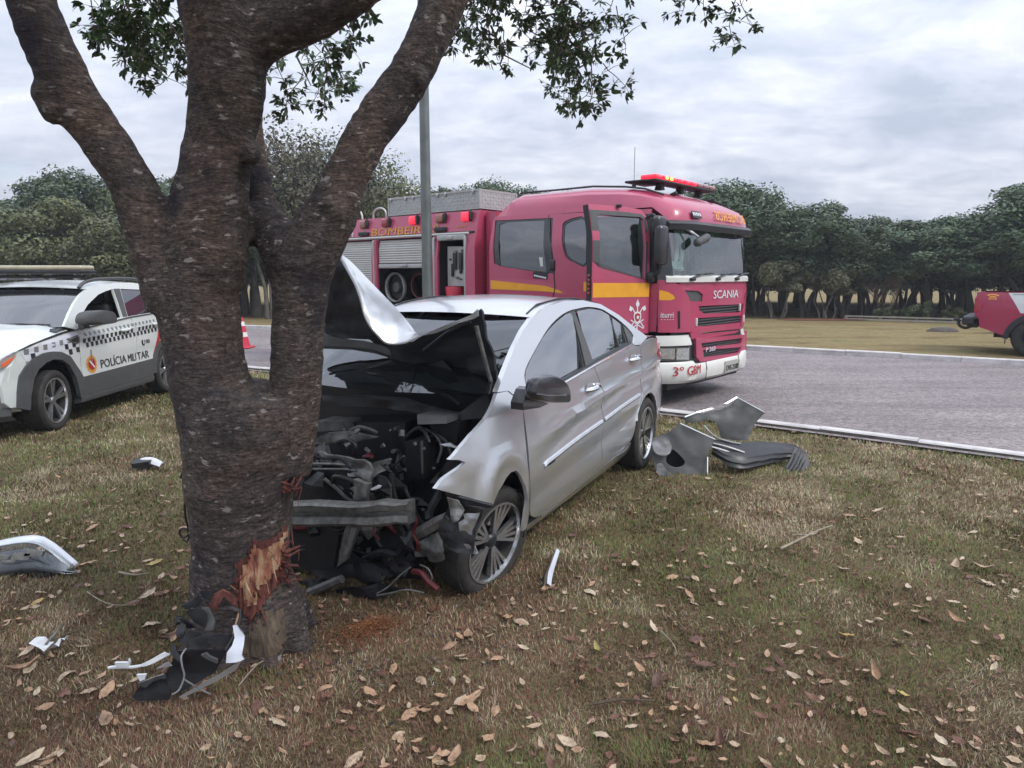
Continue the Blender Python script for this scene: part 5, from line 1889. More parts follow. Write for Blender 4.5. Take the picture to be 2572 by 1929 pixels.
    for k, p in enumerate(spots):
        mb = V.mb()
        s = r.uniform(.008, .026)
        mb.box((p[0] - .12 + r.uniform(-.05, .05), p[1], p[2]), (s, s * r.uniform(.6, 2.0), s * r.uniform(.6, 1.6)), (r.uniform(0, 3), r.uniform(0, 3), r.uniform(0, 3)), r.uniform(.5, 1))
        mb.build('broken_clip', r.choice(('grimy_grey', 'olive_grey', 'dark_metal', 'dark_metal', 'cladding', 'engine_black')), o)


def sed_clutter(V):
    """the crushed mass behind the beam: dark cables, brackets and sheet, each a part"""
    r = random.Random(31)

    def inside(w, z):
        return -.85 < w < .60 and .10 < z < .80 and not (w > .40 and z < .28)
    for k in range(70):
        w, z = r.uniform(-.6, .55), r.uniform(.12, .74)
        x = r.uniform(-.42, -.05)
        pts = [(x, w, z)]
        d = Vector((r.uniform(-.4, .4), r.uniform(-1, 1), r.uniform(-1, .8)))
        for j in range(4):
            p = Vector(pts[-1]) + d.normalized() * r.uniform(.04, .10)
            pts.append((min(-.02, max(-.46, p.x)), p.y, max(.06, p.z)))
            d += Vector((r.uniform(-.5, .5), r.uniform(-.9, .9), r.uniform(-.9, .9)))
        if not inside(pts[-1][1], pts[-1][2]):
            continue
        mb = V.mb()
        mb.tube(crom(pts, 4), r.uniform(.004, .015), 6)
        mb.build('cable', r.choice(('hose_black', 'hose_black', 'engine_black', 'dark_metal', 'grimy_grey', 'hose_red')), V.o, True)
    for k in range(46):
        w, z, x = r.uniform(-.62, .52), r.uniform(.10, .72), r.uniform(-.40, -.02)
        if not inside(w, z):
            continue
        n = r.randint(4, 6)
        pts = []
        for j in range(n):
            a = 2 * PI * j / n + r.uniform(-.3, .3)
            q = r.uniform(.03, .10)
            pts.append(Vector((x + r.uniform(-.03, .03), w + math.cos(a) * q, max(.05, z + math.sin(a) * q * .8))))
        c = sum(pts, Vector()) / n + Vector((-r.uniform(.0, .04), 0, 0))
        mb = V.mb()
        mb.add(pts + [c], [(j, (j + 1) % n, n) for j in range(n)])
        mb.build('torn_sheet', r.choice(('engine_black', 'engine_black', 'dark_metal', 'dark_metal', 'grimy_grey', 'dull_steel')), V.o)
    # dark sheets added as backing to close the gaps down to the grass
    for x0, w0, w1, z0, z1 in ((-.20, -.75, .45, .05, .34), (-.34, -.70, .30, .04, .20), (.05, -.7, .6, .08, .6)):
        mb = V.mb()
        rows = []
        for i in range(15):
            w = w0 + (w1 - w0) * i / 14
            rows.append([(x0 + .05 * noise.noise(Vector((w * 6, j * .5, x0))), w, z0 + (z1 - z0) * j / 6 + .03 * noise.noise(Vector((w * 7, x0, j)))) for j in range(7)])
        mb.grid(rows)
        mb.build('dark_filler', 'engine_black', V.o, True, 25)


sed_front(SED)
sed_clutter(SED)



# ------------------------------------------------------------------ fire engine
def build_truck():
    V = Veh('fire_engine', 'red fire engine with yellow stripe, open crew door and lit roof bar', 'fire engine', (2.72, 9.218), 139.56, -1)
    o = V.o

    def side(x, z, off=0.0):
        return (x, 1.22 - (max(0, z - 2.05) * .25) + off, z)

    def front(w, z, off=0.0):
        a = abs(w)
        x = .25 * min(max((a - .8) / .42, 0), 1.3) ** 2 + (max(0, z - 1.62) * .16)
        # surface turns with the corner: push along the local normal
        k = min(1.0, max(0, (a - .8) / .42))
        return (x - off * (1 - .35 * k), w + math.copysign(off * .6 * k, w), z)

    def stext(name, s, x0, z0, h, m, width=None, par=None, off=.006, base=side, **kw):
        # reading direction runs towards the nose (x falls)
        return V.text(name, s, lambda a0, b0, a, b, of: base(a0 - a, b0 + b, of), x0, z0, h, m, width, off=off, parent=par, **kw)

    def ftext(name, s, w0, z0, h, m, width=None, par=None, off=.008, **kw):
        # seen from the front the reading direction runs from the photographed side away
        return V.text(name, s, lambda a0, b0, a, b, of: front(a0 - a, b0 + b, of), w0, z0, h, m, width, off=off, parent=par, **kw)

    # ---------------- crew cab flank
    win1 = [(2.926,2.405),(1.885,2.389),(1.78,1.652),(1.944,1.652),(2.775,1.757),(2.872,1.795)]
    win2 = crom([(1.675,2.333),(1.311,2.341),(1.26,1.767),(1.474,1.794),(1.601,1.863),(1.667,2.024),(1.696,2.194)], 3, True)
    flank = [(.40, 2.42), (1.247, 2.43), (1.97, 2.44), (2.945, 2.462), (2.965, 2.40), (2.965, 1.0), (2.93, .95), (1.9, .95), (1.88, 1.0), (1.25, 1.0), (1.25, 2.36), (.40, 2.36)]
    cab = V.sheet('cab_side', flank, side, 'truck_red', [win1, win2], step=.12, thick=.05)
    wf = V.sheet('window_frame', win1, side, 'black_gloss', [crom([(2.837,2.338),(2.723,2.377),(2.035,2.368),(1.933,1.662),(2.763,1.766)], 1, True)], step=.2, thick=.02, off=-.012)
    V.sheet('window', win1, side, 'smoke_glass', step=.3, thick=0, off=-.02, parent=wf)
    wf2 = V.sheet('window_frame', [(p[0] + (p[0] - 1.47) * .02, p[1]) for p in win2], side, 'black_gloss', [[(1.47 + (p[0] - 1.47) * .86, 2.07 + (p[1] - 2.07) * .9) for p in win2]], step=.2, thick=.02, off=-.012)
    V.sheet('window', win2, side, 'smoke_glass', step=.3, thick=0, off=-.02, parent=wf2)
    # far flank, plain, with openings
    fl2 = [(.25, 2.42), (2.945, 2.462), (2.965, 2.40), (2.965, .95), (.25, .95)]
    V.sheet('cab_side', fl2, side, 'truck_red', [[(.40, 2.36), (1.15, 2.36), (1.15, 1.70), (.40, 1.62)], [(1.35, 2.34), (2.85, 2.38), (2.85, 1.78), (1.35, 1.72)]], step=.3, thick=.05, mirror=True)
    V.sheet('window', [(.40, 2.36), (1.15, 2.36), (1.15, 1.70), (.40, 1.62)], side, 'green_glass', step=.5, thick=0, mirror=True, off=-.02)
    V.sheet('window', [(1.35, 2.34), (2.85, 2.38), (2.85, 1.78), (1.35, 1.72)], side, 'smoke_glass', step=.5, thick=0, mirror=True, off=-.02)
    # crew door seam, handle slot, notice on the pane, letter badge
    for pts in ([(1.96, 2.43), (1.90, 2.2), (1.80, 1.70), (1.775, 1.45), (1.90, 1.0)],):
        mb = V.mb()
        mb.tube([(x, side(x, z)[1] + .001, z) for x, z in pts], .009, 5)
        mb.build('door_seam', 'dark_metal', o)
    mb = V.mb()
    mb.rbox((1.82, 1.215, 1.76), (.09, .05, .15), .02)
    mb.build('door_handle', 'black_plastic', o, True)
    nt_ = [(2.063,1.87),(2.002,1.869),(1.99,1.747),(2.04,1.748)]
    mb = V.mb()
    mb.plate([side(x, z, -.014) for x, z in nt_], .002)
    mb.build('paper_notice', 'paper', o)
    mb = V.mb()
    mb.plate([side(x, z, .003) for x, z in ((2.15, 1.585), (1.90, 1.575), (1.90, 1.665), (2.15, 1.675))], .002)
    bd = mb.build('badge', 'letter_black', o)
    mb = V.mb()
    for k in range(6):
        mb.plate([side(x, z, .006) for x, z in ((2.13 - k * .036, 1.636 - k * .006), (2.10 - k * .036, 1.632 - k * .006), (2.108 - k * .036, 1.612 - k * .006), (2.138 - k * .036, 1.617 - k * .006))], .002)
    mb.build('badge_strokes', 'letter_white', bd)
    # yellow band
    V.sheet('yellow_band', [(2.938,1.556),(1.926,1.485),(1.694,1.424),(1.637,1.389),(1.925,1.411),(2.939,1.43)], side, 'stripe_yellow', off=.004, thick=.003, step=.3)
    V.sheet('yellow_band', [(1.31, 1.545), (1.255, 1.54), (1.255, 1.42), (1.31, 1.425)], side, 'stripe_yellow', off=.004, thick=.003, step=.3)
    # step / arch below
    V.sheet('wheel_arch', [(1.24, 1.2), (1.24, .95), (1.9, .95), (2.9, .95), (2.9, .55), (1.98, .55), (1.9, .8), (1.7, 1.0), (1.4, 1.06), (1.1, 1.0), (.9, .8), (.85, .5), (.62, .5), (.62, .95), (.62, 1.0), (.9, 1.2)], side, 'truck_red', off=-.02, thick=.06, step=.2)
    # dark opening behind the open door
    jamb = V.mb()
    jamb.box((.82, .98, 1.72), (.86, .06, 1.26))
    mb = V.mb()
    mb.grid([[(x, 1.12, z) for x in (.34, .40)] for z in (1.0, 2.36)])
    mb.box((1.265, 1.14, 1.65), (.05, .14, 1.42))
    mb.build('door_jamb', 'interior', o)
    # ---------------- roof
    secs = [(.03, 2.25), (.04, 2.30), (.07, 2.40), (.16, 2.49), (.36, 2.58), (.62, 2.665), (.90, 2.715), (1.39, 2.757), (2.02, 2.757), (2.60, 2.765), (2.70, 2.73), (2.80, 2.655), (2.965, 2.465)]
    rows = []
    for x, zt in secs:
        ze = min(2.44 if x > .3 else 2.24 + x * .6, zt - .002)
        wc = 1.22 - max(0, ze - 2.05) * .25
        if x < .3:
            wc -= .03
        zcrease = ze + (zt - ze) * .70
        pr = [(wc, ze), (wc - .03, ze + (zt - ze) * .35), (wc - .075, zcrease), (wc - .13, zcrease + (zt - zcrease) * .45), (wc - .24, zt - .004), (wc - .5, zt + .016), (0, zt + .03)]
        full = pr + [(-a, b) for a, b in reversed(pr[:-1])]
        cx = .0
        rows.append([(x + (.25 * min(max((abs(a) - .8) / .42, 0), 1) ** 2 if x < .5 else 0) * (1 - x / .5 if x < .5 else 0), a, b) for a, b in full])
    mb = V.mb()
    mb.grid(rows)
    mb.build('cab_roof', 'truck_red', o, True, 30)
    mb = V.mb()
    mb.grid([[(2.965, w, z) for w in (-1.12, 1.12)] for z in (.9, 2.46)])
    mb.build('cab_rear_wall', 'truck_red', o)
    # roof rails (dark) and lamp strips
    for s in (1, -1):
        mb = V.mb()
        mb.tube([(x, s * (.92 - .0 * x), z) for x, z in ((2.62, 2.785), (2.02, 2.778), (1.39, 2.778), (.9, 2.735), (.62, 2.69), (.36, 2.60))], .014, 6)
        mb.build('roof_rail', 'dark_metal', o, True)
    # ---------------- nose
    brow = [(1.17, 2.28), (1.17, 2.24), (1.0, 2.235), (.55, 2.25), (0, 2.26), (-.55, 2.25), (-1.0, 2.235), (-1.17, 2.24), (-1.17, 2.28), (-.6, 2.36), (0, 2.38), (.6, 2.36)]
    vis = [(1.2,2.365),(0.924,2.362),(0.378,2.349),(-2.2,2.454),(-2.303,2.388),(-2.015,2.322),(-0.482,2.289),(0.578,2.226),(0.951,2.249),(1.185,2.249)]
    # dark sun visor standing proud of the screen
    rows = []
    for w in np.linspace(-1.16, 1.16, 19):
        xx, _, _ = front(w, 2.25)
        rows.append([(xx + .06, w, 2.29), (xx - .10, w, 2.275), (xx - .15, w, 2.235), (xx - .14, w, 2.165), (xx - .12, w, 2.165), (xx + .02, w, 2.25)])
    mb = V.mb()
    mb.rings(rows, True)
    mb.build('sun_visor', 'black_plastic', o, True, 40)
    # windscreen
    rows = [[front(w, z, .004) for w in np.linspace(-1.10, 1.10, 19)] for z in np.linspace(1.60, 2.26, 6)]
    mb = V.mb()
    mb.grid(rows)
    ws = mb.build('windscreen', 'green_glass', o, True, 60)
    for s in (1, -1):
        mb = V.mb()
        mb.grid([[front(s * w, z, .006) for w in (1.08, 1.15, 1.215)] for z in np.linspace(1.56, 2.28, 6)])
        mb.build('screen_pillar', 'black_gloss', o, True)
        mb = V.mb()
        mb.grid([[(front(s * 1.215, z)[0] + k * .11, s * (1.215 - max(0, z - 2.05) * .25), z) for k in (0, 1, 2)] for z in np.linspace(1.52, 2.36, 6)])
        mb.build('screen_pillar', 'black_plastic', o, True)
    mb = V.mb()
    mb.rings([[front(w, 1.545, .03), front(w, 1.60, .03), front(w, 1.625, .0), front(w, 1.54, 0)] for w in np.linspace(-1.15, 1.15, 19)])
    mb.build('wiper_panel', 'truck_white', o, True)
    for w0, w1 in ((.85, .25), (.15, -.45), (-.45, -.95)):
        mb = V.mb()
        a, b = front(w0, 1.60, .045), front(w1, 1.655, .03)
        mb.tube([a, ((a[0] + b[0]) / 2 - .01, (a[1] + b[1]) / 2, (a[2] + b[2]) / 2 + .02), b], .012, 5)
        mb.rbox(front(w0, 1.58, .04), (.05, .10, .04), .015)
        mb.build('wiper', 'black_plastic', ws, True)
    # upper nose panel with three long grille slots
    nose = [(1.0, 1.535), (.5, 1.54), (0, 1.542), (-.5, 1.54), (-1.0, 1.535), (-1.17, 1.52), (-1.2, 1.0), (-1.0, .93), (-.6, .835), (0, .83), (.75, .84), (.80, .95), (.99, 1.2), (1.03, 1.35), (1.06, 1.5)]
    slots = [[(0.584,1.246),(-0.88,1.227),(-0.872,1.154),(-0.697,1.118),(0.411,1.144),(0.564,1.19)],
             [(0.667,1.098),(-0.811,1.07),(-0.794,0.974),(0.441,0.985),(0.637,1.001)],
             [(0.466,0.911),(-0.726,0.885),(-0.714,0.866),(0.453,0.888)],
             [(0.93,1.449),(0.614,1.435),(0.484,1.389),(0.497,1.298),(0.828,1.317),(0.883,1.388)],
             [(-.96, 1.40), (-.86, 1.375), (-.815, 1.308), (-.97, 1.30)]]
    V.sheet('nose_panel', nose, front, 'truck_red', slots, step=.09, thick=.04)
    mb = V.mb()
    mb.grid([[front(w, z, -.05) for w in np.linspace(-1.1, 1.05, 13)] for z in (.9, 1.2, 1.52)])
    gr = mb.build('grille', 'black_plastic', o, True)
    for sl in slots[:3]:
        ws_ = [p[0] for p in sl]
        zs = [p[1] for p in sl]
        for k in range(3 if sl is not slots[2] else 1):
            z = min(zs) + (max(zs) - min(zs)) * (k + .7) / 3.6
            mb = V.mb()
            mb.rings([[front(w, z - .007, -.012), front(w, z + .007, -.012), front(w, z + .007, -.04), front(w, z - .007, -.04)] for w in np.linspace(min(ws_) + .02, max(ws_) - .02, 9)])
            mb.build('grille_slat', 'cladding', gr)
    for sl in slots[3:]:
        V.sheet('corner_intake', sl, front, 'cladding', off=-.02, thick=0, step=.1, parent=gr)
    # bright end caps of the slots
    for p in [(0.653,1.05),(-0.675,1.188),(-0.825,1.026)]:
        mb = V.mb()
        mb.rbox(front(p[0], p[1], .006), (.03, .035, .10), .01)
        mb.build('slot_trim', 'truck_white', o, True)
    q = [(0.191,1.318),(-0.601,1.312),(0.203,1.427)]
    ftext('lettering', 'SCANIA', q[0][0], q[0][1] + .01, .105, 'letter_white', q[0][0] - q[1][0])
    # corner deflector with its air slot
    dfl = [(1.207,1.574),(1.13,1.567),(1.036,1.524),(0.934,1.426),(0.846,1.304),(0.772,1.141),(0.742,0.935),(1.191,0.942)]
    slot = [(1.02,1.201),(0.968,1.204),(0.869,1.164),(0.793,1.085),(0.758,0.989),(1.009,0.977)]
    dl = V.sheet('corner_deflector', dfl, front, 'truck_red', [], step=.05, thick=.03, off=.012)
    V.sheet('deflector_slot', slot, front, 'truck_red', step=.06, thick=.02, off=.0165, parent=dl)
    V.sheet('deflector_slot_shade', [(1.024,1.198),(0.998,1.2),(0.989,0.99),(1.015,0.982)], front, 'engine_black', step=.06, thick=.002, off=.019, parent=dl)  # black strip laid on the panel to show the slot's shade
    V.sheet('yellow_band', [(1.201,1.454),(1.126,1.428),(1.073,1.386),(1.056,1.349),(1.102,1.329),(1.2,1.332)], front, 'stripe_yellow', step=.06, thick=.003, off=.015, parent=dl)
    q = [(1.185,1.122),(1.07,1.121),(1.186,1.161)]
    ftext('lettering', 'iturri', q[0][0], q[0][1], .062, 'letter_white', q[0][0] - q[1][0], dl, .018)
    q = [(1.182,1.094),(1.067,1.093)]
    ftext('lettering', '·····', q[0][0], q[0][1], .008, 'letter_white', q[0][0] - q[1][0], dl, .018)
    V.sheet('corner_deflector', [(-p[0], p[1]) for p in dfl], front, 'truck_red', step=.1, thick=.03, off=.012)
    # lower grille, bumper, lamps
    lg = [(0.687,0.85),(-1.984,0.759),(-2,0.404),(-0.854,0.49),(0.53,0.54),(0.656,0.615)]
    ls = [[(0.531,0.778),(-0.768,0.757),(-0.732,0.683),(0.503,0.718)], [(0.478,0.686),(-0.744,0.628),(-0.672,0.558),(0.443,0.589)]]
    V.sheet('lower_grille', lg, front, 'truck_red', ls, step=.1, thick=.05, off=.03)
    mb = V.mb()
    mb.grid([[front(w, z, -.01) for w in np.linspace(-.85, .8, 9)] for z in (.5, .9)])
    g2 = mb.build('grille', 'black_plastic', o, True)
    for sl in ls:
        z = sum(p[1] for p in sl) / 4
        for dz in (-.025, .005, .03):
            mb = V.mb()
            mb.rings([[front(w, z + dz - .005, .01), front(w, z + dz + .005, .01), front(w, z + dz + .005, -.02), front(w, z + dz - .005, -.02)] for w in np.linspace(-.72, .68, 7)])
            mb.build('grille_slat', 'cladding', g2)
    q = [(0.398,0.654),(0.121,0.636)]
    ftext('lettering', 'P 360', q[0][0], q[0][1], .055, 'letter_white', q[0][0] - q[1][0], None, .034)
    # upper white apron, lamps, bumper
    mb = V.mb()
    mb.rings([[front(w, .90, -.02), front(w, .79, .02), front(w, .775, .02), front(w, .775, -.06), front(w, .90, -.06)] for w in np.linspace(.78, 1.235, 9)])
    mb.build('lamp_apron', 'truck_white', o, True)
    mb = V.mb()
    mb.rings([[front(-w, .90, -.02), front(-w, .79, .02), front(-w, .775, .02), front(-w, .775, -.06), front(-w, .90, -.06)] for w in np.linspace(.78, 1.235, 9)])
    mb.build('lamp_apron', 'truck_white', o, True)
    for s in (1, -1):
        f = lambda w, z, of=0.0: front(s * w, z, of)
        hl = V.sheet('headlight', [(.80, .57), (1.235, .60), (1.235, .765), (.80, .755)], f, 'lens_dark', step=.06, thick=.02, off=.012)
        V.sheet('reflector', [(.83, .595), (1.02, .607), (1.02, .745), (.83, .74)], f, 'lens_clear', step=.06, thick=.004, off=.016, parent=hl)
        V.sheet('indicator', [(1.04, .61), (1.215, .622), (1.215, .748), (1.04, .745)], f, 'lens_clear', step=.06, thick=.004, off=.015, parent=hl)
    rows = []
    for w in np.linspace(-1.26, 1.26, 31):
        zt = .575 if abs(w) > .72 else .525
        zb = .285 + .02 * abs(w)
        rows.append([front(w, zt, -.06), front(w, zt, .035), front(w, zt - .02, .055), front(w, (zt + zb) / 2, .065), front(w, zb + .04, .05), front(w, zb, .0), front(w, zb, -.06)])
    mb = V.mb()
    mb.rings(rows)
    bp = mb.build('bumper', 'truck_white', o, True, 40)
    for s in (1, -1):
        mb = V.mb()
        mb.grid([[(.25 + k * .12, s * 1.24, z) for k in range(4)] for z in (.32, .58, .76, .9)])
        mb.build('bumper_end', 'truck_white', o, True)
    for w in (.42, -.60):
        mb = V.mb()
        mb.tube([front(w, .53, .05), front(w, .45, .068), front(w, .31, .055)], .005, 4)
        mb.build('bumper_joint', 'dark_metal', bp)
    q = [(1.078,0.403),(0.613,0.374),(1.08,0.508),(0.927,0.399)]
    ftext('lettering', '3º GBM', q[0][0], q[0][1] + .005, .115, 'letter_red', q[0][0] - q[1][0], bp, .072)
    ftext('lettering', '45', -1.02, .385, .10, 'letter_red', .16, bp, .070)
    q = [(-0.128,0.313),(-0.566,0.308)]
    w0, w1 = q[0][0], q[1][0]
    V.sheet('number_plate', [(w0, .335), (w0, .485), (w1, .485), (w1, .335)], front, 'plate_grey', step=.3, thick=.01, off=.076, parent=bp)
    ftext('lettering', 'OVS-2108', w0 - .02, .355, .075, 'letter_black', w0 - w1 - .04, bp, .079)
    # under the bumper
    mb = V.mb()
    mb.box((.55, 0, .34), (.8, 2.1, .25))
    mb.box((4.5, 0, .62), (7.0, .9, .2))
    mb.build('chassis', 'engine_black', o)
    # brow lettering, mirror image as on the vehicle, and small brow plate
    def bro(w, z, off=0.0):
        k = (z - 2.30) / .2
        return (.03 + .09 * k + .12 * min(max((abs(w) - .8) / .42, 0), 1) ** 2 - off, w, z)
    V.text('lettering', 'BOMBEIROS', lambda a0, b0, a, b, of: bro(a0 - a, b0 + b, of), .14, 2.325, .115, 'letter_orange', .92, off=.028, flip=True)
    mb = V.mb()
    mb.plate([bro(w, z, .022) for w, z in ((.80, 2.315), (.56, 2.315), (.56, 2.40), (.80, 2.40))], .004)
    bpl = mb.build('brow_plate', 'dark_metal', o)
    mb = V.mb()
    for k in range(5):
        mb.plate([bro(w, z, .028) for w, z in ((.785 - k * .045, 2.345), (.76 - k * .045, 2.345), (.76 - k * .045, 2.385), (.785 - k * .045, 2.385))], .002)
    mb.build('plate_marks', 'letter_white', bpl)
    for w in (.55, -.55):
        mb = V.mb()
        mb.rbox((.42, w, 2.64), (.10, .04, .05), .015, (0, R(20), 0))
        mb.build('marker_lamp', 'dark_metal', o, True)
    # ---------------- light bar
    z = 2.80
    x0 = .62
    bar = V.mb()
    bar.rbox((x0, 0, z), (.24, 1.72, .03), .012)
    lb = bar.build('light_bar', 'dark_metal', o, True)
    segs = 9
    for k in range(segs):
        w = .77 - k * (1.54 / (segs - 1))
        mb = V.mb()
        mb.rbox((x0, w, z + .043), (.23, .168, .058), .02)
        mb.build('lamp_module', 'lamp_red' if k < 6 else 'lightbar_off', lb, True)
    for w in (.58, .45):
        mb = V.mb()
        mb.rbox((x0 - .112, w, z + .043), (.02, .06, .035), .009)
        mb.build('flash_lamp', 'lamp_hot', lb, True)
    for w in (.55, 0, -.55):
        mb = V.mb()
        mb.box((x0, w, z - .045), (.10, .10, .10), None, .6)
        mb.build('bar_foot', 'dark_metal', lb)
    mb = V.mb()
    mb.tube([(1.0, .55, 2.77), (1.0, .55, 3.28)], .004, 4)
    mb.rbox((1.0, .55, 2.785), (.05, .05, .04), .015)
    mb.build('aerial', 'dark_metal', o)
    mb = V.mb()
    mb.rbox((.80, .62, 2.80), (.3, .5, .03), .012)
    mb.build('roof_hatch', 'dark_metal', o, True)
    # ---------------- open front door, hinged at the nose
    hx, hw = .335, 1.235
    ang = R(72)
    dw = .88

    def dmap(a, b, off=0.0):
        """a = distance from hinge towards the free edge"""
        lean = -max(0, b - 2.05) * .25
        return (hx + a * math.cos(ang) - (off + lean) * math.sin(ang) * 1.0, hw + a * math.sin(ang) + (off + lean) * math.cos(ang), b)
    dout = [(0.03, 2.33), (.10, 2.40), (.3, 2.42), (dw, 2.43), (dw, .93), (.0, .93), (0, 1.56), (.02, 1.9)]
    gl = [(.08, 2.28), (.12, 2.31), (.74, 2.315), (.78, 2.29), (.78, 1.72), (.08, 1.585)]
    dr = V.sheet('front_door', dout, dmap, 'truck_red', [gl], step=.12, thick=.05)
    V.sheet('window_frame', [(.045, 2.30), (.10, 2.345), (.3, 2.36), (dw - .002, 2.365), (dw - .002, 1.79), (.05, 1.57)], dmap, 'cladding', [gl], step=.2, thick=.004, off=.004, parent=dr)
    V.sheet('window', gl, dmap, 'green_glass', step=.4, thick=0, off=-.02, parent=dr)
    V.sheet('yellow_band', [(.012, 1.555 - .02), (dw - .01, 1.575 - .035), (dw - .01, 1.375), (.012, 1.37)], dmap, 'stripe_yellow', step=.3, thick=.003, off=.004, parent=dr)
    V.sheet('door_edge', [(dw - .012, 2.42), (dw + .004, 2.42), (dw + .004, .93), (dw - .012, .93)], dmap, 'interior', step=.4, thick=.09, off=-.012, parent=dr)
    mb = V.mb()
    for k in range(5):
        q = dmap(dw + .01, 1.62 - k * .05, -.045)
        mb.rbox(q, (.03, .03, .035), .008)
    mb.build('latch', 'lamp_red_off', dr, True)
    # emblem: white crossed axes, shield and flame on the door
    ec = (.19, 1.13)

    def em(name, polys, m, par, off=.005):
        mb = V.mb()
        for poly in polys:
            mb.plate([dmap(ec[0] - p[0], ec[1] + p[1], off) for p in poly], .002)
        return mb.build(name, m, par)

    def bar_(x0, y0, x1, y1, w):
        dx, dy = x1 - x0, y1 - y0
        L = math.hypot(dx, dy)
        nx, ny = -dy / L * w / 2, dx / L * w / 2
        return [(x0 + nx, y0 + ny), (x1 + nx, y1 + ny), (x1 - nx, y1 - ny), (x0 - nx, y0 - ny)]
    shield = [(-.055, .05), (-.02, .065), (0, .07), (.02, .065), (.055, .05), (.06, 0), (.04, -.05), (0, -.08), (-.04, -.05), (-.06, 0)]
    e0 = em('emblem', [bar_(-.11, -.13, .09, .12, .014), bar_(.11, -.13, -.09, .12, .014), bar_(0, -.20, 0, .16, .016), bar_(-.10, -.03, .10, -.14, .012), bar_(.10, -.03, -.10, -.14, .012)], 'letter_white', dr)
    em('emblem_axe', [[(.07, .11), (.12, .14), (.135, .09), (.10, .07)]], 'letter_white', dr, .006)
    em('emblem_axe', [[(-.07, .11), (-.12, .14), (-.135, .09), (-.10, .07)]], 'letter_white', dr, .006)
    em('emblem_shield', [shield], 'letter_white', dr, .008)
    em('emblem_shield', [[(p[0] * .72, p[1] * .72) for p in shield]], 'letter_red', dr, .0105)
    star = []
    for k in range(10):
        rr_ = .032 if k % 2 == 0 else .013
        a = PI / 2 + k * PI / 5
        star.append((rr_ * math.cos(a), rr_ * math.sin(a)))
    em('emblem_star', [star], 'letter_white', dr, .0135)
    em('emblem_flame', [[(-.02, .13), (-.03, .16), (-.012, .19), (0, .215), (.014, .185), (.03, .16), (.02, .13)]], 'letter_white', dr, .0065)
    # mirrors on the door's hinge side: a big and a small head on arms
    for z0, hh, m in ((1.98, .46, 'mirror_black'), (2.22, .20, 'mirror_black')):
        mb = V.mb()
        q = dmap(-.02, z0, .13)
        mb.rbox((q[0] - .03, q[1] + .02, q[2]), (.11, .20, hh), .05, (0, 0, R(-8)))
        mb.build('mirror', m, dr, True)
    mb = V.mb()
    mb.tube(crom([dmap(.03, 2.30, .01), dmap(.0, 2.33, .10), dmap(-.02, 2.1, .14), dmap(-.02, 1.70, .14), dmap(.02, 1.60, .02)], 5), .022, 7)
    mb.build('mirror_arm', 'black_plastic', dr, True)
    mb = V.mb()
    q = dmap(.02, 1.60, .03)
    mb.rbox(q, (.10, .09, .13), .03)
    mb.build('mirror_mount', 'black_plastic', dr, True)
    mb = V.mb()
    q = dmap(.45, 2.425, .02)
    mb.rbox(q, (.07, .05, .04), .015)
    mb.build('door_lamp', 'dark_metal', dr, True)
    # kerb mirror in front of the screen
    mb = V.mb()
    q = front(.72, 2.05, .14)
    mb.rbox(q, (.10, .34, .10), .045, (R(-16), 0, 0))
    mo = mb.build('kerb_mirror', 'cladding', o, True)
    mb = V.mb()
    mb.tube([front(.95, 2.22, .02), front(.9, 2.16, .10), front(.80, 2.09, .13)], .016, 6)
    mb.build('mirror_arm', 'bright_steel', mo, True)
    for s in (1, -1):
        mb = V.mb()
        mb.grid([[(x, s * (1.222 - .0 * x), z) for x in (.235, .30, .36, .62)] for z in (.95, 1.25, 1.53)])
        mb.build('hinge_panel', 'truck_red', o, True)
    # ---------------- interior
    mb = V.mb()
    mb.grid([[(x, w, z) for w in np.linspace(-1.05, 1.05, 9)] for x, z in ((.10, 1.60), (.25, 1.66), (.5, 1.64), (.58, 1.5), (.6, 1.1))])
    mb.build('dashboard', 'seat_fabric', o, True)
    mb = V.mb()
    mb.box((1.6, 0, .98), (2.6, 2.2, .06))
    mb.build('cab_floor', 'interior', o)
    for w, nm in ((.62, 'seat'), (-.62, 'seat')):
        mb = V.mb()
        mb.rbox((.92, w, 1.30), (.5, .5, .18), .06)
        mb.rbox((1.14, w, 1.72), (.16, .48, .72), .07, (0, R(8), 0))
        mb.rbox((1.20, w, 2.14), (.12, .30, .20), .05)
        mb.build(nm, 'seat_fabric', o, True)
    for w in (-.7, 0, .7):
        mb = V.mb()
        mb.rbox((2.7, w, 1.85), (.16, .5, .9), .07)
        mb.build('seat', 'seat_fabric', o, True)
    mb = V.mb()
    mb.lathe([(.22 + .014 * math.cos(a), .014 * math.sin(a)) for a in np.linspace(0, 2 * PI, 8, endpoint=False)], 24, 'X', (.66, -.62, 1.68), True)
    mb.build('steering_wheel', 'interior', o, True)
    mb = V.mb()
    mb.plate([(.16, .95, 1.70), (.16, .70, 1.70), (.24, .70, 1.80), (.24, .95, 1.80)], .004)
    mb.build('dash_paper', 'paper', o)
    for w in (.80, .66):
        mb = V.mb()
        rows = []
        for k in range(7):
            z = 1.68 + .5 * k / 6
            rows.append([(.22 + .02 * math.sin(j * 2 + k), w + (j - 2) * .03 * (1 - .05 * k), z) for j in range(5)])
        mb.grid(rows)
        mb.build('curtain', 'paper', o, True)
    # ---------------- equipment body
    def bside(x, z, off=0.0):
        return (x, 1.22 - max(0, z - 2.05) * .25 + off, z)
    ZT = 2.58
    bays = [(5.66, 8.0 - .35, .75, 2.215), (4.16, 5.51, .75, 2.215), (3.475, 4.05, .75, 2.23)]
    holes = [[(a, z1), (b, z1), (b, z0), (a, z0)] for a, b, z0, z1 in bays]
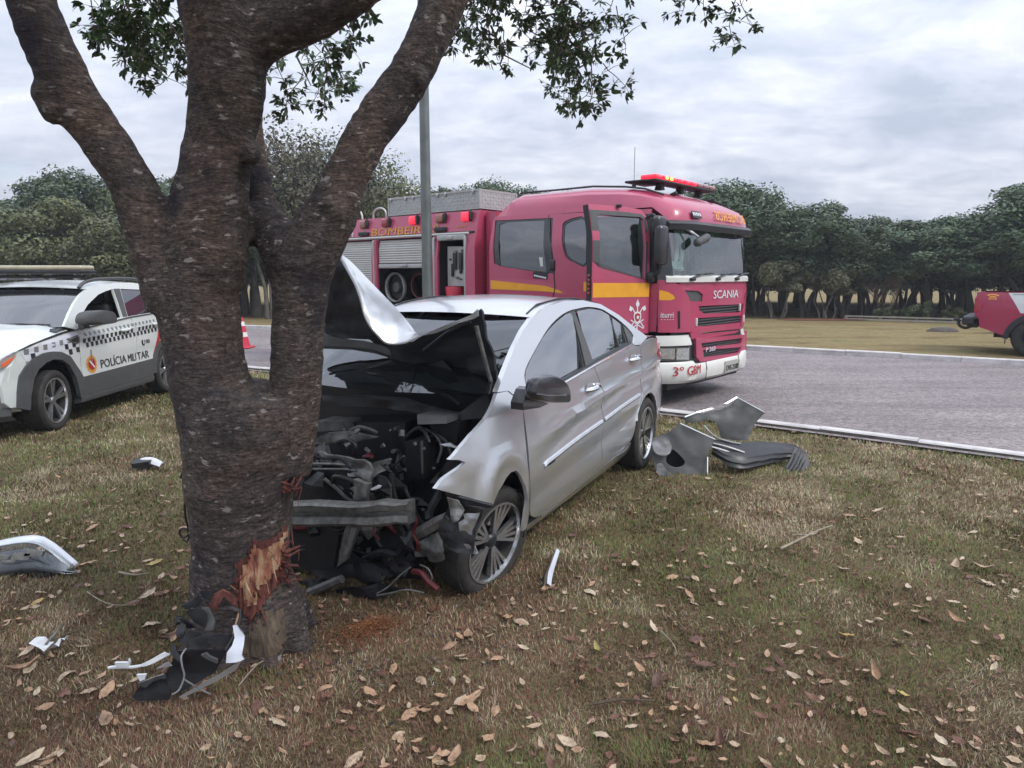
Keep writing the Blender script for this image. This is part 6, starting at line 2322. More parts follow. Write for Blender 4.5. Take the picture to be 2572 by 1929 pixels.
    V.sheet('body_side', [(3.255, ZT), (8.0, ZT), (8.0, .55), (3.255, .55)], bside, 'truck_red', holes, step=.35, thick=.04)
    V.sheet('body_side', [(3.255, ZT), (8.0, ZT), (8.0, .55), (3.255, .55)], bside, 'truck_red', step=.5, thick=.04, mirror=True)
    mb = V.mb()
    for x in (3.26, 7.99):
        mb.add([(x, -1.22, .55), (x, 1.22, .55), (x, 1.22, 2.05), (x, 1.09, ZT), (x, -1.09, ZT), (x, -1.22, 2.05)], [(0, 1, 2, 3, 4, 5)])
    mb.add([(3.255, -1.088, ZT), (8, -1.088, ZT), (8, 1.088, ZT), (3.255, 1.088, ZT)], [(0, 1, 2, 3)])
    mb.build('body_shell', 'truck_red', o)
    mb = V.mb()
    mb.box((5.6, .55, 1.45), (4.6, .04, 1.75))
    mb.box((5.6, .88, .74), (4.6, .64, .03))
    mb.box((5.6, .88, 2.26), (4.6, .60, .03))
    for x in (3.44, 4.10, 5.585, 7.7):
        mb.box((x, .86, 1.48), (.05, .62, 1.5))
    mb.build('locker_lining', 'interior', o)

    def shutter(x0, x1, z0, z1, name='shutter'):
        mb = V.mb()
        rows = []
        n = max(3, int((z1 - z0) / .036))
        for k in range(n):
            z = z0 + (z1 - z0) * k / n
            hh = (z1 - z0) / n
            for q, d in ((.0, -.012), (.12, -.002), (.5, .004), (.88, -.002)):
                rows.append([(x, bside(x, z + q * hh)[1] - .03 + d, z + q * hh) for x in (x0, x1)])
        mb.grid(rows)
        return mb.build(name, 'shutter', o, True, 25)
    shutter(5.68, 7.63, .77, 2.20)
    s2 = shutter(4.18, 5.49, 1.82, 2.20)
    mb = V.mb()
    mb.rbox((4.83, 1.20, 1.775), (1.30, .035, .07), .012)
    mb.rbox((4.83, 1.225, 1.785), (.16, .03, .05), .012)
    mb.build('shutter_bar', 'aluminium', s2, True)
    mb = V.mb()
    mb.rbox((3.77, 1.19, 2.19), (.60, .04, .085), .015)
    mb.rbox((3.77, 1.215, 2.19), (.10, .03, .06), .012)
    mb.build('shutter_bar', 'aluminium', o, True)
    mb = V.mb()
    mb.tube([(3.40, bside(3.4, 2.24)[1] + .012, 2.245), (7.7, bside(5, 2.24)[1] + .012, 2.245)], .022, 6)
    mb.build('drip_rail', 'shutter', o, True)
    for x in (5.60, 5.545, 4.13, 3.46):
        mb = V.mb()
        mb.rbox((x, 1.205, 1.48), (.035, .05, 1.45), .012)
        mb.build('locker_post', 'aluminium' if x != 5.545 else 'truck_red', o, True)
    # locker contents
    rc = [(5.257,1,1.425)][0]
    rl = V.mb()
    rl.lathe([(.235, .0), (.25, .02), (.25, .06), (.235, .08), (.22, .06), (.22, .02)], 28, 'Y', (rc[0], 1.0, rc[2]), True)
    ro = rl.build('hose_reel', 'aluminium', o, True)
    rl = V.mb()
    rl.lathe([(0, .05), (.06, .05), (.085, .03), (.09, -.02), (.20, -.05)], 24, 'Y', (rc[0], 1.0, rc[2]))
    rl.build('reel_hub', 'grimy_grey', ro, True)
    rl = V.mb()
    rl.lathe([(.09, .0), (.21, .0), (.21, -.25), (.09, -.25)], 24, 'Y', (rc[0], .98, rc[2]))
    rl.build('reel_drum', 'engine_black', ro, True)
    mb = V.mb()
    mb.lathe([(.20 + .018 * math.cos(a), .018 * math.sin(a)) for a in np.linspace(0, 2 * PI, 8, endpoint=False)], 24, 'Y', (rc[0] - .50, .95, rc[2] + .03), True)
    mb.build('coiled_hose', 'hose_red', o, True)
    pb = [(3.964,1.08,2.067),(3.604,1.08,2.058),(3.612,1.08,1.465),(3.967,1.08,1.461)]
    mb = V.mb()
    mb.plate(pb, -.04, (0, 1, 0))
    pn = mb.build('pump_panel', 'aluminium', o)
    for k, p in enumerate([(3.788,1.1,1.841),(3.665,1.1,1.839),(3.885,1.1,1.867),(3.844,1.1,1.705),(3.668,1.1,1.692),(3.777,1.1,1.976),(3.637,1.1,1.997),(3.748,1.1,1.594),(3.67,1.1,1.569)]):
        mb = V.mb()
        sz = ((.075, .03, .26), (.07, .03, .26), (.03, .03, .03), (.04, .03, .20), (.04, .03, .08), (.05, .03, .05), (.03, .03, .04), (.05, .03, .04), (.03, .03, .03))[k]
        mb.rbox((p[0], 1.10, p[2]), sz, .012)
        mb.build('pump_control', 'black_plastic' if k < 5 else 'dull_steel', pn, True)
    bn = [(3.989,1.05,1.454),(3.765,1.05,1.456),(3.696,1.05,1.332),(4.019,1.05,1.326)]
    mb = V.mb()
    mb.lathe([(.0, .0), (.16, .0), (.17, -.02), (.13, -.35), (0, -.35)], 20, 'Z', (sum(p[0] for p in bn) / 4, 1.0, bn[0][2]))
    mb.build('red_bucket', 'cone_red', o, True)
    # flank lamps, lettering
    for x, z, m in ((5.95, 2.486, 'lamp_amber_off'), (5.364, 2.487, 'lamp_red_off'), (4.679, 2.494, 'lamp_red'), (4.059, 2.489, 'lamp_amber_off'), (3.509, 2.491, 'lamp_red')):
        mb = V.mb()
        y = bside(x, z)[1]
        mb.rbox((x, y + .03, z), (.16, .06, .125), .02)
        lo = mb.build('side_lamp', m, o, True)
        mb = V.mb()
        mb.rbox((x - .105, y + .03, z), (.04, .07, .14), .012)
        mb.rbox((x - .105, y + .03, z + .075), (.02, .03, .03), .008)
        mb.build('lamp_housing', 'dark_metal', lo, True)
    for x in (5.906, 4.019):
        mb = V.mb()
        mb.rbox((x, bside(x, 2.32)[1] + .02, 2.322), (.26, .05, .07), .015)
        mb.build('scene_lamp', 'dark_metal', o, True)
    stext('lettering', 'BOMBEIROS', 5.70, 2.277, .125, 'letter_yellow', 1.62, base=bside)
    stext('lettering', 'M', 6.30, 2.285, .075, 'letter_white', .085, base=bside)
    stext('lettering', 'iturri', 3.68, 2.335, .03, 'letter_yellow', .2, base=bside)
    # roof box of checker plate and grab hoops
    mb = V.mb()
    mb.box((4.31, .66, 2.735), (2.06, .84, .27))
    rb = mb.build('roof_box', 'checker_plate', o)
    for (a, b, c), s in (((4.31, 1.082, 2.868), (2.07, .02, .03)), ((3.285, .66, 2.868), (.02, .86, .03)), ((4.31, 1.082, 2.604), (2.07, .02, .02)), ((3.285, 1.075, 2.735), (.03, .03, .27)), ((5.335, 1.075, 2.735), (.03, .03, .27)), ((3.285, .245, 2.735), (.03, .03, .27))):
        mb = V.mb()
        mb.box((a, b, c), s)
        mb.build('box_edge', 'aluminium', rb)
    mb = V.mb()
    nx, nz = 34, 5
    for i in range(nx):
        for j in range(nz):
            mb.box((3.32 + i * .0595, 1.0815, 2.635 + j * .05), (.034, .006, .012), (0, R(45 if (i + j) % 2 else -45), 0))
    for i in range(13):
        for j in range(nz):
            mb.box((3.278, .29 + i * .06, 2.635 + j * .05), (.006, .034, .012), (R(45 if (i + j) % 2 else -45), 0, 0))
    t_ = mb.build('plate_treads', 'aluminium', rb)
    t_['kind'] = 'stuff'
    for x in (3.40, 3.98, 4.16, 4.72, 4.90, 5.27):
        mb = V.mb()
        mb.rbox((x, 1.095, 2.845), (.035, .03, .06), .01)
        mb.build('box_catch', 'bright_steel', rb, True)
    for x in (5.67, 6.32):
        mb = V.mb()
        mb.tube(crom([(x + .20, .98, 2.56), (x + .19, .98, 2.68), (x + .10, .98, 2.745), (x - .02, .98, 2.75), (x - .12, .98, 2.70), (x - .155, .98, 2.56)], 4), .016, 7)
        mb.build('grab_hoop', 'shutter', o, True)
    # gap between cab and body: air stack with louvres
    mb = V.mb()
    mb.box((3.12, .2, 1.6), (.2, 1.6, 1.9))
    gp = mb.build('air_stack', 'truck_red', o)
    for k in range(6):
        mb = V.mb()
        mb.box((3.12, 1.005, 2.15 - k * .05), (.16, .012, .018))
        mb.build('louvre', 'truck_red', gp)
    # ---------------- wheels
    wheel(V, 1.42, 1.06, .50, .30, 'truck', rimr=.30, tyre='rubber')
    wheel(V, 1.42, -1.06, .50, .30, 'truck', rimr=.30, face=-1, tyre='rubber')
    wheel(V, 5.6, 1.02, .50, .34, 'truck', rimr=.30, tyre='rubber')
    wheel(V, 5.6, -1.02, .50, .34, 'truck', rimr=.30, face=-1, tyre='rubber')
    o.location.z = .02
    return V


TRUCK = build_truck()



# ------------------------------------------------------------------ police car
def wpol(x, z):
    zb = 1.02 + .05 * x
    w = .88 - .12 * min(max(-x / .8, 0), 2) ** 2 - .05 * min(max((x - 2.5) / .8, 0), 2) ** 2
    if z < zb:
        return w - .05 * min(max((z - .5) / (zb - .5), 0), 1) ** 2
    return w - .05 - (z - zb) * .38


def build_police():
    V = Veh('police_car', 'white police car with checker band and roof light bar', 'police car', (-5.74, 7.311), 90.72, 1)
    o = V.o

    def side(x, z, off=0.0):
        w = wpol(x, z)
        if z < 1.0:
            w += .012 * bump1(z - (.93 + .03 * x), .03) - .012 * bump1(z - .62, .10)
        return (x, w + off, z)

    def arcpts(cx, cz, r, a0, a1, n=12):
        return [(cx + r * math.cos(R(a)), cz + r * math.sin(R(a))) for a in np.linspace(a0, a1, n)]
    wheels = ((.0, .325), (2.52, .325))
    out_r = [(.497, .503), (.449, .595), (.305, .768), (.17, .83), (.036, .849), (-.12, .845), (-.267, .811), (-.38, .745), (-.46, .661), (-.52, .5), (-.545, .35)]
    inn_r = [(-.40, .30), (-.37, .45), (-.30, .60), (-.222, .69), (-.1, .75), (.026, .768), (.16, .745), (.277, .67), (.35, .55), (.384, .40), (.40, .30)]
    for mi in (False, True):
        st = .06 if not mi else .15
        # fender
        V.sheet('front_fender', [(-.60, .36), (-.55, .36)] + list(reversed(out_r)) + [(.50, .52), (.502, .785), (.552, .99), (.545, 1.035), (.3, 1.018), (-.1, .965), (-.40, .90), (-.447, .85), (-.50, .79), (-.60, .73), (-.66, .60), (-.66, .42)], side, 'white_paint', step=st, thick=.03, mirror=mi)
        V.sheet('arch_cladding', out_r + inn_r + [(.416, .28), (.497, .30)], side, 'cladding', step=st, thick=.05, off=.018, mirror=mi)
        fdo = [(.562, 1.035), (.603, 1.045), (1.234, 1.085), (1.60, 1.112), (1.70, 1.116), (1.765, .97), (1.73, .75), (1.685, .54), (1.672, .522), (.508, .508), (.512, .785), (.562, .99)]
        d1 = V.sheet('front_door', fdo, side, 'white_paint', step=st, thick=.03, mirror=mi)
        rdo = [(1.71, 1.118), (2.371, 1.135), (2.50, 1.12), (2.47, .95), (2.40, .80), (2.28, .70), (2.16, .58), (2.12, .53), (1.683, .523), (1.742, .75), (1.778, .97)]
        d2 = V.sheet('rear_door', rdo, side, 'white_paint', step=st, thick=.03, mirror=mi)
        if not mi:
            D1, D2 = d1, d2
        V.sheet('rear_quarter', [(2.51, 1.12), (2.9, 1.13), (3.12, 1.12), (3.18, .95), (3.20, .7), (3.15, .42)] + arcpts(2.52, .33, .44, 10, 150) + [(2.25, .66), (2.41, .80), (2.48, .95)], side, 'white_paint', step=st * 1.5, thick=.03, mirror=mi)
        V.sheet('arch_cladding', arcpts(2.52, .33, .46, 0, 180) + arcpts(2.52, .33, .37, 180, 0), side, 'cladding', step=st * 1.5, thick=.05, off=.014, mirror=mi)
        V.sheet('door_cladding', [(.50, .503), (1.68, .517), (2.12, .527), (2.07, .40), (2.06, .30), (.42, .30), (.46, .40)], side, 'cladding', step=st * 1.4, thick=.04, off=.012, mirror=mi)
        mb = V.mb()
        mb.rings([[(x, s_, z) for s_, z in ((.84, .305), (.885, .30), (.895, .275), (.88, .225), (.80, .215), (.80, .305))] for x in (.42, 1.2, 2.08)])
        if mi:
            mb.v = [(a, -b, c) for a, b, c in mb.v]
        mb.build('side_step', 'cladding', o, True, 40)
        fw = [(.60, 1.052), (.66, 1.12), (.719, 1.174), (.956, 1.305), (1.253, 1.415), (1.45, 1.455), (1.61, 1.475), (1.575, 1.30), (1.532, 1.122), (1.234, 1.098)]
        rw = [(1.66, 1.122), (1.72, 1.30), (1.778, 1.475), (2.347, 1.45), (2.425, 1.26), (2.371, 1.145)]
        outer = [(.36, 1.09), (.55, 1.222), (.72, 1.328), (.90, 1.42), (1.091, 1.487), (1.4, 1.535), (1.723, 1.555), (2.1, 1.55), (2.448, 1.525), (2.75, 1.46), (2.95, 1.30), (3.08, 1.13), (2.51, 1.124), (2.371, 1.14), (1.70, 1.12), (1.234, 1.09), (.603, 1.05), (.548, 1.04)]
        V.sheet('pillar_frame', outer, side, 'white_paint', [fw, rw], step=st * 1.3, thick=.03, mirror=mi, off=.001)
        V.sheet('pillar_trim', [(1.545, 1.125), (1.59, 1.30), (1.622, 1.478), (1.765, 1.478), (1.71, 1.30), (1.648, 1.125)], side, 'cladding', step=.1, thick=.004, off=.004, mirror=mi)
        V.sheet('rear_window', rw, side, 'police_shield' if not mi else 'smoke_glass', step=.2, thick=0, off=-.015, mirror=mi, parent=d2)
        if mi:
            V.sheet('window', fw, side, 'smoke_glass', step=.2, thick=0, off=-.015, mirror=mi, parent=d1)
        mb = V.mb()
        s_ = -1 if mi else 1
        mb.tube(crom([(.99, s_ * (wpol(.99, 1.51) - .03), 1.50), (1.15, s_ * (wpol(1.1, 1.56) - .03), 1.565), (1.445, s_ * (wpol(1.4, 1.6) - .02), 1.60), (2.045, s_ * (wpol(2, 1.6) - .02), 1.605), (2.35, s_ * (wpol(2.3, 1.58) - .02), 1.58), (2.50, s_ * (wpol(2.5, 1.53) - .02), 1.53)], 4), .021, 7)
        mb.build('roof_rail', 'cladding', o, True)
    # checker band: pale patch with dark squares, on fender and doors
    r = random.Random(2)
    band = lambda x: (.912 + .075 * min(1, max(0, (x + .42) / .98)) if x < .56 else .985 + .022 * (x - .56)) + .008
    def square(x0, x1, z0, z1, m, par, off=.006):
        V.sheet('checker_square', [(x0, z0), (x1, z0), (x1, z1), (x0, z1)], side, m, step=.2, thick=.002, off=off, parent=par)
    V.sheet('checker_band', [(-.40, .885), (-.1, .95), (.3, 1.0), (.54, 1.02), (.515, .855), (.3, .84), (.12, .845), (-.1, .855), (-.3, .82), (-.36, .80)], side, 'square_light', step=.1, thick=.002, off=.003)
    V.sheet('checker_band', [(.57, 1.02), (1.74, 1.06), (1.735, .86), (.57, .84)], side, 'white_paint', step=.3, thick=.002, off=.002, parent=D1)
    for k in range(7):
        x = -.36 + k * .135
        zt = band(x)
        for q, (dx, dz) in enumerate(((.0, 0), (-.055, -.062), (.0, -.124))):
            z1 = zt - .012 + dz
            z0 = z1 - .056
            xx = x + dx
            if (xx / .49) ** 2 + ((z0 - .33) / .54) ** 2 < 1 or xx < -.40 or xx + .06 > .53:
                continue
            square(xx, xx + .058, z0, z1, 'square_grey' if q == 0 or k in (0, 3) else 'square_black', o)
    for k in range(19):
        x = .60 + k * .094
        par = D1 if x < 1.70 else D2
        if x > 2.26:
            break
        zt = .985 + .034 * (x - .56)
        for q, (dx, dz) in enumerate(((.018, -.0), (.0, -.052), (.047, -.104))):
            xx = x + dx
            if (xx < 1.745 < xx + .05) or xx > 2.28:
                continue
            z1 = zt + dz
            if q == 0:
                square(xx + .03, xx + .066, z1 - .022, z1 + .012, 'square_grey', par)
            else:
                square(xx, xx + .046, z1 - .05, z1, 'square_black', par)
    # vent trim on the fender
    V.sheet('fender_vent', [(.30, .955), (.52, .985), (.53, .90), (.47, .885), (.40, .905)], side, 'dull_steel', step=.1, thick=.01, off=.012)
    V.sheet('fender_vent', [(.35, .945), (.50, .965), (.50, .915), (.42, .915)], side, 'dark_metal', step=.1, thick=.004, off=.016)
    # dark shut line above the band
    mb = V.mb()
    mb.tube([(x, side(x, z)[1] + .002, z) for x, z in ((-.42, .905), (-.1, .968), (.3, 1.022), (.545, 1.04), (.60, 1.048))], .006, 5)
    mb.build('bonnet_seam', 'dark_metal', o)
    # lettering
    tx = lambda a0, b0, a, b, of: side(a0 + a, b0 + b - .012 * a, of)
    for t_, x0, wd, pr in (('POLÍCIA', .885, .56, D1), ('MILI', 1.49, .19, D1), ('TAR', 1.715, .30, D2)):
        V.text('lettering', t_, lambda a0, b0, a, b, of: side(a0 + a, b0 + b, of), x0, .558, .125 if t_[0] == 'P' else .095, 'letter_black', wd, parent=pr, off=.004)
    V.text('lettering', '190', lambda a0, b0, a, b, of: side(a0 + a, b0 + b, of), 1.93, .745, .055, 'letter_black', .13, parent=D2, off=.004)
    mb = V.mb()
    mb.tube([side(1.875, .80, .006), side(1.865, .77, .006), side(1.885, .74, .006), side(1.91, .735, .006)], .010, 5)
    mb.build('phone_mark', 'letter_black', D2)
    # emblem: gold rayed disc, red centre, sword
    ec = (.705, .63)

    def disc(r0, m, off, n=24, spike=0.0):
        pts = []
        for k in range(n):
            a = 2 * PI * k / n
            q = r0 * (1 + (spike if k % 2 else 0))
            pts.append((ec[0] + q * math.cos(a), ec[1] + q * math.sin(a) * 1.0))
        return V.sheet('emblem', pts, side, m, step=.2, thick=.001, off=off, parent=D1)
    disc(.095, 'letter_orange', .004, 32, .14)
    disc(.082, 'gold', .006)
    disc(.066, 'letter_red', .008)
    V.sheet('emblem', [(ec[0] - .05, ec[1] + .035), (ec[0] - .035, ec[1] + .05), (ec[0] + .05, ec[1] - .035), (ec[0] + .035, ec[1] - .05)], side, 'letter_white', step=.2, thick=.001, off=.010, parent=D1)
    V.sheet('emblem', [(ec[0] - .008, ec[1] + .02), (ec[0] + .010, ec[1] + .02), (ec[0] + .014, ec[1] + .165), (ec[0] - .002, ec[1] + .17)], side, 'square_grey', step=.2, thick=.001, off=.011, parent=D1)
    # red and yellow tail slash
    V.sheet('red_slash', [(2.335, 1.135), (2.40, 1.137), (2.465, .955), (2.41, .80), (2.30, .69), (2.20, .60), (2.145, .535), (2.12, .535), (2.15, .60), (2.30, .82), (2.36, .95)], side, 'letter_red', step=.1, thick=.002, off=.006, parent=D2)
    V.sheet('red_slash', [(2.42, 1.137), (2.50, 1.125), (2.60, 1.125), (2.60, .85), (2.52, .80), (2.49, .95)], side, 'letter_red', step=.1, thick=.002, off=.006)
    V.sheet('yellow_slash', [(2.52, .79), (2.60, .84), (2.75, .86), (2.66, .77), (2.55, .76)], side, 'stripe_yellow', step=.1, thick=.002, off=.006)
    V.sheet('yellow_slash', [(2.285, .685), (2.345, .775), (2.40, .80), (2.29, .70)], side, 'stripe_yellow', step=.1, thick=.002, off=.009, parent=D2)
    V.sheet('red_slash', [(2.45, 1.515), (2.70, 1.46), (2.85, 1.36), (2.70, 1.38), (2.50, 1.45)], side, 'letter_red', step=.1, thick=.002, off=.006)
    # door furniture
    for par, x, z in ((D1, 1.50, .965), (D2, 2.30, .99)):
        mb = V.mb()
        y = side(x, z)[1]
        mb.tube(crom([(x - .10, y + .003, z), (x - .06, y + .035, z), (x + .05, y + .035, z + .006), (x + .09, y + .003, z + .008)], 4), .017, 7)
        mb.build('handle', 'white_paint', par, True)
    mb = V.mb()
    for k, p in enumerate(((.62, 1.03), (1.0, 1.062), (1.234, 1.08), (1.6, 1.105), (2.36, 1.13))):
        pass
    mb.tube([side(x, z, .004) for x, z in ((.61, 1.043), (1.234, 1.083), (1.69, 1.112), (2.36, 1.133))], .010, 5)
    mb.build('belt_moulding', 'cladding', o, True)
    # mirror
    mp = [(0.369,1.02,1.118),(0.374,1.02,1.194),(0.431,1.02,1.242),(0.532,1.02,1.256),(0.712,1.02,1.247),(0.825,1.02,1.221),(0.876,1.02,1.164),(0.879,1.02,1.11),(0.839,1.02,1.086),(0.573,1.02,1.094)]
    c = np.mean(np.array(mp), axis=0)
    mb = V.mb()
    rings = []
    for t, k in ((-.10, .6), (-.09, .85), (-.04, 1.0), (.04, 1.0), (.09, .9), (.10, .6)):
        rings.append([(c[0] + (p[0] - c[0]) * k + t, 1.02 + t * .6, c[2] + (p[2] - c[2]) * k) for p in crom([tuple(q) for q in mp], 2, True)])
    mb.rings(rings)
    mo = mb.build('door_mirror', 'cladding', o, True, 50)
    mb = V.mb()
    mb.plate([(0.515,0.87,1.057),(0.514,0.87,1.16),(0.565,0.87,1.235),(0.608,0.87,1.206),(0.611,0.87,1.115),(0.645,0.87,1.047)], .06)
    mb.rbox((c[0] - .05, .93, c[2] - .06), (.12, .16, .05), .02)
    mb.build('mirror_foot', 'cladding', mo)
    # roof, glass, bonnet, nose
    n = 13

    def across(x, z, bulge, fx=0.0, w0=None):
        w0 = wpol(x, z) if w0 is None else w0
        return [(x - fx * (1 - t * t), w0 * t, z + bulge * (1 - t * t)) for t in np.linspace(-1, 1, n)]
    mb = V.mb()
    mb.grid([across(x, z, .03, .06 * max(0, 1 - (x - 1.09))) for x, z in crom([(1.06, 1.482), (1.4, 1.535), (1.723, 1.555), (2.1, 1.55), (2.448, 1.525), (2.75, 1.46), (2.82, 1.43)], 3)])
    mb.build('roof', 'white_paint', o, True)
    mb = V.mb()
    mb.grid([across(x, z, 0, .16 - .08 * k / 8, wpol(x, z) - .02) for k, (x, z) in enumerate(resample([(.36, 1.085), (.72, 1.322), (.90, 1.414), (1.065, 1.476)], 9))])
    mb.build('windshield', 'police_shield', o, True)
    mb = V.mb()
    mb.grid([across(x, z, .01, -.05) for x, z in ((2.80, 1.44), (2.95, 1.30), (3.08, 1.13))])
    mb.build('rear_screen', 'smoke_glass', o, True)
    mb = V.mb()
    mb.grid([across(x, z, 0, -.06) for x, z in ((3.08, 1.13), (3.18, .95), (3.20, .7), (3.15, .35))])
    mb.build('tailgate', 'white_paint', o, True)
    mb = V.mb()
    rows = []
    for x, z, bl in ((.40, 1.045, .085), (.25, 1.03, .10), (0, .995, .115), (-.25, .95, .115), (-.42, .905, .10), (-.55, .87, .08), (-.64, .82, .06)):
        w0 = wpol(x, z) - .004
        rows.append([(x - .16 * (1 - t * t), w0 * t, z + bl * (1 - abs(t) ** 2.6) + (.02 * bump1(abs(t) - .72, .10))) for t in np.linspace(-1, 1, 19)])
    mb.grid(rows)
    mb.build('bonnet', 'white_paint', o, True, 60)
    mb = V.mb()
    mb.grid([across(x, z, 0, .14) for x, z in ((.40, 1.075), (.30, 1.07), (.20, 1.045))])
    mb.build('cowl', 'black_plastic', o, True)
    # wiper on the screen
    mb = V.mb()
    mb.tube([(.22, .1, 1.115), (.25, .4, 1.125), (.33, .68, 1.11)], .010, 5)
    mb.build('wiper_arm', 'black_plastic', o)
    # nose below the bonnet
    mb = V.mb()
    rows = []
    for x, z in ((-.62, .83), (-.70, .76), (-.74, .62), (-.73, .48), (-.68, .36), (-.60, .30)):
        w0 = wpol(-.62, .6) + .005
        rows.append([(x - .10 * (1 - t * t) + .16 * max(0, abs(t) - .8) / .2 * (1 if z > .3 else 1), w0 * t, z) for t in np.linspace(-1, 1, 21)])
    mb.grid(rows)
    bp = mb.build('front_bumper', 'white_paint', o, True, 60)
    mb = V.mb()
    rows = []
    for x, z in ((-.735, .36), (-.745, .28), (-.68, .22)):
        rows.append([(x - .10 * (1 - t * t) + .16 * max(0, abs(t) - .8) / .2, .80 * t, z) for t in np.linspace(-1, 1, 15)])
    mb.grid(rows)
    mb.build('bumper_skirt', 'cladding', o, True)
    V.sheet('headlight', [(-.66, .755), (-.60, .77), (-.52, .82), (-.455, .905), (-.50, .895), (-.62, .85), (-.68, .80)], side, 'lens_clear', step=.06, thick=.03, off=.012)
    V.sheet('indicator', [(-.64, .765), (-.60, .775), (-.52, .822), (-.475, .86), (-.56, .835), (-.64, .80)], side, 'amber', step=.06, thick=.01, off=.016)
    for s in (1, -1):
        mb = V.mb()
        mb.rings([[(-.73 + .03 * math.sin(a) * 0 - q, s * (.50 + .13 * k * math.cos(a)), .52 + .12 * k * math.sin(a)) for a in np.linspace(0, 2 * PI, 18, endpoint=False)] for q, k in ((.03, 1.0), (.06, 1.0), (.055, .8), (.0, .6))])
        mb.build('fog_lamp_pocket', 'black_plastic', bp, True)
    # lightbar
    lb = V.mb()
    lb.rbox((1.28, .0, 1.69), (.30, 1.22, .05), .02)
    lo = lb.build('light_bar', 'black_plastic', o, True)
    lb = V.mb()
    lb.rbox((1.28, .0, 1.735), (.29, 1.20, .06), .028)
    lb.build('bar_cover', 'lightbar_cream', lo, True)
    for w in (.45, .15, -.15, -.45):
        lb = V.mb()
        lb.box((1.28, w, 1.64), (.06, .05, .10))
        lb.build('bar_foot', 'bright_steel', lo)
    lb = V.mb()
    lb.rbox((1.28, 0, 1.63), (.10, 1.1, .035), .012)
    lb.build('bar_rail', 'black_plastic', lo, True)
    # interior, floor, housings
    mb = V.mb()
    mb.box((1.4, 0, .34), (3.2, 1.5, .14))
    mb.build('underbody', 'engine_black', o)
    mb = V.mb()
    mb.grid([[(x, w, z) for w in np.linspace(-.7, .7, 7)] for x, z in ((.28, 1.06), (.5, 1.08), (.75, 1.04), (.82, .9), (.84, .6))])
    mb.build('dashboard', 'interior', o, True)
    for x in (1.35, 2.2):
        for w in (-.38, .38):
            mb = V.mb()
            mb.rbox((x, w, .70), (.5, .5, .18), .05)
            mb.rbox((x + .28, w, 1.0), (.14, .48, .58), .06, (0, R(10), 0))
            mb.rbox((x + .36, w, 1.38), (.10, .26, .17), .04)
            mb.build('seat', 'interior', o, True)
    mb = V.mb()
    mb.lathe([(.18 + .012 * math.cos(a), .012 * math.sin(a)) for a in np.linspace(0, 2 * PI, 8, endpoint=False)], 24, 'X', (.88, .38, 1.06), True)
    mb.build('steering_wheel', 'interior', o, True)
    mb = V.mb()
    mb.grid([[(x, w, 1.50) for w in (-.55, .55)] for x in (1.15, 2.6)])
    mb.build('headlining', 'interior', o)
    for x, z in wheels:
        for s in (1, -1):
            mb = V.mb()
            mb.grid([[(x + .385 * math.cos(a), s * w, z + .01 + .41 * math.sin(a)) for w in (.84, .52)] for a in np.linspace(R(-10), R(190), 14)])
            pts = [(x, s * .52, z)] + [(x + .385 * math.cos(a), s * .52, z + .41 * math.sin(a)) for a in np.linspace(R(-10), R(190), 14)]
            mb.add(pts, [(0, i, i + 1) for i in range(1, 14)])
            mb.build('wheel_housing', 'engine_black', o, True)
    wheel(V, 0, .775, .325, .21, 'double', steer=R(6), rz=.3)
    wheel(V, 0, -.775, .325, .21, 'double', face=-1)
    wheel(V, 2.52, .775, .325, .21, 'double')
    wheel(V, 2.52, -.775, .325, .21, 'double', face=-1)
    return V


POL = build_police()


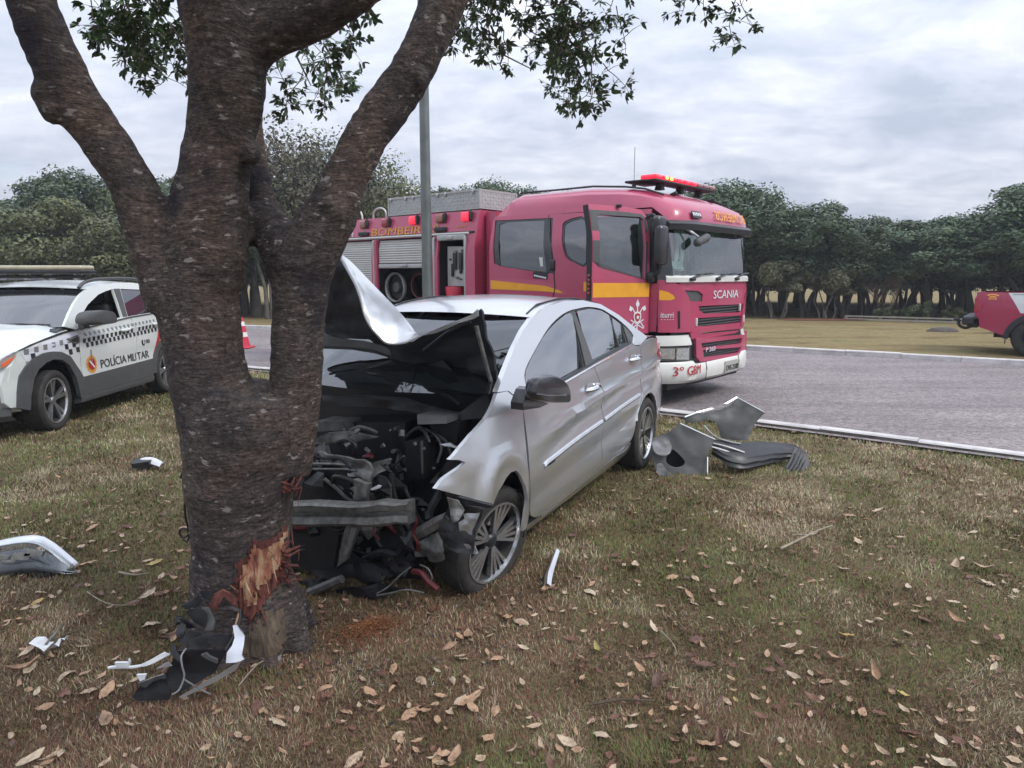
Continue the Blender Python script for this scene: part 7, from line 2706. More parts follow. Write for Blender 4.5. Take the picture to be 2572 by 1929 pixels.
# ------------------------------------------------------------------ red pickup across the road
def build_pickup():
    V = Veh('red_pickup', 'red pickup with white flash parked on the grass across the road', 'pickup', (10.36, 14.05), 143.0, -1)
    o = V.o
    o.location.z = .09
    side = lambda x, z, off=0.0: (x, .93 - .05 * min(1, max(0, (z - .9) / .4)) ** 2 - .08 * max(0, (x - .5)) ** 2 + off, z)
    wx = -.17
    arch = [(wx + .50 * math.cos(R(a)), .30 + .50 * math.sin(R(a))) for a in np.linspace(8, 172, 14)]
    bed = [(.80, 1.225), (.855, 1.10), (.845, .82), (.76, .714), (.73, .545), (.33, .40)] + arch + [(-.70, .40), (-.72, 1.23)]
    for mi in (False, True):
        bs = V.sheet('bed_side', bed, side, 'pickup_red', step=.12, thick=.05, mirror=mi)
        if mi:
            continue
        V.sheet('white_flash', [(.325, 1.222), (.20, 1.02), (.10, .84), (-.40, .84), (-.715, .84), (-.715, 1.222)], side, 'white_paint', step=.2, thick=.003, off=.004, parent=bs)
        V.sheet('arch_flare', [(wx + .52 * math.cos(R(a)), .30 + .55 * math.sin(R(a))) for a in np.linspace(5, 175, 16)] + [(wx + .43 * math.cos(R(a)), .30 + .44 * math.sin(R(a))) for a in np.linspace(175, 5, 16)], side, 'black_plastic', step=.12, thick=.05, off=.02, parent=bs)
        V.sheet('tail_light', [(.845, 1.10), (.80, 1.07), (.77, 1.0), (.70, .96), (.715, .90), (.78, .85), (.845, .83)], side, 'tail_red', step=.06, thick=.01, off=.012)
        V.sheet('tail_light_lens', [(.84, 1.0), (.74, .965), (.745, .92), (.84, .90)], side, 'lamp_red_off', step=.06, thick=.01, off=.018)
        # telephone mark
        ph = [[(.66, 1.165), (.64, 1.19), (.58, 1.20), (.50, 1.195), (.455, 1.165), (.49, 1.155), (.53, 1.175), (.60, 1.178), (.63, 1.155)], [(.61, 1.16), (.52, 1.16), (.49, 1.09), (.64, 1.09)]]
        for p in ph:
            V.sheet('phone_mark', p, side, 'letter_orange', step=.2, thick=.002, off=.006, parent=bs)
        V.text('lettering', '193', lambda a0, b0, a, b, of: side(a0 - a, b0 + b, of), .61, 1.10, .035, 'pickup_red', .08, parent=bs, off=.010)
        V.sheet('lettering_strip', [(.25, 1.20), (.02, 1.20), (.02, 1.188), (.25, 1.188)], side, 'square_grey', step=.3, thick=.001, off=.009, parent=bs)
    mb = V.mb()
    mb.box((.80, 0, .97), (.06, 1.70, .50))
    mb.build('tailgate', 'pickup_red', o)
    mb = V.mb()
    mb.box((.06, 0, .72), (1.55, 1.72, .05))
    mb.box((-.70, 0, .97), (.05, 1.72, .5))
    mb.build('bed_floor', 'black_plastic', o)
    mb = V.mb()
    mb.rbox((.93, 0, .66), (.22, 1.74, .17), .04)
    mb.rbox((.86, 0, .58), (.2, 1.5, .12), .03)
    bm_ = mb.build('rear_bumper', 'black_plastic', o, True)
    mb = V.mb()
    mb.tube(crom([(.86, .55, .56), (.98, .55, .50), (1.10, .55, .55), (1.12, .55, .66), (1.20, .55, .67)], 4), .03, 7)
    mb.build('tow_hook', 'dark_metal', bm_, True)
    # cab ahead (mostly outside the frame)
    cab = [(-.74, 1.22), (-.86, 1.62), (-1.05, 1.74), (-2.0, 1.76), (-2.3, 1.66), (-2.85, 1.25), (-3.75, 1.12), (-3.95, .95), (-3.98, .5), (-3.7, .42)] + [(-3.25 + .50 * math.cos(R(a)), .30 + .50 * math.sin(R(a))) for a in np.linspace(168, 12, 12)] + [(-2.7, .40), (-.74, .40)]
    win = [(-.98, 1.26), (-1.05, 1.60), (-1.95, 1.64), (-2.2, 1.58), (-2.65, 1.26)]
    cside = lambda x, z, off=0.0: (x, .93 - .28 * max(0, z - 1.2) + off, z)
    for mi in (False, True):
        V.sheet('cab_side', cab, cside, 'pickup_red', [win], step=.2, thick=.04, mirror=mi)
        V.sheet('window', win, cside, 'smoke_glass', step=.3, thick=0, off=-.02, mirror=mi)
    mb = V.mb()
    mb.grid([[(x, w * cside(x, z)[1], z) for w in np.linspace(-1, 1, 7)] for x, z in ((-.74, 1.22), (-.86, 1.62), (-1.05, 1.74), (-2.0, 1.76), (-2.3, 1.66))])
    mb.build('cab_roof', 'pickup_red', o, True)
    mb = V.mb()
    mb.grid([[(x, w * cside(x, z)[1], z) for w in np.linspace(-1, 1, 7)] for x, z in ((-2.3, 1.66), (-2.85, 1.25))])
    mb.build('windshield', 'smoke_glass', o, True)
    mb = V.mb()
    mb.grid([[(x, w * .93, z) for w in np.linspace(-1, 1, 7)] for x, z in ((-2.85, 1.25), (-3.75, 1.12), (-3.95, .95), (-3.98, .5))])
    mb.build('bonnet', 'pickup_red', o, True)
    mb = V.mb()
    mb.box((-1.6, 0, .42), (4.2, 1.3, .16))
    mb.tube([(.25, -.5, .40), (.25, .5, .40)], .07, 8)
    mb.build('underbody', 'engine_black', o)
    mb = V.mb()
    mb.box((.30, .82, .36), (.012, .22, .24))
    mb.build('mud_flap', 'black_plastic', o)
    for x in (wx, -3.25):
        wheel(V, x, .80, .39, .26, 'steel', tyre='rubber', rimr=.22)
        wheel(V, x, -.80, .39, .26, 'steel', tyre='rubber', face=-1, rimr=.22)
    return V


build_pickup()



# ------------------------------------------------------------------ lamp post, cone
def build_post():
    base = (-.985, 8.2)
    e = empty('lamp_post', (base[0], base[1], 0))
    tag(e, 'tall galvanised steel lamp post rising behind the silver sedan', 'lamp post')
    mb = MB()
    mb.tube([(0, 0, 0), (0, 0, 2.0), (0, 0, 4.5), (0, 0, 7.6)], [.064, .060, .054, .046], 20)
    mb.build('pole', 'galvanised', e, True, 60)
    mb = MB()
    mb.rbox((0, 0, .02), (.26, .26, .035), .012)
    mb.build('base_plate', 'galvanised', e, True)
    for k in range(4):
        a = PI / 4 + k * PI / 2
        mb = MB()
        mb.lathe([(0, .07), (.014, .07), (.016, .03)], 8, 'Z', (math.cos(a) * .13, math.sin(a) * .13, 0))
        mb.build('anchor_bolt', 'bright_steel', e, True)
    mb = MB()
    mb.rbox((.065, 0, .9), (.02, .09, .22), .008)
    mb.build('hatch', 'galvanised', e, True)
    mb = MB()
    mb.tube(crom([(0, 0, 7.5), (.15, .1, 7.85), (.7, .45, 8.05), (1.5, .95, 8.1)], 5), .028, 10)
    ar = mb.build('arm', 'galvanised', e, True)
    mb = MB()
    mb.rbox((1.75, 1.1, 8.1), (.6, .24, .10), .05, (0, 0, math.atan2(.95, 1.5)))
    mb.build('lantern', 'aluminium', ar, True)


def build_cone():
    p = [(-6.076,15.713)][0]
    e = empty('traffic_cone', (p[0], p[1], .02))
    tag(e, 'red and white traffic cone on the road seen through the tree fork', 'cone')
    mb = MB()
    mb.rbox((0, 0, .02), (.40, .40, .04), .018)
    mb.build('base', 'cone_red', e, True)
    z = [.04, .26, .36, .50, .60, .68]
    r = lambda h: .155 - .19 * h
    names = ['cone_red', 'cone_white', 'cone_red', 'cone_white', 'cone_red']
    for i in range(5):
        mb = MB()
        mb.lathe([(r(z[i]) + .001 * (i % 2), z[i]), (r(z[i + 1]) + .001 * (i % 2), z[i + 1])] + ([(.012, z[i + 1] + .01), (0, z[i + 1] + .01)] if i == 4 else []), 22, 'Z')
        mb.build('band', names[i], e, True)


build_post()
build_cone()


# ------------------------------------------------------------------ torn-off car parts on the grass
def bent(name, pts, material, parent, org, amp=.02, thick=.004, step=.03, seed=0, holes=(), n=(0, 1, 0)):
    """torn sheet: outline in x/z with a depth per point, buckled"""
    P = [(p[0] - org[0], p[1] - org[1], p[2] - org[2]) for p in pts]
    vv = Veh.__new__(Veh)
    vv.side = 1
    vv.c = lambda x, w, z: (x, w, z)
    vv.o = parent

    def f(a, b, off=0.0):
        sw = sy = 0
        for p in P:
            k = 1 / ((p[0] - a) ** 2 + (p[2] - b) ** 2 + 3e-3)
            sw += k
            sy += k * p[1]
        y = sy / sw + amp * noise.noise(Vector((a * 9, b * 9, seed))) + amp * .35 * noise.noise(Vector((a * 24, b * 24, seed)))
        return (a, y - off, b)
    return Veh.sheet(vv, name, [(p[0], p[2]) for p in P], f, material, [[(h[0] - org[0], h[2] - org[2]) for h in hh] for hh in holes], step=step, thick=thick, parent=parent, angle=62)


def build_fender_debris():
    org = (1.85, 5.75, 0)
    e = empty('torn_fender', org)
    tag(e, 'torn off grey front fender standing on the grass behind the sedan wheel', 'car part')
    bent('fender_skin', [(1.441,5.85,0.394),(1.587,5.8,0.331),(1.718,5.75,0.276),(1.662,5.7,0.201),(1.64,5.68,0.142),(1.627,5.62,0.029),(1.651,5.58,-0.142),(1.512,5.56,-0.141),(1.434,5.56,-0.137),(1.345,5.58,-0.104),(1.274,5.62,-0.059),(1.223,5.68,-0.021),(1.205,5.72,0.05),(1.186,5.76,0.137),(1.192,5.8,0.225),(1.206,5.82,0.278),(1.314,5.86,0.309)], 'fender_inner', e, org, .012, .012, .03, 1,
         [crom([(1.338,5.7,0.185),(1.386,5.7,0.177),(1.452,5.7,0.104),(1.429,5.7,0.063),(1.359,5.7,0.055),(1.302,5.7,0.096)], 4, True)])
    bent('hole_shade_sheet', [(1.337,5.8,0.176),(1.433,5.8,0.176),(1.501,5.8,0.077),(1.471,5.8,0.019),(1.375,5.8,0.011),(1.309,5.8,0.06)], 'engine_black', e, org, .005, .004, .05, 2)  # black sheet set behind the hole to stand for the shade inside
    bent('lamp_flange', crom([(1.199,5.62,0.094),(1.241,5.6,0.107),(1.288,5.56,0.047),(1.363,5.54,-0.011),(1.384,5.54,-0.059),(1.305,5.55,-0.054),(1.241,5.58,-0.015),(1.204,5.6,0.035)], 4, True), 'silver_dull', e, org, .015, .008, .02, 3)
    bent('lamp_flange', crom([(1.186,5.74,0.288),(1.299,5.72,0.301),(1.34,5.7,0.233),(1.326,5.68,0.174),(1.264,5.68,0.15),(1.197,5.7,0.185)], 4, True), 'silver_dull', e, org, .018, .008, .02, 4)
    mb = MB()
    mb.tube([(p[0] - org[0], p[1] - org[1], p[2]) for p in [(1.439,5.84,0.396),(1.584,5.79,0.334),(1.715,5.74,0.279)]], .006, 5)
    mb.tube([(p[0] - org[0], p[1] - org[1], p[2]) for p in [(1.637,5.67,0.144),(1.624,5.61,0.032),(1.648,5.57,-0.139)]], .006, 5)
    mb.tube([(p[0] - org[0], p[1] - org[1], p[2]) for p in [(1.432,5.55,-0.139),(1.648,5.57,-0.142)]], .006, 5)
    mb.build('bright_edge', 'silver_paint', e)
    # rear half of the panel bending away behind
    bent('fender_skin', [(1.509,5.95,0.422),(1.632,6.05,0.44),(1.783,6.12,0.456),(1.949,6.2,0.476),(2.046,6.25,0.547),(2.195,6.3,0.469),(2.322,6.32,0.399),(2.26,6.28,0.345),(2.213,6.25,0.299),(2.166,6.2,0.214),(2.142,6.15,0.167),(2,6.1,0.181),(1.866,6.05,0.215),(1.832,6.02,0.307),(1.794,6,0.37),(1.722,5.98,0.393),(1.608,5.95,0.372),(1.519,5.92,0.371)], 'fender_inner', e, org, .012, .012, .03, 5)
    mb = MB()
    mb.tube([(p[0] - org[0], p[1] - org[1], p[2]) for p in [(1.495,5.93,0.431),(1.626,6.03,0.452),(1.777,6.1,0.472),(1.933,6.18,0.506),(2.04,6.23,0.553)]], .010, 5)
    mb.tube([(p[0] - org[0], p[1] - org[1], p[2]) for p in [(2.04,6.23,0.553),(2.188,6.28,0.474),(2.315,6.3,0.405)]], .006, 5)
    mb.build('bright_edge', 'silver_paint', e)
    bent('flange_strip', [(1.602,6,0.441),(1.683,6.06,0.467),(1.793,6.1,0.498),(1.927,6.16,0.515),(1.919,6.16,0.491),(1.794,6.1,0.468),(1.66,6.03,0.44)], 'silver_paint', e, org, .004, .006, .03, 6)

    # wheel-arch liner, a ribbed black strip curled on the ground
    org2 = (2.15, 5.85, 0)
    e = empty('wheel_liner', org2)
    tag(e, 'ribbed dark wheel arch liner curled on the grass beside the torn fender', 'car part')
    lo = [(1.701,5.78,0.14),(1.802,5.68,0.077),(1.9,5.64,0.052),(2.061,5.72,0.05),(2.247,5.86,0.044),(2.399,5.98,0.037),(2.49,6.02,0.039)]
    hi = [(1.705,5.84,0.265),(1.816,5.86,0.243),(1.977,5.88,0.214),(2.135,5.96,0.209),(2.296,6.06,0.185),(2.446,6.12,0.159),(2.527,6.1,0.144)]
    A, B = np.array(crom(lo, 5)), np.array(crom(hi, 5))
    rows = []
    for a, b in zip(A, B):
        row = []
        for t in np.linspace(0, 1, 13):
            p = a + (b - a) * t
            bulge = .05 * math.sin(PI * t) + (.008 if int(t * 12) % 3 == 0 else 0)
            p = p + np.array([0, -bulge, 0]) + .008 * noise.noise(Vector(p) * 9) - np.array(org2)
            row.append(tuple(p))
        rows.append(row)
    mb = MB()
    mb.grid(rows)
    mb.grid([[(q[0], q[1] + .012, q[2]) for q in rw] for rw in rows])
    mb.build('liner', 'black_plastic', e, True, 24)
    lo = [(2.482,6,0.04),(2.395,5.88,0.005),(2.352,5.82,-0.003)]
    hi = [(2.531,6.1,0.147),(2.594,6,0.091),(2.577,5.84,0.016)]
    A = np.array(crom([(2.485,6,0.044),(2.411,5.9,0.008),(2.344,5.82,0.005)], 4))
    B = np.array(crom([(2.523,6.08,0.152),(2.585,6,0.108),(2.577,5.84,0.024)], 4))
    C = np.array(crom([(2.494,6.02,0.103),(2.481,5.9,0.058),(2.418,5.72,-0.082)], 4))
    rows = []
    for a, c, b in zip(A, C, B):
        row = []
        for t in np.linspace(0, 1, 13):
            p = (1 - t) ** 2 * a + 2 * t * (1 - t) * ((c * .6 + (a + b) * .2)) + t * t * b
            p = p + np.array([0, -(.012 if int(t * 12) % 3 == 0 else 0), 0]) - np.array(org2)
            row.append(tuple(p))
        rows.append(row)
    mb = MB()
    mb.grid(rows)
    mb.build('liner_end', 'fender_inner', e, True, 24)
    bent('liner_end', [(2.339,5.8,0.023),(2.474,5.98,0.164),(2.559,5.92,0.128),(2.563,5.82,0.038),(2.529,5.76,-0.011),(2.418,5.68,-0.088),(2.36,5.72,-0.049)], 'cladding', e, org2, .02, .01, .03, 7)
    for k in range(4):
        t = (k + 1) / 5
        mb = MB()
        a0, a1 = [(2.339,5.74,0.028),(2.4,5.66,-0.063)]
        b0, b1 = [(2.474,5.9,0.175),(2.537,5.78,0.058)]
        p = np.array(a0) + (np.array(a1) - np.array(a0)) * t
        q = np.array(b0) + (np.array(b1) - np.array(b0)) * t
        mb.tube([tuple(p - np.array(org2)), tuple((p + q) / 2 - np.array(org2) - np.array([0, .02, 0])), tuple(q - np.array(org2))], .009, 5)
        mb.build('rib', 'cladding', e)
    for pts in ([(1.649,5.86,0.375),(1.703,5.84,0.314),(1.777,5.84,0.265),(1.894,5.85,0.229),(1.971,5.86,0.214)], [(1.692,5.76,0.21),(1.802,5.75,0.18),(1.944,5.74,0.126)], [(1.705,5.78,0.238),(1.828,5.76,0.21),(1.973,5.76,0.161)]):
        mb = MB()
        mb.tube([tuple(np.array(p) - np.array(org2)) for p in crom(pts, 4)], .009, 5)
        mb.build('rib', 'silver_dull', e)


def build_headlamp_debris():
    # whole headlamp unit lying at the left edge
    c = [(-2.76,3.665)][0]
    org = (c[0], c[1], 0)
    e = empty('loose_headlamp', org)
    tag(e, 'loose car headlamp unit with silver rim lying at the left edge', 'headlamp')
    top = [(-3.175,3.78,0.057),(-3.032,3.78,0.119),(-2.915,3.78,0.15),(-2.811,3.78,0.169),(-2.731,3.78,0.176),(-2.673,3.78,0.162),(-2.612,3.78,0.117),(-2.55,3.78,0.057),(-2.488,3.78,-0.005)]
    bot = [(-3.058,3.62,-0.014),(-2.929,3.62,-0.031),(-2.818,3.62,-0.023),(-2.718,3.62,-0.005),(-2.64,3.62,0.007),(-2.582,3.62,0.014),(-2.518,3.62,0.021),(-2.452,3.62,0.028),(-2.387,3.62,0.042)]
    mid = [((a[0] + b[0]) / 2, min(a[1], b[1]) - .05, a[2] * .55 + b[2] * .45) for a, b in zip(top, bot)]
    rows = []
    for t, m_, b in zip(top, mid, bot):
        row = []
        for k in np.linspace(0, 1, 9):
            p = (1 - k) ** 2 * np.array(t) + 2 * k * (1 - k) * np.array(m_) + k * k * np.array(b)
            row.append(tuple(p - np.array(org)))
        rows.append(row)
    R2 = np.array([resample(np.array(rows)[:, j], 22) for j in range(9)])
    mb = MB()
    mb.grid([[tuple(R2[j, i]) for j in range(9)] for i in range(22)])
    mb.build('lens', 'clear_lens', e, True, 60)
    mb = MB()
    mb.grid([[tuple(R2[j, i] + np.array([0, .035, -.004])) for j in range(2, 9)] for i in range(22)])
    mb.build('housing', 'lens_dark', e, True, 60)
    mb = MB()
    rr = R2[0]
    mb.rings([[tuple(p + np.array(q)) for q in ((0, -.012, .004), (0, -.032, -.016), (0, -.02, -.026), (0, .03, -.02), (0, .03, .004))] for p in rr])
    mb.build('silver_rim', 'silver_paint', e, True, 50)
    for x0, x1, y0, y1 in ((-40, 60, 585, 610), (62, 165, 575, 612), (130, 235, 560, 592), (0, 90, 610, 630)):
        q = Vector([(-2.831,3.66,0.119),(-2.721,3.66,0.119)][0])
        s = (Vector([(-2.831,3.66,0.119),(-2.721,3.66,0.119)][1]) - q).length / 100
        pts = [Vector((q.x + x * s, 3.66, q.z - (y - 590) * s)) - Vector(org) for x, y in ((x0, y1), (x0 + 20, y0), (x1, y0 + 4), (x1 - 15, y1))]
        mb = MB()
        mb.plate(pts, .02, (0, -1, .3))
        mb.build('reflector', 'lens_clear', e)
    mb = MB()
    b = R2[8]
    mb.rings([[tuple(p + np.array(q)) for q in ((0, .0, 0), (0, .12, .02), (0, .14, -.05), (0, .01, -.06))] for p in b[:17]])
    mb.build('back_housing', 'black_plastic', e, True, 40)

    # mirror cap
    c = [(-3.137,5.841)][0]
    e = empty('mirror_cap', (c[0], c[1], 0))
    tag(e, 'small white and black mirror cap lying on the grass left of the tree', 'mirror cap')
    mb = MB()
    rows = []
    for i in range(9):
        t = i / 8
        x = -.12 + .24 * t
        h = .085 * math.sin(PI * (.12 + .80 * t)) ** .6
        rows.append([(x, -.06 + .10 * k / 6 + .02 * math.sin(3 * t), h * math.sin(PI * (.15 + .7 * k / 6)) + .012) for k in range(7)])
    mb.grid(rows)
    mb.grid([[(p[0] * .96, p[1] * .9 + .004, p[2] * .9) for p in r_] for r_ in rows])
    mb.build('shell', 'white_plastic', e, True, 60)
    mb = MB()
    mb.rings([[(-.115 + .15 * t, -.062 - .01 * math.sin(PI * t), .02), (-.115 + .15 * t, -.07, .055 + .025 * t), (-.115 + .15 * t, .0, .09 * (1 - .1 * t)), (-.115 + .15 * t, .02, .02)] for t in np.linspace(0, 1, 6)])
    mb.build('dark_inner', 'black_plastic', e, True, 40)

    # smashed headlamp at the foot of the trunk
    org = (-1.33, 2.5, 0)
    e = empty('smashed_headlamp', org)
    tag(e, 'smashed black and silver headlamp assembly leaning on the splintered trunk base', 'headlamp')

    def b_(name, pts, m, amp=.012, th=.006, st=.02, sd=0):
        return bent(name, pts, m, e, org, amp, th, st, sd)
    b_('housing_plate', [(-1.253,2.62,0.393),(-1.245,2.64,0.4),(-1.225,2.66,0.399),(-1.207,2.66,0.388),(-1.206,2.64,0.37),(-1.218,2.62,0.363),(-1.218,2.6,0.36),(-1.242,2.62,0.371),(-1.245,2.62,0.384)], 'black_plastic', .012, .008, .02, 1)
    b_('housing_plate', [(-1.281,2.56,0.342),(-1.261,2.58,0.357),(-1.242,2.6,0.355),(-1.211,2.6,0.351),(-1.197,2.57,0.332),(-1.198,2.54,0.306),(-1.203,2.52,0.291),(-1.227,2.52,0.295),(-1.247,2.54,0.306),(-1.266,2.55,0.326)], 'black_plastic', .012, .008, .02, 2)
    b_('housing_plate', [(-1.302,2.55,0.338),(-1.272,2.55,0.342),(-1.241,2.53,0.315),(-1.23,2.51,0.297),(-1.253,2.5,0.294),(-1.271,2.5,0.302),(-1.302,2.52,0.312)], 'engine_black', .03, .01, .02, 3)
    b_('housing_plate', [(-1.276,2.49,0.274),(-1.241,2.5,0.298),(-1.195,2.51,0.297),(-1.184,2.5,0.281),(-1.214,2.48,0.271),(-1.236,2.46,0.262),(-1.268,2.47,0.256)], 'black_plastic', .025, .01, .02, 4)
    b_('housing_plate', [(-1.225,2.45,0.28),(-1.169,2.47,0.302),(-1.117,2.5,0.294),(-1.075,2.53,0.286),(-1.076,2.51,0.263),(-1.081,2.48,0.242),(-1.126,2.45,0.251),(-1.186,2.43,0.246),(-1.22,2.44,0.257)], 'dark_metal', .008, .006, .02, 5)
    b_('housing_floor', [(-1.275,2.44,0.236),(-1.238,2.46,0.241),(-1.177,2.46,0.229),(-1.109,2.48,0.23),(-1.086,2.48,0.23),(-1.115,2.48,0.188),(-1.138,2.48,0.146),(-1.209,2.46,0.104),(-1.29,2.46,0.058),(-1.325,2.46,0.104),(-1.337,2.48,0.13),(-1.317,2.5,0.164)], 'engine_black', .02, .01, .03, 6)
    b_('lens_shell', [(-1.46,2.44,0.046),(-1.443,2.46,0.075),(-1.421,2.48,0.1),(-1.384,2.5,0.109),(-1.344,2.5,0.113),(-1.312,2.48,0.092),(-1.313,2.46,0.062),(-1.32,2.44,0.037),(-1.369,2.43,0.034),(-1.431,2.43,0.034)], 'engine_black', .012, .012, .025, 7)
    b_('lens_shell', [(-1.433,2.46,0.104),(-1.388,2.48,0.121),(-1.336,2.48,0.138),(-1.327,2.46,0.129),(-1.374,2.45,0.111),(-1.405,2.44,0.088)], 'lens_dark', .01, .01, .025, 8)
    b_('silver_trim', [(-1.067,2.52,0.327),(-1.053,2.53,0.328),(-1.035,2.52,0.308),(-1.02,2.5,0.289),(-1.018,2.46,0.262),(-1.02,2.42,0.232),(-1.009,2.4,0.219),(-1.039,2.38,0.211),(-1.076,2.37,0.209),(-1.075,2.4,0.244),(-1.06,2.45,0.264),(-1.055,2.49,0.287)], 'silver_paint', .012, .006, .015, 9)
    b_('silver_trim', [(-1.013,2.4,0.223),(-1.043,2.44,0.175),(-1.133,2.42,0.125),(-1.247,2.42,0.067),(-1.261,2.43,0.071),(-1.175,2.43,0.123),(-1.101,2.44,0.164)], 'silver_paint', .006, .006, .02, 10)
    b_('bright_bar', [(-1.505,2.45,0.185),(-1.456,2.45,0.181),(-1.414,2.45,0.185),(-1.387,2.46,0.196),(-1.332,2.5,0.223),(-1.319,2.5,0.216),(-1.311,2.48,0.215),(-1.362,2.44,0.191),(-1.387,2.42,0.183),(-1.44,2.42,0.177),(-1.527,2.42,0.177),(-1.533,2.43,0.181)], 'white_plastic', .008, .012, .02, 11)
    b_('bright_clip', [(-1.496,2.43,0.208),(-1.447,2.43,0.208),(-1.443,2.43,0.224),(-1.439,2.43,0.21),(-1.446,2.43,0.189),(-1.494,2.43,0.191)], 'white_plastic', .004, .01, .03, 12)
    b_('bright_clip', [(-1.378,2.36,0.201),(-1.342,2.36,0.203),(-1.348,2.36,0.183),(-1.367,2.36,0.176)], 'white_plastic', .002, .008, .03, 13)
    b_('inner_blade', [(-1.331,2.38,0.195),(-1.305,2.42,0.211),(-1.284,2.45,0.222),(-1.276,2.43,0.21),(-1.271,2.38,0.207)], 'silver_dull', .008, .006, .02, 14)
    b_('hook', [(-1.156,2.42,0.256),(-1.135,2.42,0.264),(-1.123,2.4,0.252),(-1.093,2.38,0.243),(-1.094,2.38,0.227),(-1.109,2.38,0.233),(-1.139,2.4,0.244)], 'fender_inner', .004, .01, .015, 15)
    b_('housing_plate', [(-1.319,2.6,0.351),(-1.303,2.62,0.358),(-1.275,2.63,0.371),(-1.253,2.63,0.388),(-1.229,2.6,0.368),(-1.246,2.58,0.353),(-1.265,2.56,0.337),(-1.297,2.56,0.337)], 'engine_black', .02, .012, .02, 21)
    b_('housing_plate', [(-1.232,2.62,0.341),(-1.208,2.63,0.345),(-1.169,2.58,0.302),(-1.174,2.54,0.272),(-1.205,2.53,0.273),(-1.201,2.57,0.307)], 'fender_inner', .015, .01, .02, 22)
    b_('lamp_bowl', [(-1.13,2.58,0.348),(-1.114,2.6,0.351),(-1.083,2.6,0.338),(-1.072,2.58,0.327),(-1.091,2.56,0.337),(-1.115,2.56,0.346)], 'lens_dark', .01, .02, .02, 16)
    for pts, r, m in (([(-1.217,2.42,0.272),(-1.228,2.4,0.252),(-1.212,2.37,0.229),(-1.187,2.33,0.214),(-1.183,2.28,0.194),(-1.199,2.26,0.187)], .0035, 'dull_steel'),
                      ([(-1.183,2.32,0.208),(-1.14,2.29,0.207),(-1.091,2.26,0.203),(-1.056,2.25,0.194)], .003, 'dull_steel'),
                      ([(-1.063,2.56,0.354),(-1.053,2.52,0.325),(-1.063,2.48,0.288),(-1.08,2.44,0.253)], .006, 'hose_black'),
                      ([(-1.292,2.47,0.252),(-1.267,2.44,0.232),(-1.236,2.42,0.224)], .012, 'hose_black'),
                      ([(-1.298,2.52,0.333),(-1.28,2.53,0.319),(-1.276,2.5,0.289),(-1.265,2.5,0.281)], .018, 'hose_black')):
        mb = MB()
        mb.tube([tuple(np.array(p) - np.array(org)) for p in crom(pts, 4)], r, 6)
        mb.build('wire', m, e, True)
    # curled bark torn loose beside it
    bk = bent('torn_bark_strip', [(-1.225,2.64,0.331),(-1.206,2.66,0.373),(-1.173,2.68,0.39),(-1.14,2.7,0.381),(-1.117,2.68,0.359),(-1.111,2.66,0.321),(-1.139,2.64,0.348),(-1.166,2.62,0.367),(-1.188,2.6,0.325),(-1.193,2.58,0.302)], 'red_bark', TREE, tuple(TO), .02, .01, .02, 17)


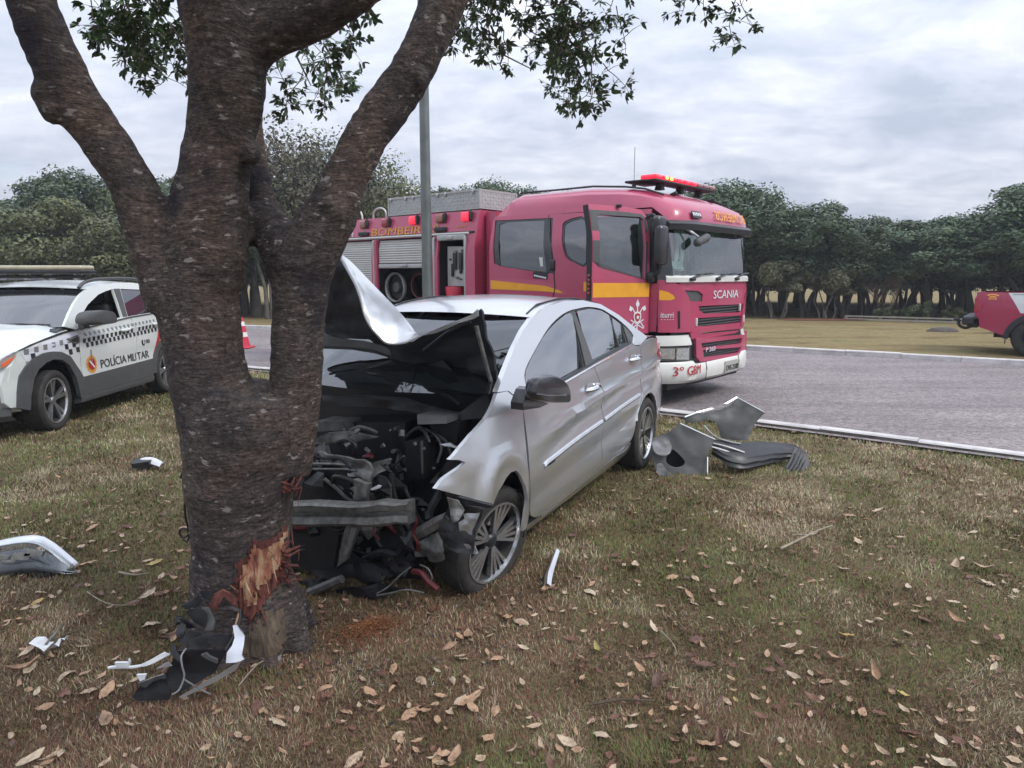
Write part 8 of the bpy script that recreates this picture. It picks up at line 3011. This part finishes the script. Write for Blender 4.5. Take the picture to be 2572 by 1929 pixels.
def small_bits():
    # silver strip
    org = (*[(0.21,3.501)][0], 0)
    e = empty('silver_strip', org)
    tag(e, 'narrow bent silver strip lying on the grass beside the front wheel', 'car part')
    P = [(0.249,3.903),(0.214,3.772),(0.179,3.614),(0.17,3.501)]
    Q = [(0.281,3.891),(0.249,3.745),(0.222,3.599),(0.207,3.482)]
    rows = []
    for k, (a, b) in enumerate(zip(P, Q)):
        z = (.05, .035, .03, .02)[k]
        rows.append([(a[0] - org[0], a[1] - org[1], z - .01), ((a[0] + b[0]) / 2 - org[0], (a[1] + b[1]) / 2 - org[1], z + .015), (b[0] - org[0], b[1] - org[1], z)])
    mb = MB()
    mb.grid([[tuple(p) for p in resample(r_, 5)] for r_ in crom_rows(rows)])
    mb.build('strip', 'silver_paint', e, True)
    mb = MB()
    mb.grid([[(p[0] * 1.0 - .012, p[1] - .002, p[2] * .4) for p in resample(r_, 4)] for r_ in crom_rows(rows)])
    mb.build('dark_backing', 'black_plastic', e, True)
    # crumpled white scraps
    for (u, lab, mtl, s) in (([(-2.038,2.859)][0], 'crumpled white plastic scrap on the brown grass at far left', 'white_plastic', .055), ([(-1.486,2.328)][0], 'thin clear plastic shard on the grass at lower left', 'clear_lens', .05)):
        e = empty('plastic_scrap', (u[0], u[1], .01))
        tag(e, lab, 'plastic scrap')
        mb = MB()
        rows = []
        for i in range(7):
            rows.append([(s * (i - 3) / 3 * (1.2 if s > .05 else .5), s * (j - 2) / 2 * .7, .02 + .025 * noise.noise(Vector((i * .9, j * 1.1, s * 90))) + .012 * abs(i - 3)) for j in range(5)])
        mb.grid(rows)
        mb.build('scrap_sheet', mtl, e, False)
        mb = MB()
        mb.tube([(-.02, .0, .03), (.01, .03, .07), (.03, .05, .10)], [.006, .005, .002], 5)
        if mtl == 'white_plastic':
            mb.build('scrap_tag', 'dull_steel', e)
    # black wire hanging off the trunk's left
    pts = [(-1.442,2.98,0.719),(-1.455,2.98,0.646),(-1.457,2.98,0.581),(-1.449,2.98,0.535),(-1.447,2.98,0.507),(-1.47,2.98,0.488),(-1.485,2.98,0.497),(-1.488,2.98,0.516),(-1.476,2.98,0.53),(-1.454,2.98,0.525),(-1.447,2.98,0.497),(-1.458,2.98,0.469),(-1.476,2.98,0.479)]
    e = empty('loose_wire', pts[0])
    tag(e, 'thin black looped wire beside the left side of the trunk', 'wire')
    mb = MB()
    mb.tube([tuple(np.array(p) - np.array(pts[0])) for p in crom(pts, 4)], .0045, 6)
    mb.build('strand', 'hose_black', e, True)
    pts = [(-1.492,3.02,0.753),(-1.472,3.02,0.79),(-1.448,3.02,0.808),(-1.447,3.02,0.762),(-1.466,3.02,0.739)]
    mb = MB()
    mb.plate([tuple(np.array(p) - np.array([(-1.442,2.98,0.719)][0])) for p in pts], .02)
    mb.build('plug', 'black_plastic', e)
    # twigs
    tw = [([(1.61,3.974),(1.781,4.099),(1.951,4.265),(2.085,4.335)], .008, 'pale forked twig lying on the grass at right', 'twig_pale'),
          ([(1.771,4.197),(1.888,4.177),(1.953,4.258)], .006, 'short side twig touching the pale forked twig at right', 'twig_pale'),
          ([(-1.092,2.562),(-1.063,2.703),(-1.017,2.764)], .004, 'thin curved stalk beside the smashed headlamp', 'twig_pale'),
          ([(0.295,2.439),(0.419,2.453),(0.544,2.463)], .006, 'dark straight twig in the lower middle grass', 'twig'),
          ([(0.687,2.996),(0.711,2.859),(0.714,2.795)], .004, 'short straw coloured stalk in the middle grass', 'twig_pale'),
          ([(-2.027,2.795),(-2.024,2.926),(-1.995,2.996)], .007, 'dark twig beside the white plastic scrap', 'twig'),
          ([(-2.201,3.399),(-2.01,3.247),(-1.903,3.268),(-1.894,3.444)], .003, 'thin curved grass stalk left of the trunk', 'twig_pale'),
          ([(-2.169,3.639),(-2.049,3.579),(-1.999,3.629)], .006, 'bent pale twig left of the trunk', 'twig_pale')]
    for pts, r, lab, m in tw:
        e = empty('twig', (pts[0][0], pts[0][1], 0))
        tag(e, lab, 'twig')
        mb = MB()
        q = crom([(p[0] - pts[0][0], p[1] - pts[0][1], .03 + .012 * (i % 2)) for i, p in enumerate(pts)], 4)
        mb.tube(q, list(np.linspace(r, r * .5, len(q))), 6)
        mb.build('stem', m, e, True)
    # wood dust spilled by the wheel: a low heap of orange-brown chips
    g = np.random.default_rng(8)
    cen = [(-0.665,3.051)][0]
    n = 5200
    a = g.uniform(0, 2 * PI, n)
    rr = np.abs(g.normal(0, .45, n))
    X = cen[0] + rr * np.cos(a) * .20 + .10 * rr * np.sin(a)
    Y = cen[1] + rr * np.sin(a) * .20
    V_, F_ = [], []
    for i in range(n):
        z = .012 + .035 * math.exp(-rr[i] ** 2 * 5) * g.uniform(.2, 1)
        s = g.uniform(.002, .007)
        t = g.uniform(0, PI)
        dx, dy = math.cos(t) * s, math.sin(t) * s
        b = len(V_)
        V_ += [(X[i] - dx, Y[i] - dy, z), (X[i] + dy * .4, Y[i] - dx * .4, z + g.uniform(0, .004)), (X[i] + dx, Y[i] + dy, z + g.uniform(-.003, .004)), (X[i] - dy * .4, Y[i] + dx * .4, z)]
        F_.append((b, b + 1, b + 2, b + 3))
    o = mobj('wood_dust', V_, F_, mat('wood_dust', (.28, .115, .045), .9, 0, col2=(.17, .068, .03), scale=40))
    tag(o, 'orange brown wood dust spilled on the grass by the wrecked front', 'wood dust', kind='stuff')

    # crumbs of broken lamp glass and plastic round the wreck
    g2 = random.Random(15)
    for mtl, num, lab in (('clear_lens', 120, 'tiny crumbs of broken clear glass round the wrecked front'), ('black_plastic', 110, 'tiny black plastic fragments round the wrecked front')):
        V_, F_ = [], []
        for _ in range(num):
            a = g2.uniform(0, 2 * PI)
            q = abs(g2.gauss(0, .55))
            x, y = -.75 + math.cos(a) * q * 1.3, 2.75 + math.sin(a) * q * .8
            if math.hypot(x + 1.17, y - 2.95) < .25:
                continue
            s_ = g2.uniform(.004, .016)
            b = len(V_)
            V_ += [(x + g2.uniform(-1, 1) * s_, y + g2.uniform(-1, 1) * s_, .018 + g2.uniform(0, 1) * s_) for _ in range(4)]
            F_ += [(b, b + 1, b + 2), (b, b + 2, b + 3), (b, b + 3, b + 1), (b + 1, b + 3, b + 2)]
        tag(mobj('crash_crumbs', V_, F_, mtl), lab, 'debris', kind='stuff')


def crom_rows(rows):
    A = [crom([r_[k] for r_ in rows], 4) for k in range(len(rows[0]))]
    return [[A[k][i] for k in range(len(A))] for i in range(len(A[0]))]


build_fender_debris()
build_headlamp_debris()
small_bits()



# ------------------------------------------------------------------ grass and fallen leaves
def ground_z(x, y):
    near = near_side(x, y)
    if near > .25 and abs(x) < 10 and y < 14:
        z = .022 * noise.noise(Vector((x * 1.3, y * 1.3, 0))) + .012 * noise.noise(Vector((x * 5, y * 5, 3)))
        return z * min(1, (near - .25) / .6)
    return 0.0


def fbm2(X, Y, s, seed, octv=4):
    """cheap value noise on arrays"""
    g = np.random.default_rng(seed)
    T = g.random((64, 64))
    out = np.zeros_like(X)
    amp, tot = 1.0, 0.0
    for o in range(octv):
        x, y = X * s + 17 * o, Y * s + 31 * o
        xi, yi = np.floor(x).astype(int), np.floor(y).astype(int)
        fx, fy = x - xi, y - yi
        fx, fy = fx * fx * (3 - 2 * fx), fy * fy * (3 - 2 * fy)
        a, b = T[xi % 64, yi % 64], T[(xi + 1) % 64, yi % 64]
        c, d = T[xi % 64, (yi + 1) % 64], T[(xi + 1) % 64, (yi + 1) % 64]
        out += amp * ((a * (1 - fx) + b * fx) * (1 - fy) + (c * (1 - fx) + d * fx) * fy)
        tot += amp
        amp *= .55
        s *= 2.05
    return out / tot


def build_grass():
    g = np.random.default_rng(42)
    n = 560000
    # denser towards the camera: distance drawn log-uniformly
    d = np.exp(g.uniform(math.log(1.15), math.log(13.5), n))
    # keep area density falling gently with distance
    u = g.uniform(-1, 1, n)
    X = u * d * .86
    Y = d
    ok = (near_side(X, Y) > .04)
    patch = fbm2(X, Y, .9, 5)
    ok &= g.random(n) < (.55 + .9 * patch)
    ok &= ((X + 1.17) ** 2 + (Y - 2.95) ** 2 > .2 ** 2)
    X, Y, d, patch = X[ok], Y[ok], d[ok], patch[ok]
    n = len(X)
    Z = np.array([ground_z(x, y) for x, y in zip(X[::1], Y[::1])]) if n < 10 else None
    # ground height from the same noise, sampled on a grid for speed
    gx, gy = np.arange(-12, 12.01, .1), np.arange(0, 14.01, .1)
    GZ = np.array([[ground_z(x, y) for x in gx] for y in gy])
    ix = np.clip((X + 12) / .1, 0, len(gx) - 2)
    iy = np.clip(Y / .1, 0, len(gy) - 2)
    i0, j0 = ix.astype(int), iy.astype(int)
    fx, fy = ix - i0, iy - j0
    Z = (GZ[j0, i0] * (1 - fx) + GZ[j0, i0 + 1] * fx) * (1 - fy) + (GZ[j0 + 1, i0] * (1 - fx) + GZ[j0 + 1, i0 + 1] * fx) * fy
    sc = np.clip(d / 3.0, .75, 3.2)
    L = g.uniform(.014, .038, n) * (0.85 + .18 * sc) * (.75 + .6 * patch)
    wd = g.uniform(.0011, .0021, n) * sc
    a = g.uniform(0, 2 * PI, n)
    # comb direction drifts over the lawn so tufts lie together
    comb = fbm2(X, Y, 2.2, 9) * 4 * PI
    a = np.where(g.random(n) < .55, comb + g.normal(0, .7, n), a)
    tilt = g.uniform(.35, 1.35, n)
    dx, dy = np.cos(a), np.sin(a)
    P0 = np.stack([X, Y, Z - .004], -1)
    h1 = np.stack([dx * np.sin(tilt * .6) * L * .55, dy * np.sin(tilt * .6) * L * .55, np.cos(tilt * .6) * L * .55], -1)
    h2 = h1 + np.stack([dx * np.sin(tilt) * L * .5, dy * np.sin(tilt) * L * .5, np.cos(tilt) * L * .5], -1)
    s = np.stack([-dy, dx, np.zeros(n)], -1) * wd[:, None]
    V = np.stack([P0 - s, P0 + s, P0 + h1 + s * .8, P0 + h1 - s * .8, P0 + h2], 1).reshape(-1, 3)
    base = np.arange(n) * 5
    loops = np.stack([base, base + 1, base + 2, base + 3, base + 3, base + 2, base + 4], 1).ravel().astype(np.int32)
    starts = np.stack([np.arange(n) * 7, np.arange(n) * 7 + 4], 1).ravel().astype(np.int32)
    me = bpy.data.meshes.new('grass')
    me.vertices.add(n * 5)
    me.vertices.foreach_set('co', V.ravel())
    me.loops.add(n * 7)
    me.loops.foreach_set('vertex_index', loops)
    me.polygons.add(n * 2)
    me.polygons.foreach_set('loop_start', starts)
    # colour of each blade: green living, straw, and red-brown dead, in drifting patches
    k1 = fbm2(X, Y, 1.1, 3)
    k2 = fbm2(X, Y, 3.0, 4)
    near_tree = np.exp(-(((X + 1.0) / 1.9) ** 2 + ((Y - 2.7) / 1.4) ** 2))
    green_p = np.clip((k1 - .44) * 3.0 + (k2 - .5) * 1.2 + .30 + .03 * (Y - 3) - .42 * near_tree - .10 * (Y < 2.4), .03, .75)
    red_p = np.clip(.26 + (k2 - .5) * 1.4 + .45 * near_tree + .12 * (Y < 2.6) - .06 * (Y - 3), .02, .75)
    q = g.random(n)
    green = np.array([.155, .175, .065])
    straw = np.array([.38, .315, .205])
    red = np.array([.205, .112, .075])
    col = np.where((q < green_p)[:, None], green, np.where((q > 1 - red_p)[:, None], red, straw))
    col = col * g.uniform(.62, 1.35, n)[:, None] * (1 + g.normal(0, .08, (n, 3)))
    col = np.clip(col, .01, .8)
    C = np.ones((n, 5, 4), np.float32)
    C[:, :, :3] = col[:, None, :]
    at = me.color_attributes.new('blade', 'FLOAT_COLOR', 'POINT')
    at.data.foreach_set('color', C.ravel())
    me.update(calc_edges=True)
    m = bpy.data.materials.new('grass_blade')
    m.use_nodes = True
    nt = NT(m.node_tree)
    b = nt.n['Principled BSDF']
    b.inputs['Roughness'].default_value = .75
    b.inputs['Specular IOR Level'].default_value = .2
    va = nt.add('ShaderNodeVertexColor')
    va.layer_name = 'blade'
    nt.l.new(va.outputs[0], b.inputs['Base Color'])
    me.materials.append(m)
    o = link(bpy.data.objects.new('grass', me))
    tag(o, 'short dry lawn grass in brown, straw and green', 'grass', kind='stuff')


def leaf_mesh(seed, L, wd, curl, twist):
    r = random.Random(seed)
    vs, fs = [], []
    nu, nv = 7, 4
    for i in range(nu):
        t = i / (nu - 1)
        prof = math.sin(PI * min(1, max(.02, t * .96 + .02))) ** .75 * (1 - .25 * t)
        for j in range(nv + 1):
            s = (j / nv - .5) * 2
            x = (t - .5) * L
            y = s * wd * .5 * prof + twist * (t - .5) * wd
            z = curl * L * ((t - .45) ** 2) * 1.6 + abs(s) ** 1.5 * curl * wd * .55 * prof + .004 * r.uniform(-1, 1) + twist * s * .15 * wd * (t - .5)
            vs.append((x, y, z))
    for i in range(nu - 1):
        for j in range(nv):
            a = i * (nv + 1) + j
            fs.append((a, a + 1, a + nv + 2, a + nv + 1))
    st = len(vs)
    vs += [(-L * .5, -.0012, .001), (-L * .5, .0012, .001), (-L * .64, .001, .004), (-L * .64, -.001, .004)]
    fs.append((st, st + 1, st + 2, st + 3))
    me = bpy.data.meshes.new('fallen_leaf')
    me.from_pydata(vs, [], fs)
    finish(me, True, None)
    return me


def leaf_material(name, ca, cb, cc):
    m = bpy.data.materials.new(name)
    m.use_nodes = True
    nt = NT(m.node_tree)
    b = nt.n['Principled BSDF']
    b.inputs['Roughness'].default_value = .55
    b.inputs['Specular IOR Level'].default_value = .35
    oi = nt.add('ShaderNodeObjectInfo')
    tc = nt.add('ShaderNodeTexCoord')
    n = nt.noise(tc.outputs['Object'], 60, 4, .6)
    c = nt.ramp(oi.outputs['Random'], [(0, ca), (.45, cb), (.85, cc), (1, ca)])
    sp = nt.ramp(n, [(.3, (.62, .6, .58)), (.6, (1.12, 1.1, 1.08))])
    nt.l.new(nt.mix(1.0, c, sp, 'MULTIPLY'), b.inputs['Base Color'])
    return m


def build_leaves():
    pale = leaf_material('leaf_pale', (.46, .37, .27), (.40, .30, .21), (.52, .44, .33))
    tan = leaf_material('leaf_tan', (.38, .25, .16), (.42, .27, .17), (.29, .18, .12))
    dark = leaf_material('leaf_brown', (.12, .06, .045), (.17, .085, .06), (.10, .055, .045))
    yellow = leaf_material('leaf_yellow', (.44, .31, .12), (.36, .32, .12), (.42, .26, .12))
    kinds = []
    for k, (L, w, c, t) in enumerate(((.078, .042, .25, .05), (.085, .040, .4, -.1), (.070, .042, .15, .0), (.095, .040, .3, .15), (.066, .036, .6, .1), (.08, .046, .1, -.05), (.088, .034, .8, .05), (.060, .038, .35, -.15))):
        base = leaf_mesh(k, L, w, c, t)
        for m in (pale, tan, dark, yellow):
            q = base.copy()
            q.materials.append(m)
            kinds.append(q)
    r = random.Random(77)
    pos = []
    # where single leaves can be made out in the picture, and a thin scatter between
    spots = [(0.031,2.603),(0.307,2.779),(0.435,2.504),(0.611,2.422),(0.334,2.273),(0.383,2.362),(0.452,2.294),(0.681,2.397),(0.819,2.509),(1.301,2.645),(1.691,3.376),(1.733,2.926),(1.459,2.317),(1.523,2.23),(1.535,2.562),(1.561,2.509),(2.141,3.146),(2.093,3.069),(1.231,3.539),(0.984,3.166),(0.957,2.859),(1.156,2.779),(1.165,2.674),(1.383,2.827),(0.915,3.31),(0.303,3.226),(0.188,3.491),(0.883,3.614),(0.687,3.745),(0.92,4.099),(0.614,3.944),(0.384,4.164),(0.291,4.265),(1.785,4.265),(2.312,3.665),(2.495,3.745),(3.274,4.599),(2.947,4.265),(2.548,4.68),(1.67,4.722),(1.433,4.68),(0.938,5.034),(0.065,3.107),(-0.079,2.795),(-0.369,2.631),(-0.326,2.688),(-0.258,2.674),(-0.483,2.733),(-0.611,2.409),(-0.571,2.434),(-0.625,2.339),(-0.973,2.409),(-1.108,2.409),(-1.248,2.294),(-1.583,2.189),(-1.765,2.251),(-1.772,2.434),(-1.849,2.703),(-2.02,2.733),(-2.135,2.827),(-1.914,2.779),(-1.702,3.069),(-1.906,3.31),(-2.139,3.399),(-2.372,3.376),(-2.479,3.444),(-2.299,3.491),(-2.366,4.035),(-2.525,4.371),(-2.754,4.64),(-3.151,5.13),(-2.498,4.851),(-2.159,4.371),(-2.331,4.3),(-3.133,5.67),(-3.751,6.48),(-3.831,6.049),(-3.727,5.554),(-4.103,5.67),(-3.716,4.941),(-3.197,4.599),(-2.632,4.035),(-2.419,3.8),(-1.997,3.974),(-1.924,3.589),(-1.873,3.444),(0.566,3.399),(0.658,3.032),(0.748,2.795),(0.925,2.409),(1.167,2.484),(1.313,2.434),(1.496,2.674),(1.855,2.859),(1.996,2.703),(2.267,2.996),(2.654,3.491),(2.64,3.691),(2.104,3.491),(1.885,3.745),(1.637,3.589),(1.561,4.035),(1.093,3.914),(1.246,3.8),(1.411,3.146),(1.623,3.069),(1.757,3.146),(0.081,2.386),(-0.055,2.434),(-0.121,2.562),(-0.212,2.509),(-0.292,2.859),(-0.193,2.961),(-0.029,2.961),(0.06,2.859),(0.137,3.032),(0.194,2.764),(0.299,2.617),(0.52,2.674),(0.585,2.589),(-0.471,2.562),(-0.556,2.509),(-0.742,2.562),(-0.799,2.434),(-0.859,2.339),(0.187,2.209),(0.722,2.23),(0.955,2.251),(1.162,2.209)]
    for p in spots:
        pos.append((p[0] + r.uniform(-.02, .02), p[1] + r.uniform(-.02, .02)))
    while len(pos) < 300:
        d = math.exp(r.uniform(math.log(1.5), math.log(5.2)))
        x = r.uniform(-1, 1) * d * .78
        if near_side(x, d) < .1 or math.hypot(x + 1.17, d - 2.95) < .24:
            continue
        if -1.2 < x - (-.2 + (d - 3.6) * .5) < .5 and d > 3.3:
            continue
        pos.append((x, d))
    for k, (x, y) in enumerate(pos):
        w = [5, 3, 2.0, .35]
        kind = r.choices(range(4), w)[0]
        o = bpy.data.objects.new('fallen_leaf', kinds[r.randrange(8) * 4 + kind])
        o.location = (x, y, ground_z(x, y) + r.uniform(.012, .03))
        o.rotation_euler = (r.uniform(-.3, .3) + (PI if r.random() < .4 else 0), r.uniform(-.25, .25), r.uniform(0, 6.28))
        s = r.choice((.5, .6, .75, .9, 1.05, 1.3)) * r.uniform(.85, 1.1)
        o.scale = (s, s * r.uniform(.8, 1.1), s)
        link(o)
        tag(o, 'dry fallen leaf lying on the grass', 'leaf', 'fallen leaves on the lawn')
    # farther and finer litter, beyond what can be told apart
    g = random.Random(5)
    per = {}
    for mtl, num in ((pale, 800), (tan, 600), (dark, 700)):
        V, F = [], []
        for _ in range(num):
            d = math.exp(g.uniform(math.log(1.6), math.log(10.5)))
            x = g.uniform(-1, 1) * d * .8
            if near_side(x, d) < .1:
                continue
            src = kinds[g.randrange(8) * 4]
            s = g.uniform(.25, .75)
            mm = Matrix.Translation((x, d, ground_z(x, d) + g.uniform(.006, .022))) @ Matrix.Rotation(g.uniform(0, 6.28), 4, 'Z') @ Matrix.Rotation(g.uniform(-.5, .5), 4, 'X') @ Matrix.Scale(s, 4)
            b = len(V)
            idx = [0, 10, 12, 14, 20, 22, 24, 32]
            co = [src.vertices[i].co for i in (2, 10, 12, 14, 20, 22, 24, 32)]
            V += [tuple(mm @ c_) for c_ in co]
            F += [(b, b + 1, b + 2), (b, b + 2, b + 3), (b + 1, b + 4, b + 5, b + 2), (b + 2, b + 5, b + 6, b + 3), (b + 4, b + 7, b + 5), (b + 5, b + 7, b + 6)]
        o = mobj('leaf_litter', V, F, mtl)
        tag(o, 'small dry leaf litter scattered through the grass', 'leaf litter', kind='stuff')


build_grass()
build_leaves()



# ------------------------------------------------------------------ thin haze in the air
def build_haze():
    mb = MB()
    mb.box((0, 150, 4.5), (900, 980, 12))
    o = mb.build('haze', 'paper')
    m = bpy.data.materials.new('haze_air')
    m.use_nodes = True
    nt = NT(m.node_tree)
    nt.n.clear()
    out = nt.add('ShaderNodeOutputMaterial')
    pv = nt.add('ShaderNodeVolumePrincipled')
    pv.inputs['Color'].default_value = (.84, .89, .95, 1)
    pv.inputs['Density'].default_value = .0016
    pv.inputs['Anisotropy'].default_value = .2
    nt.l.new(pv.outputs[0], out.inputs['Volume'])
    o.data.materials.clear()
    o.data.materials.append(m)
    tag(o, 'thin pale haze in the air over the whole place', 'haze', kind='stuff')


build_haze()
SC.cycles.volume_bounces = 0
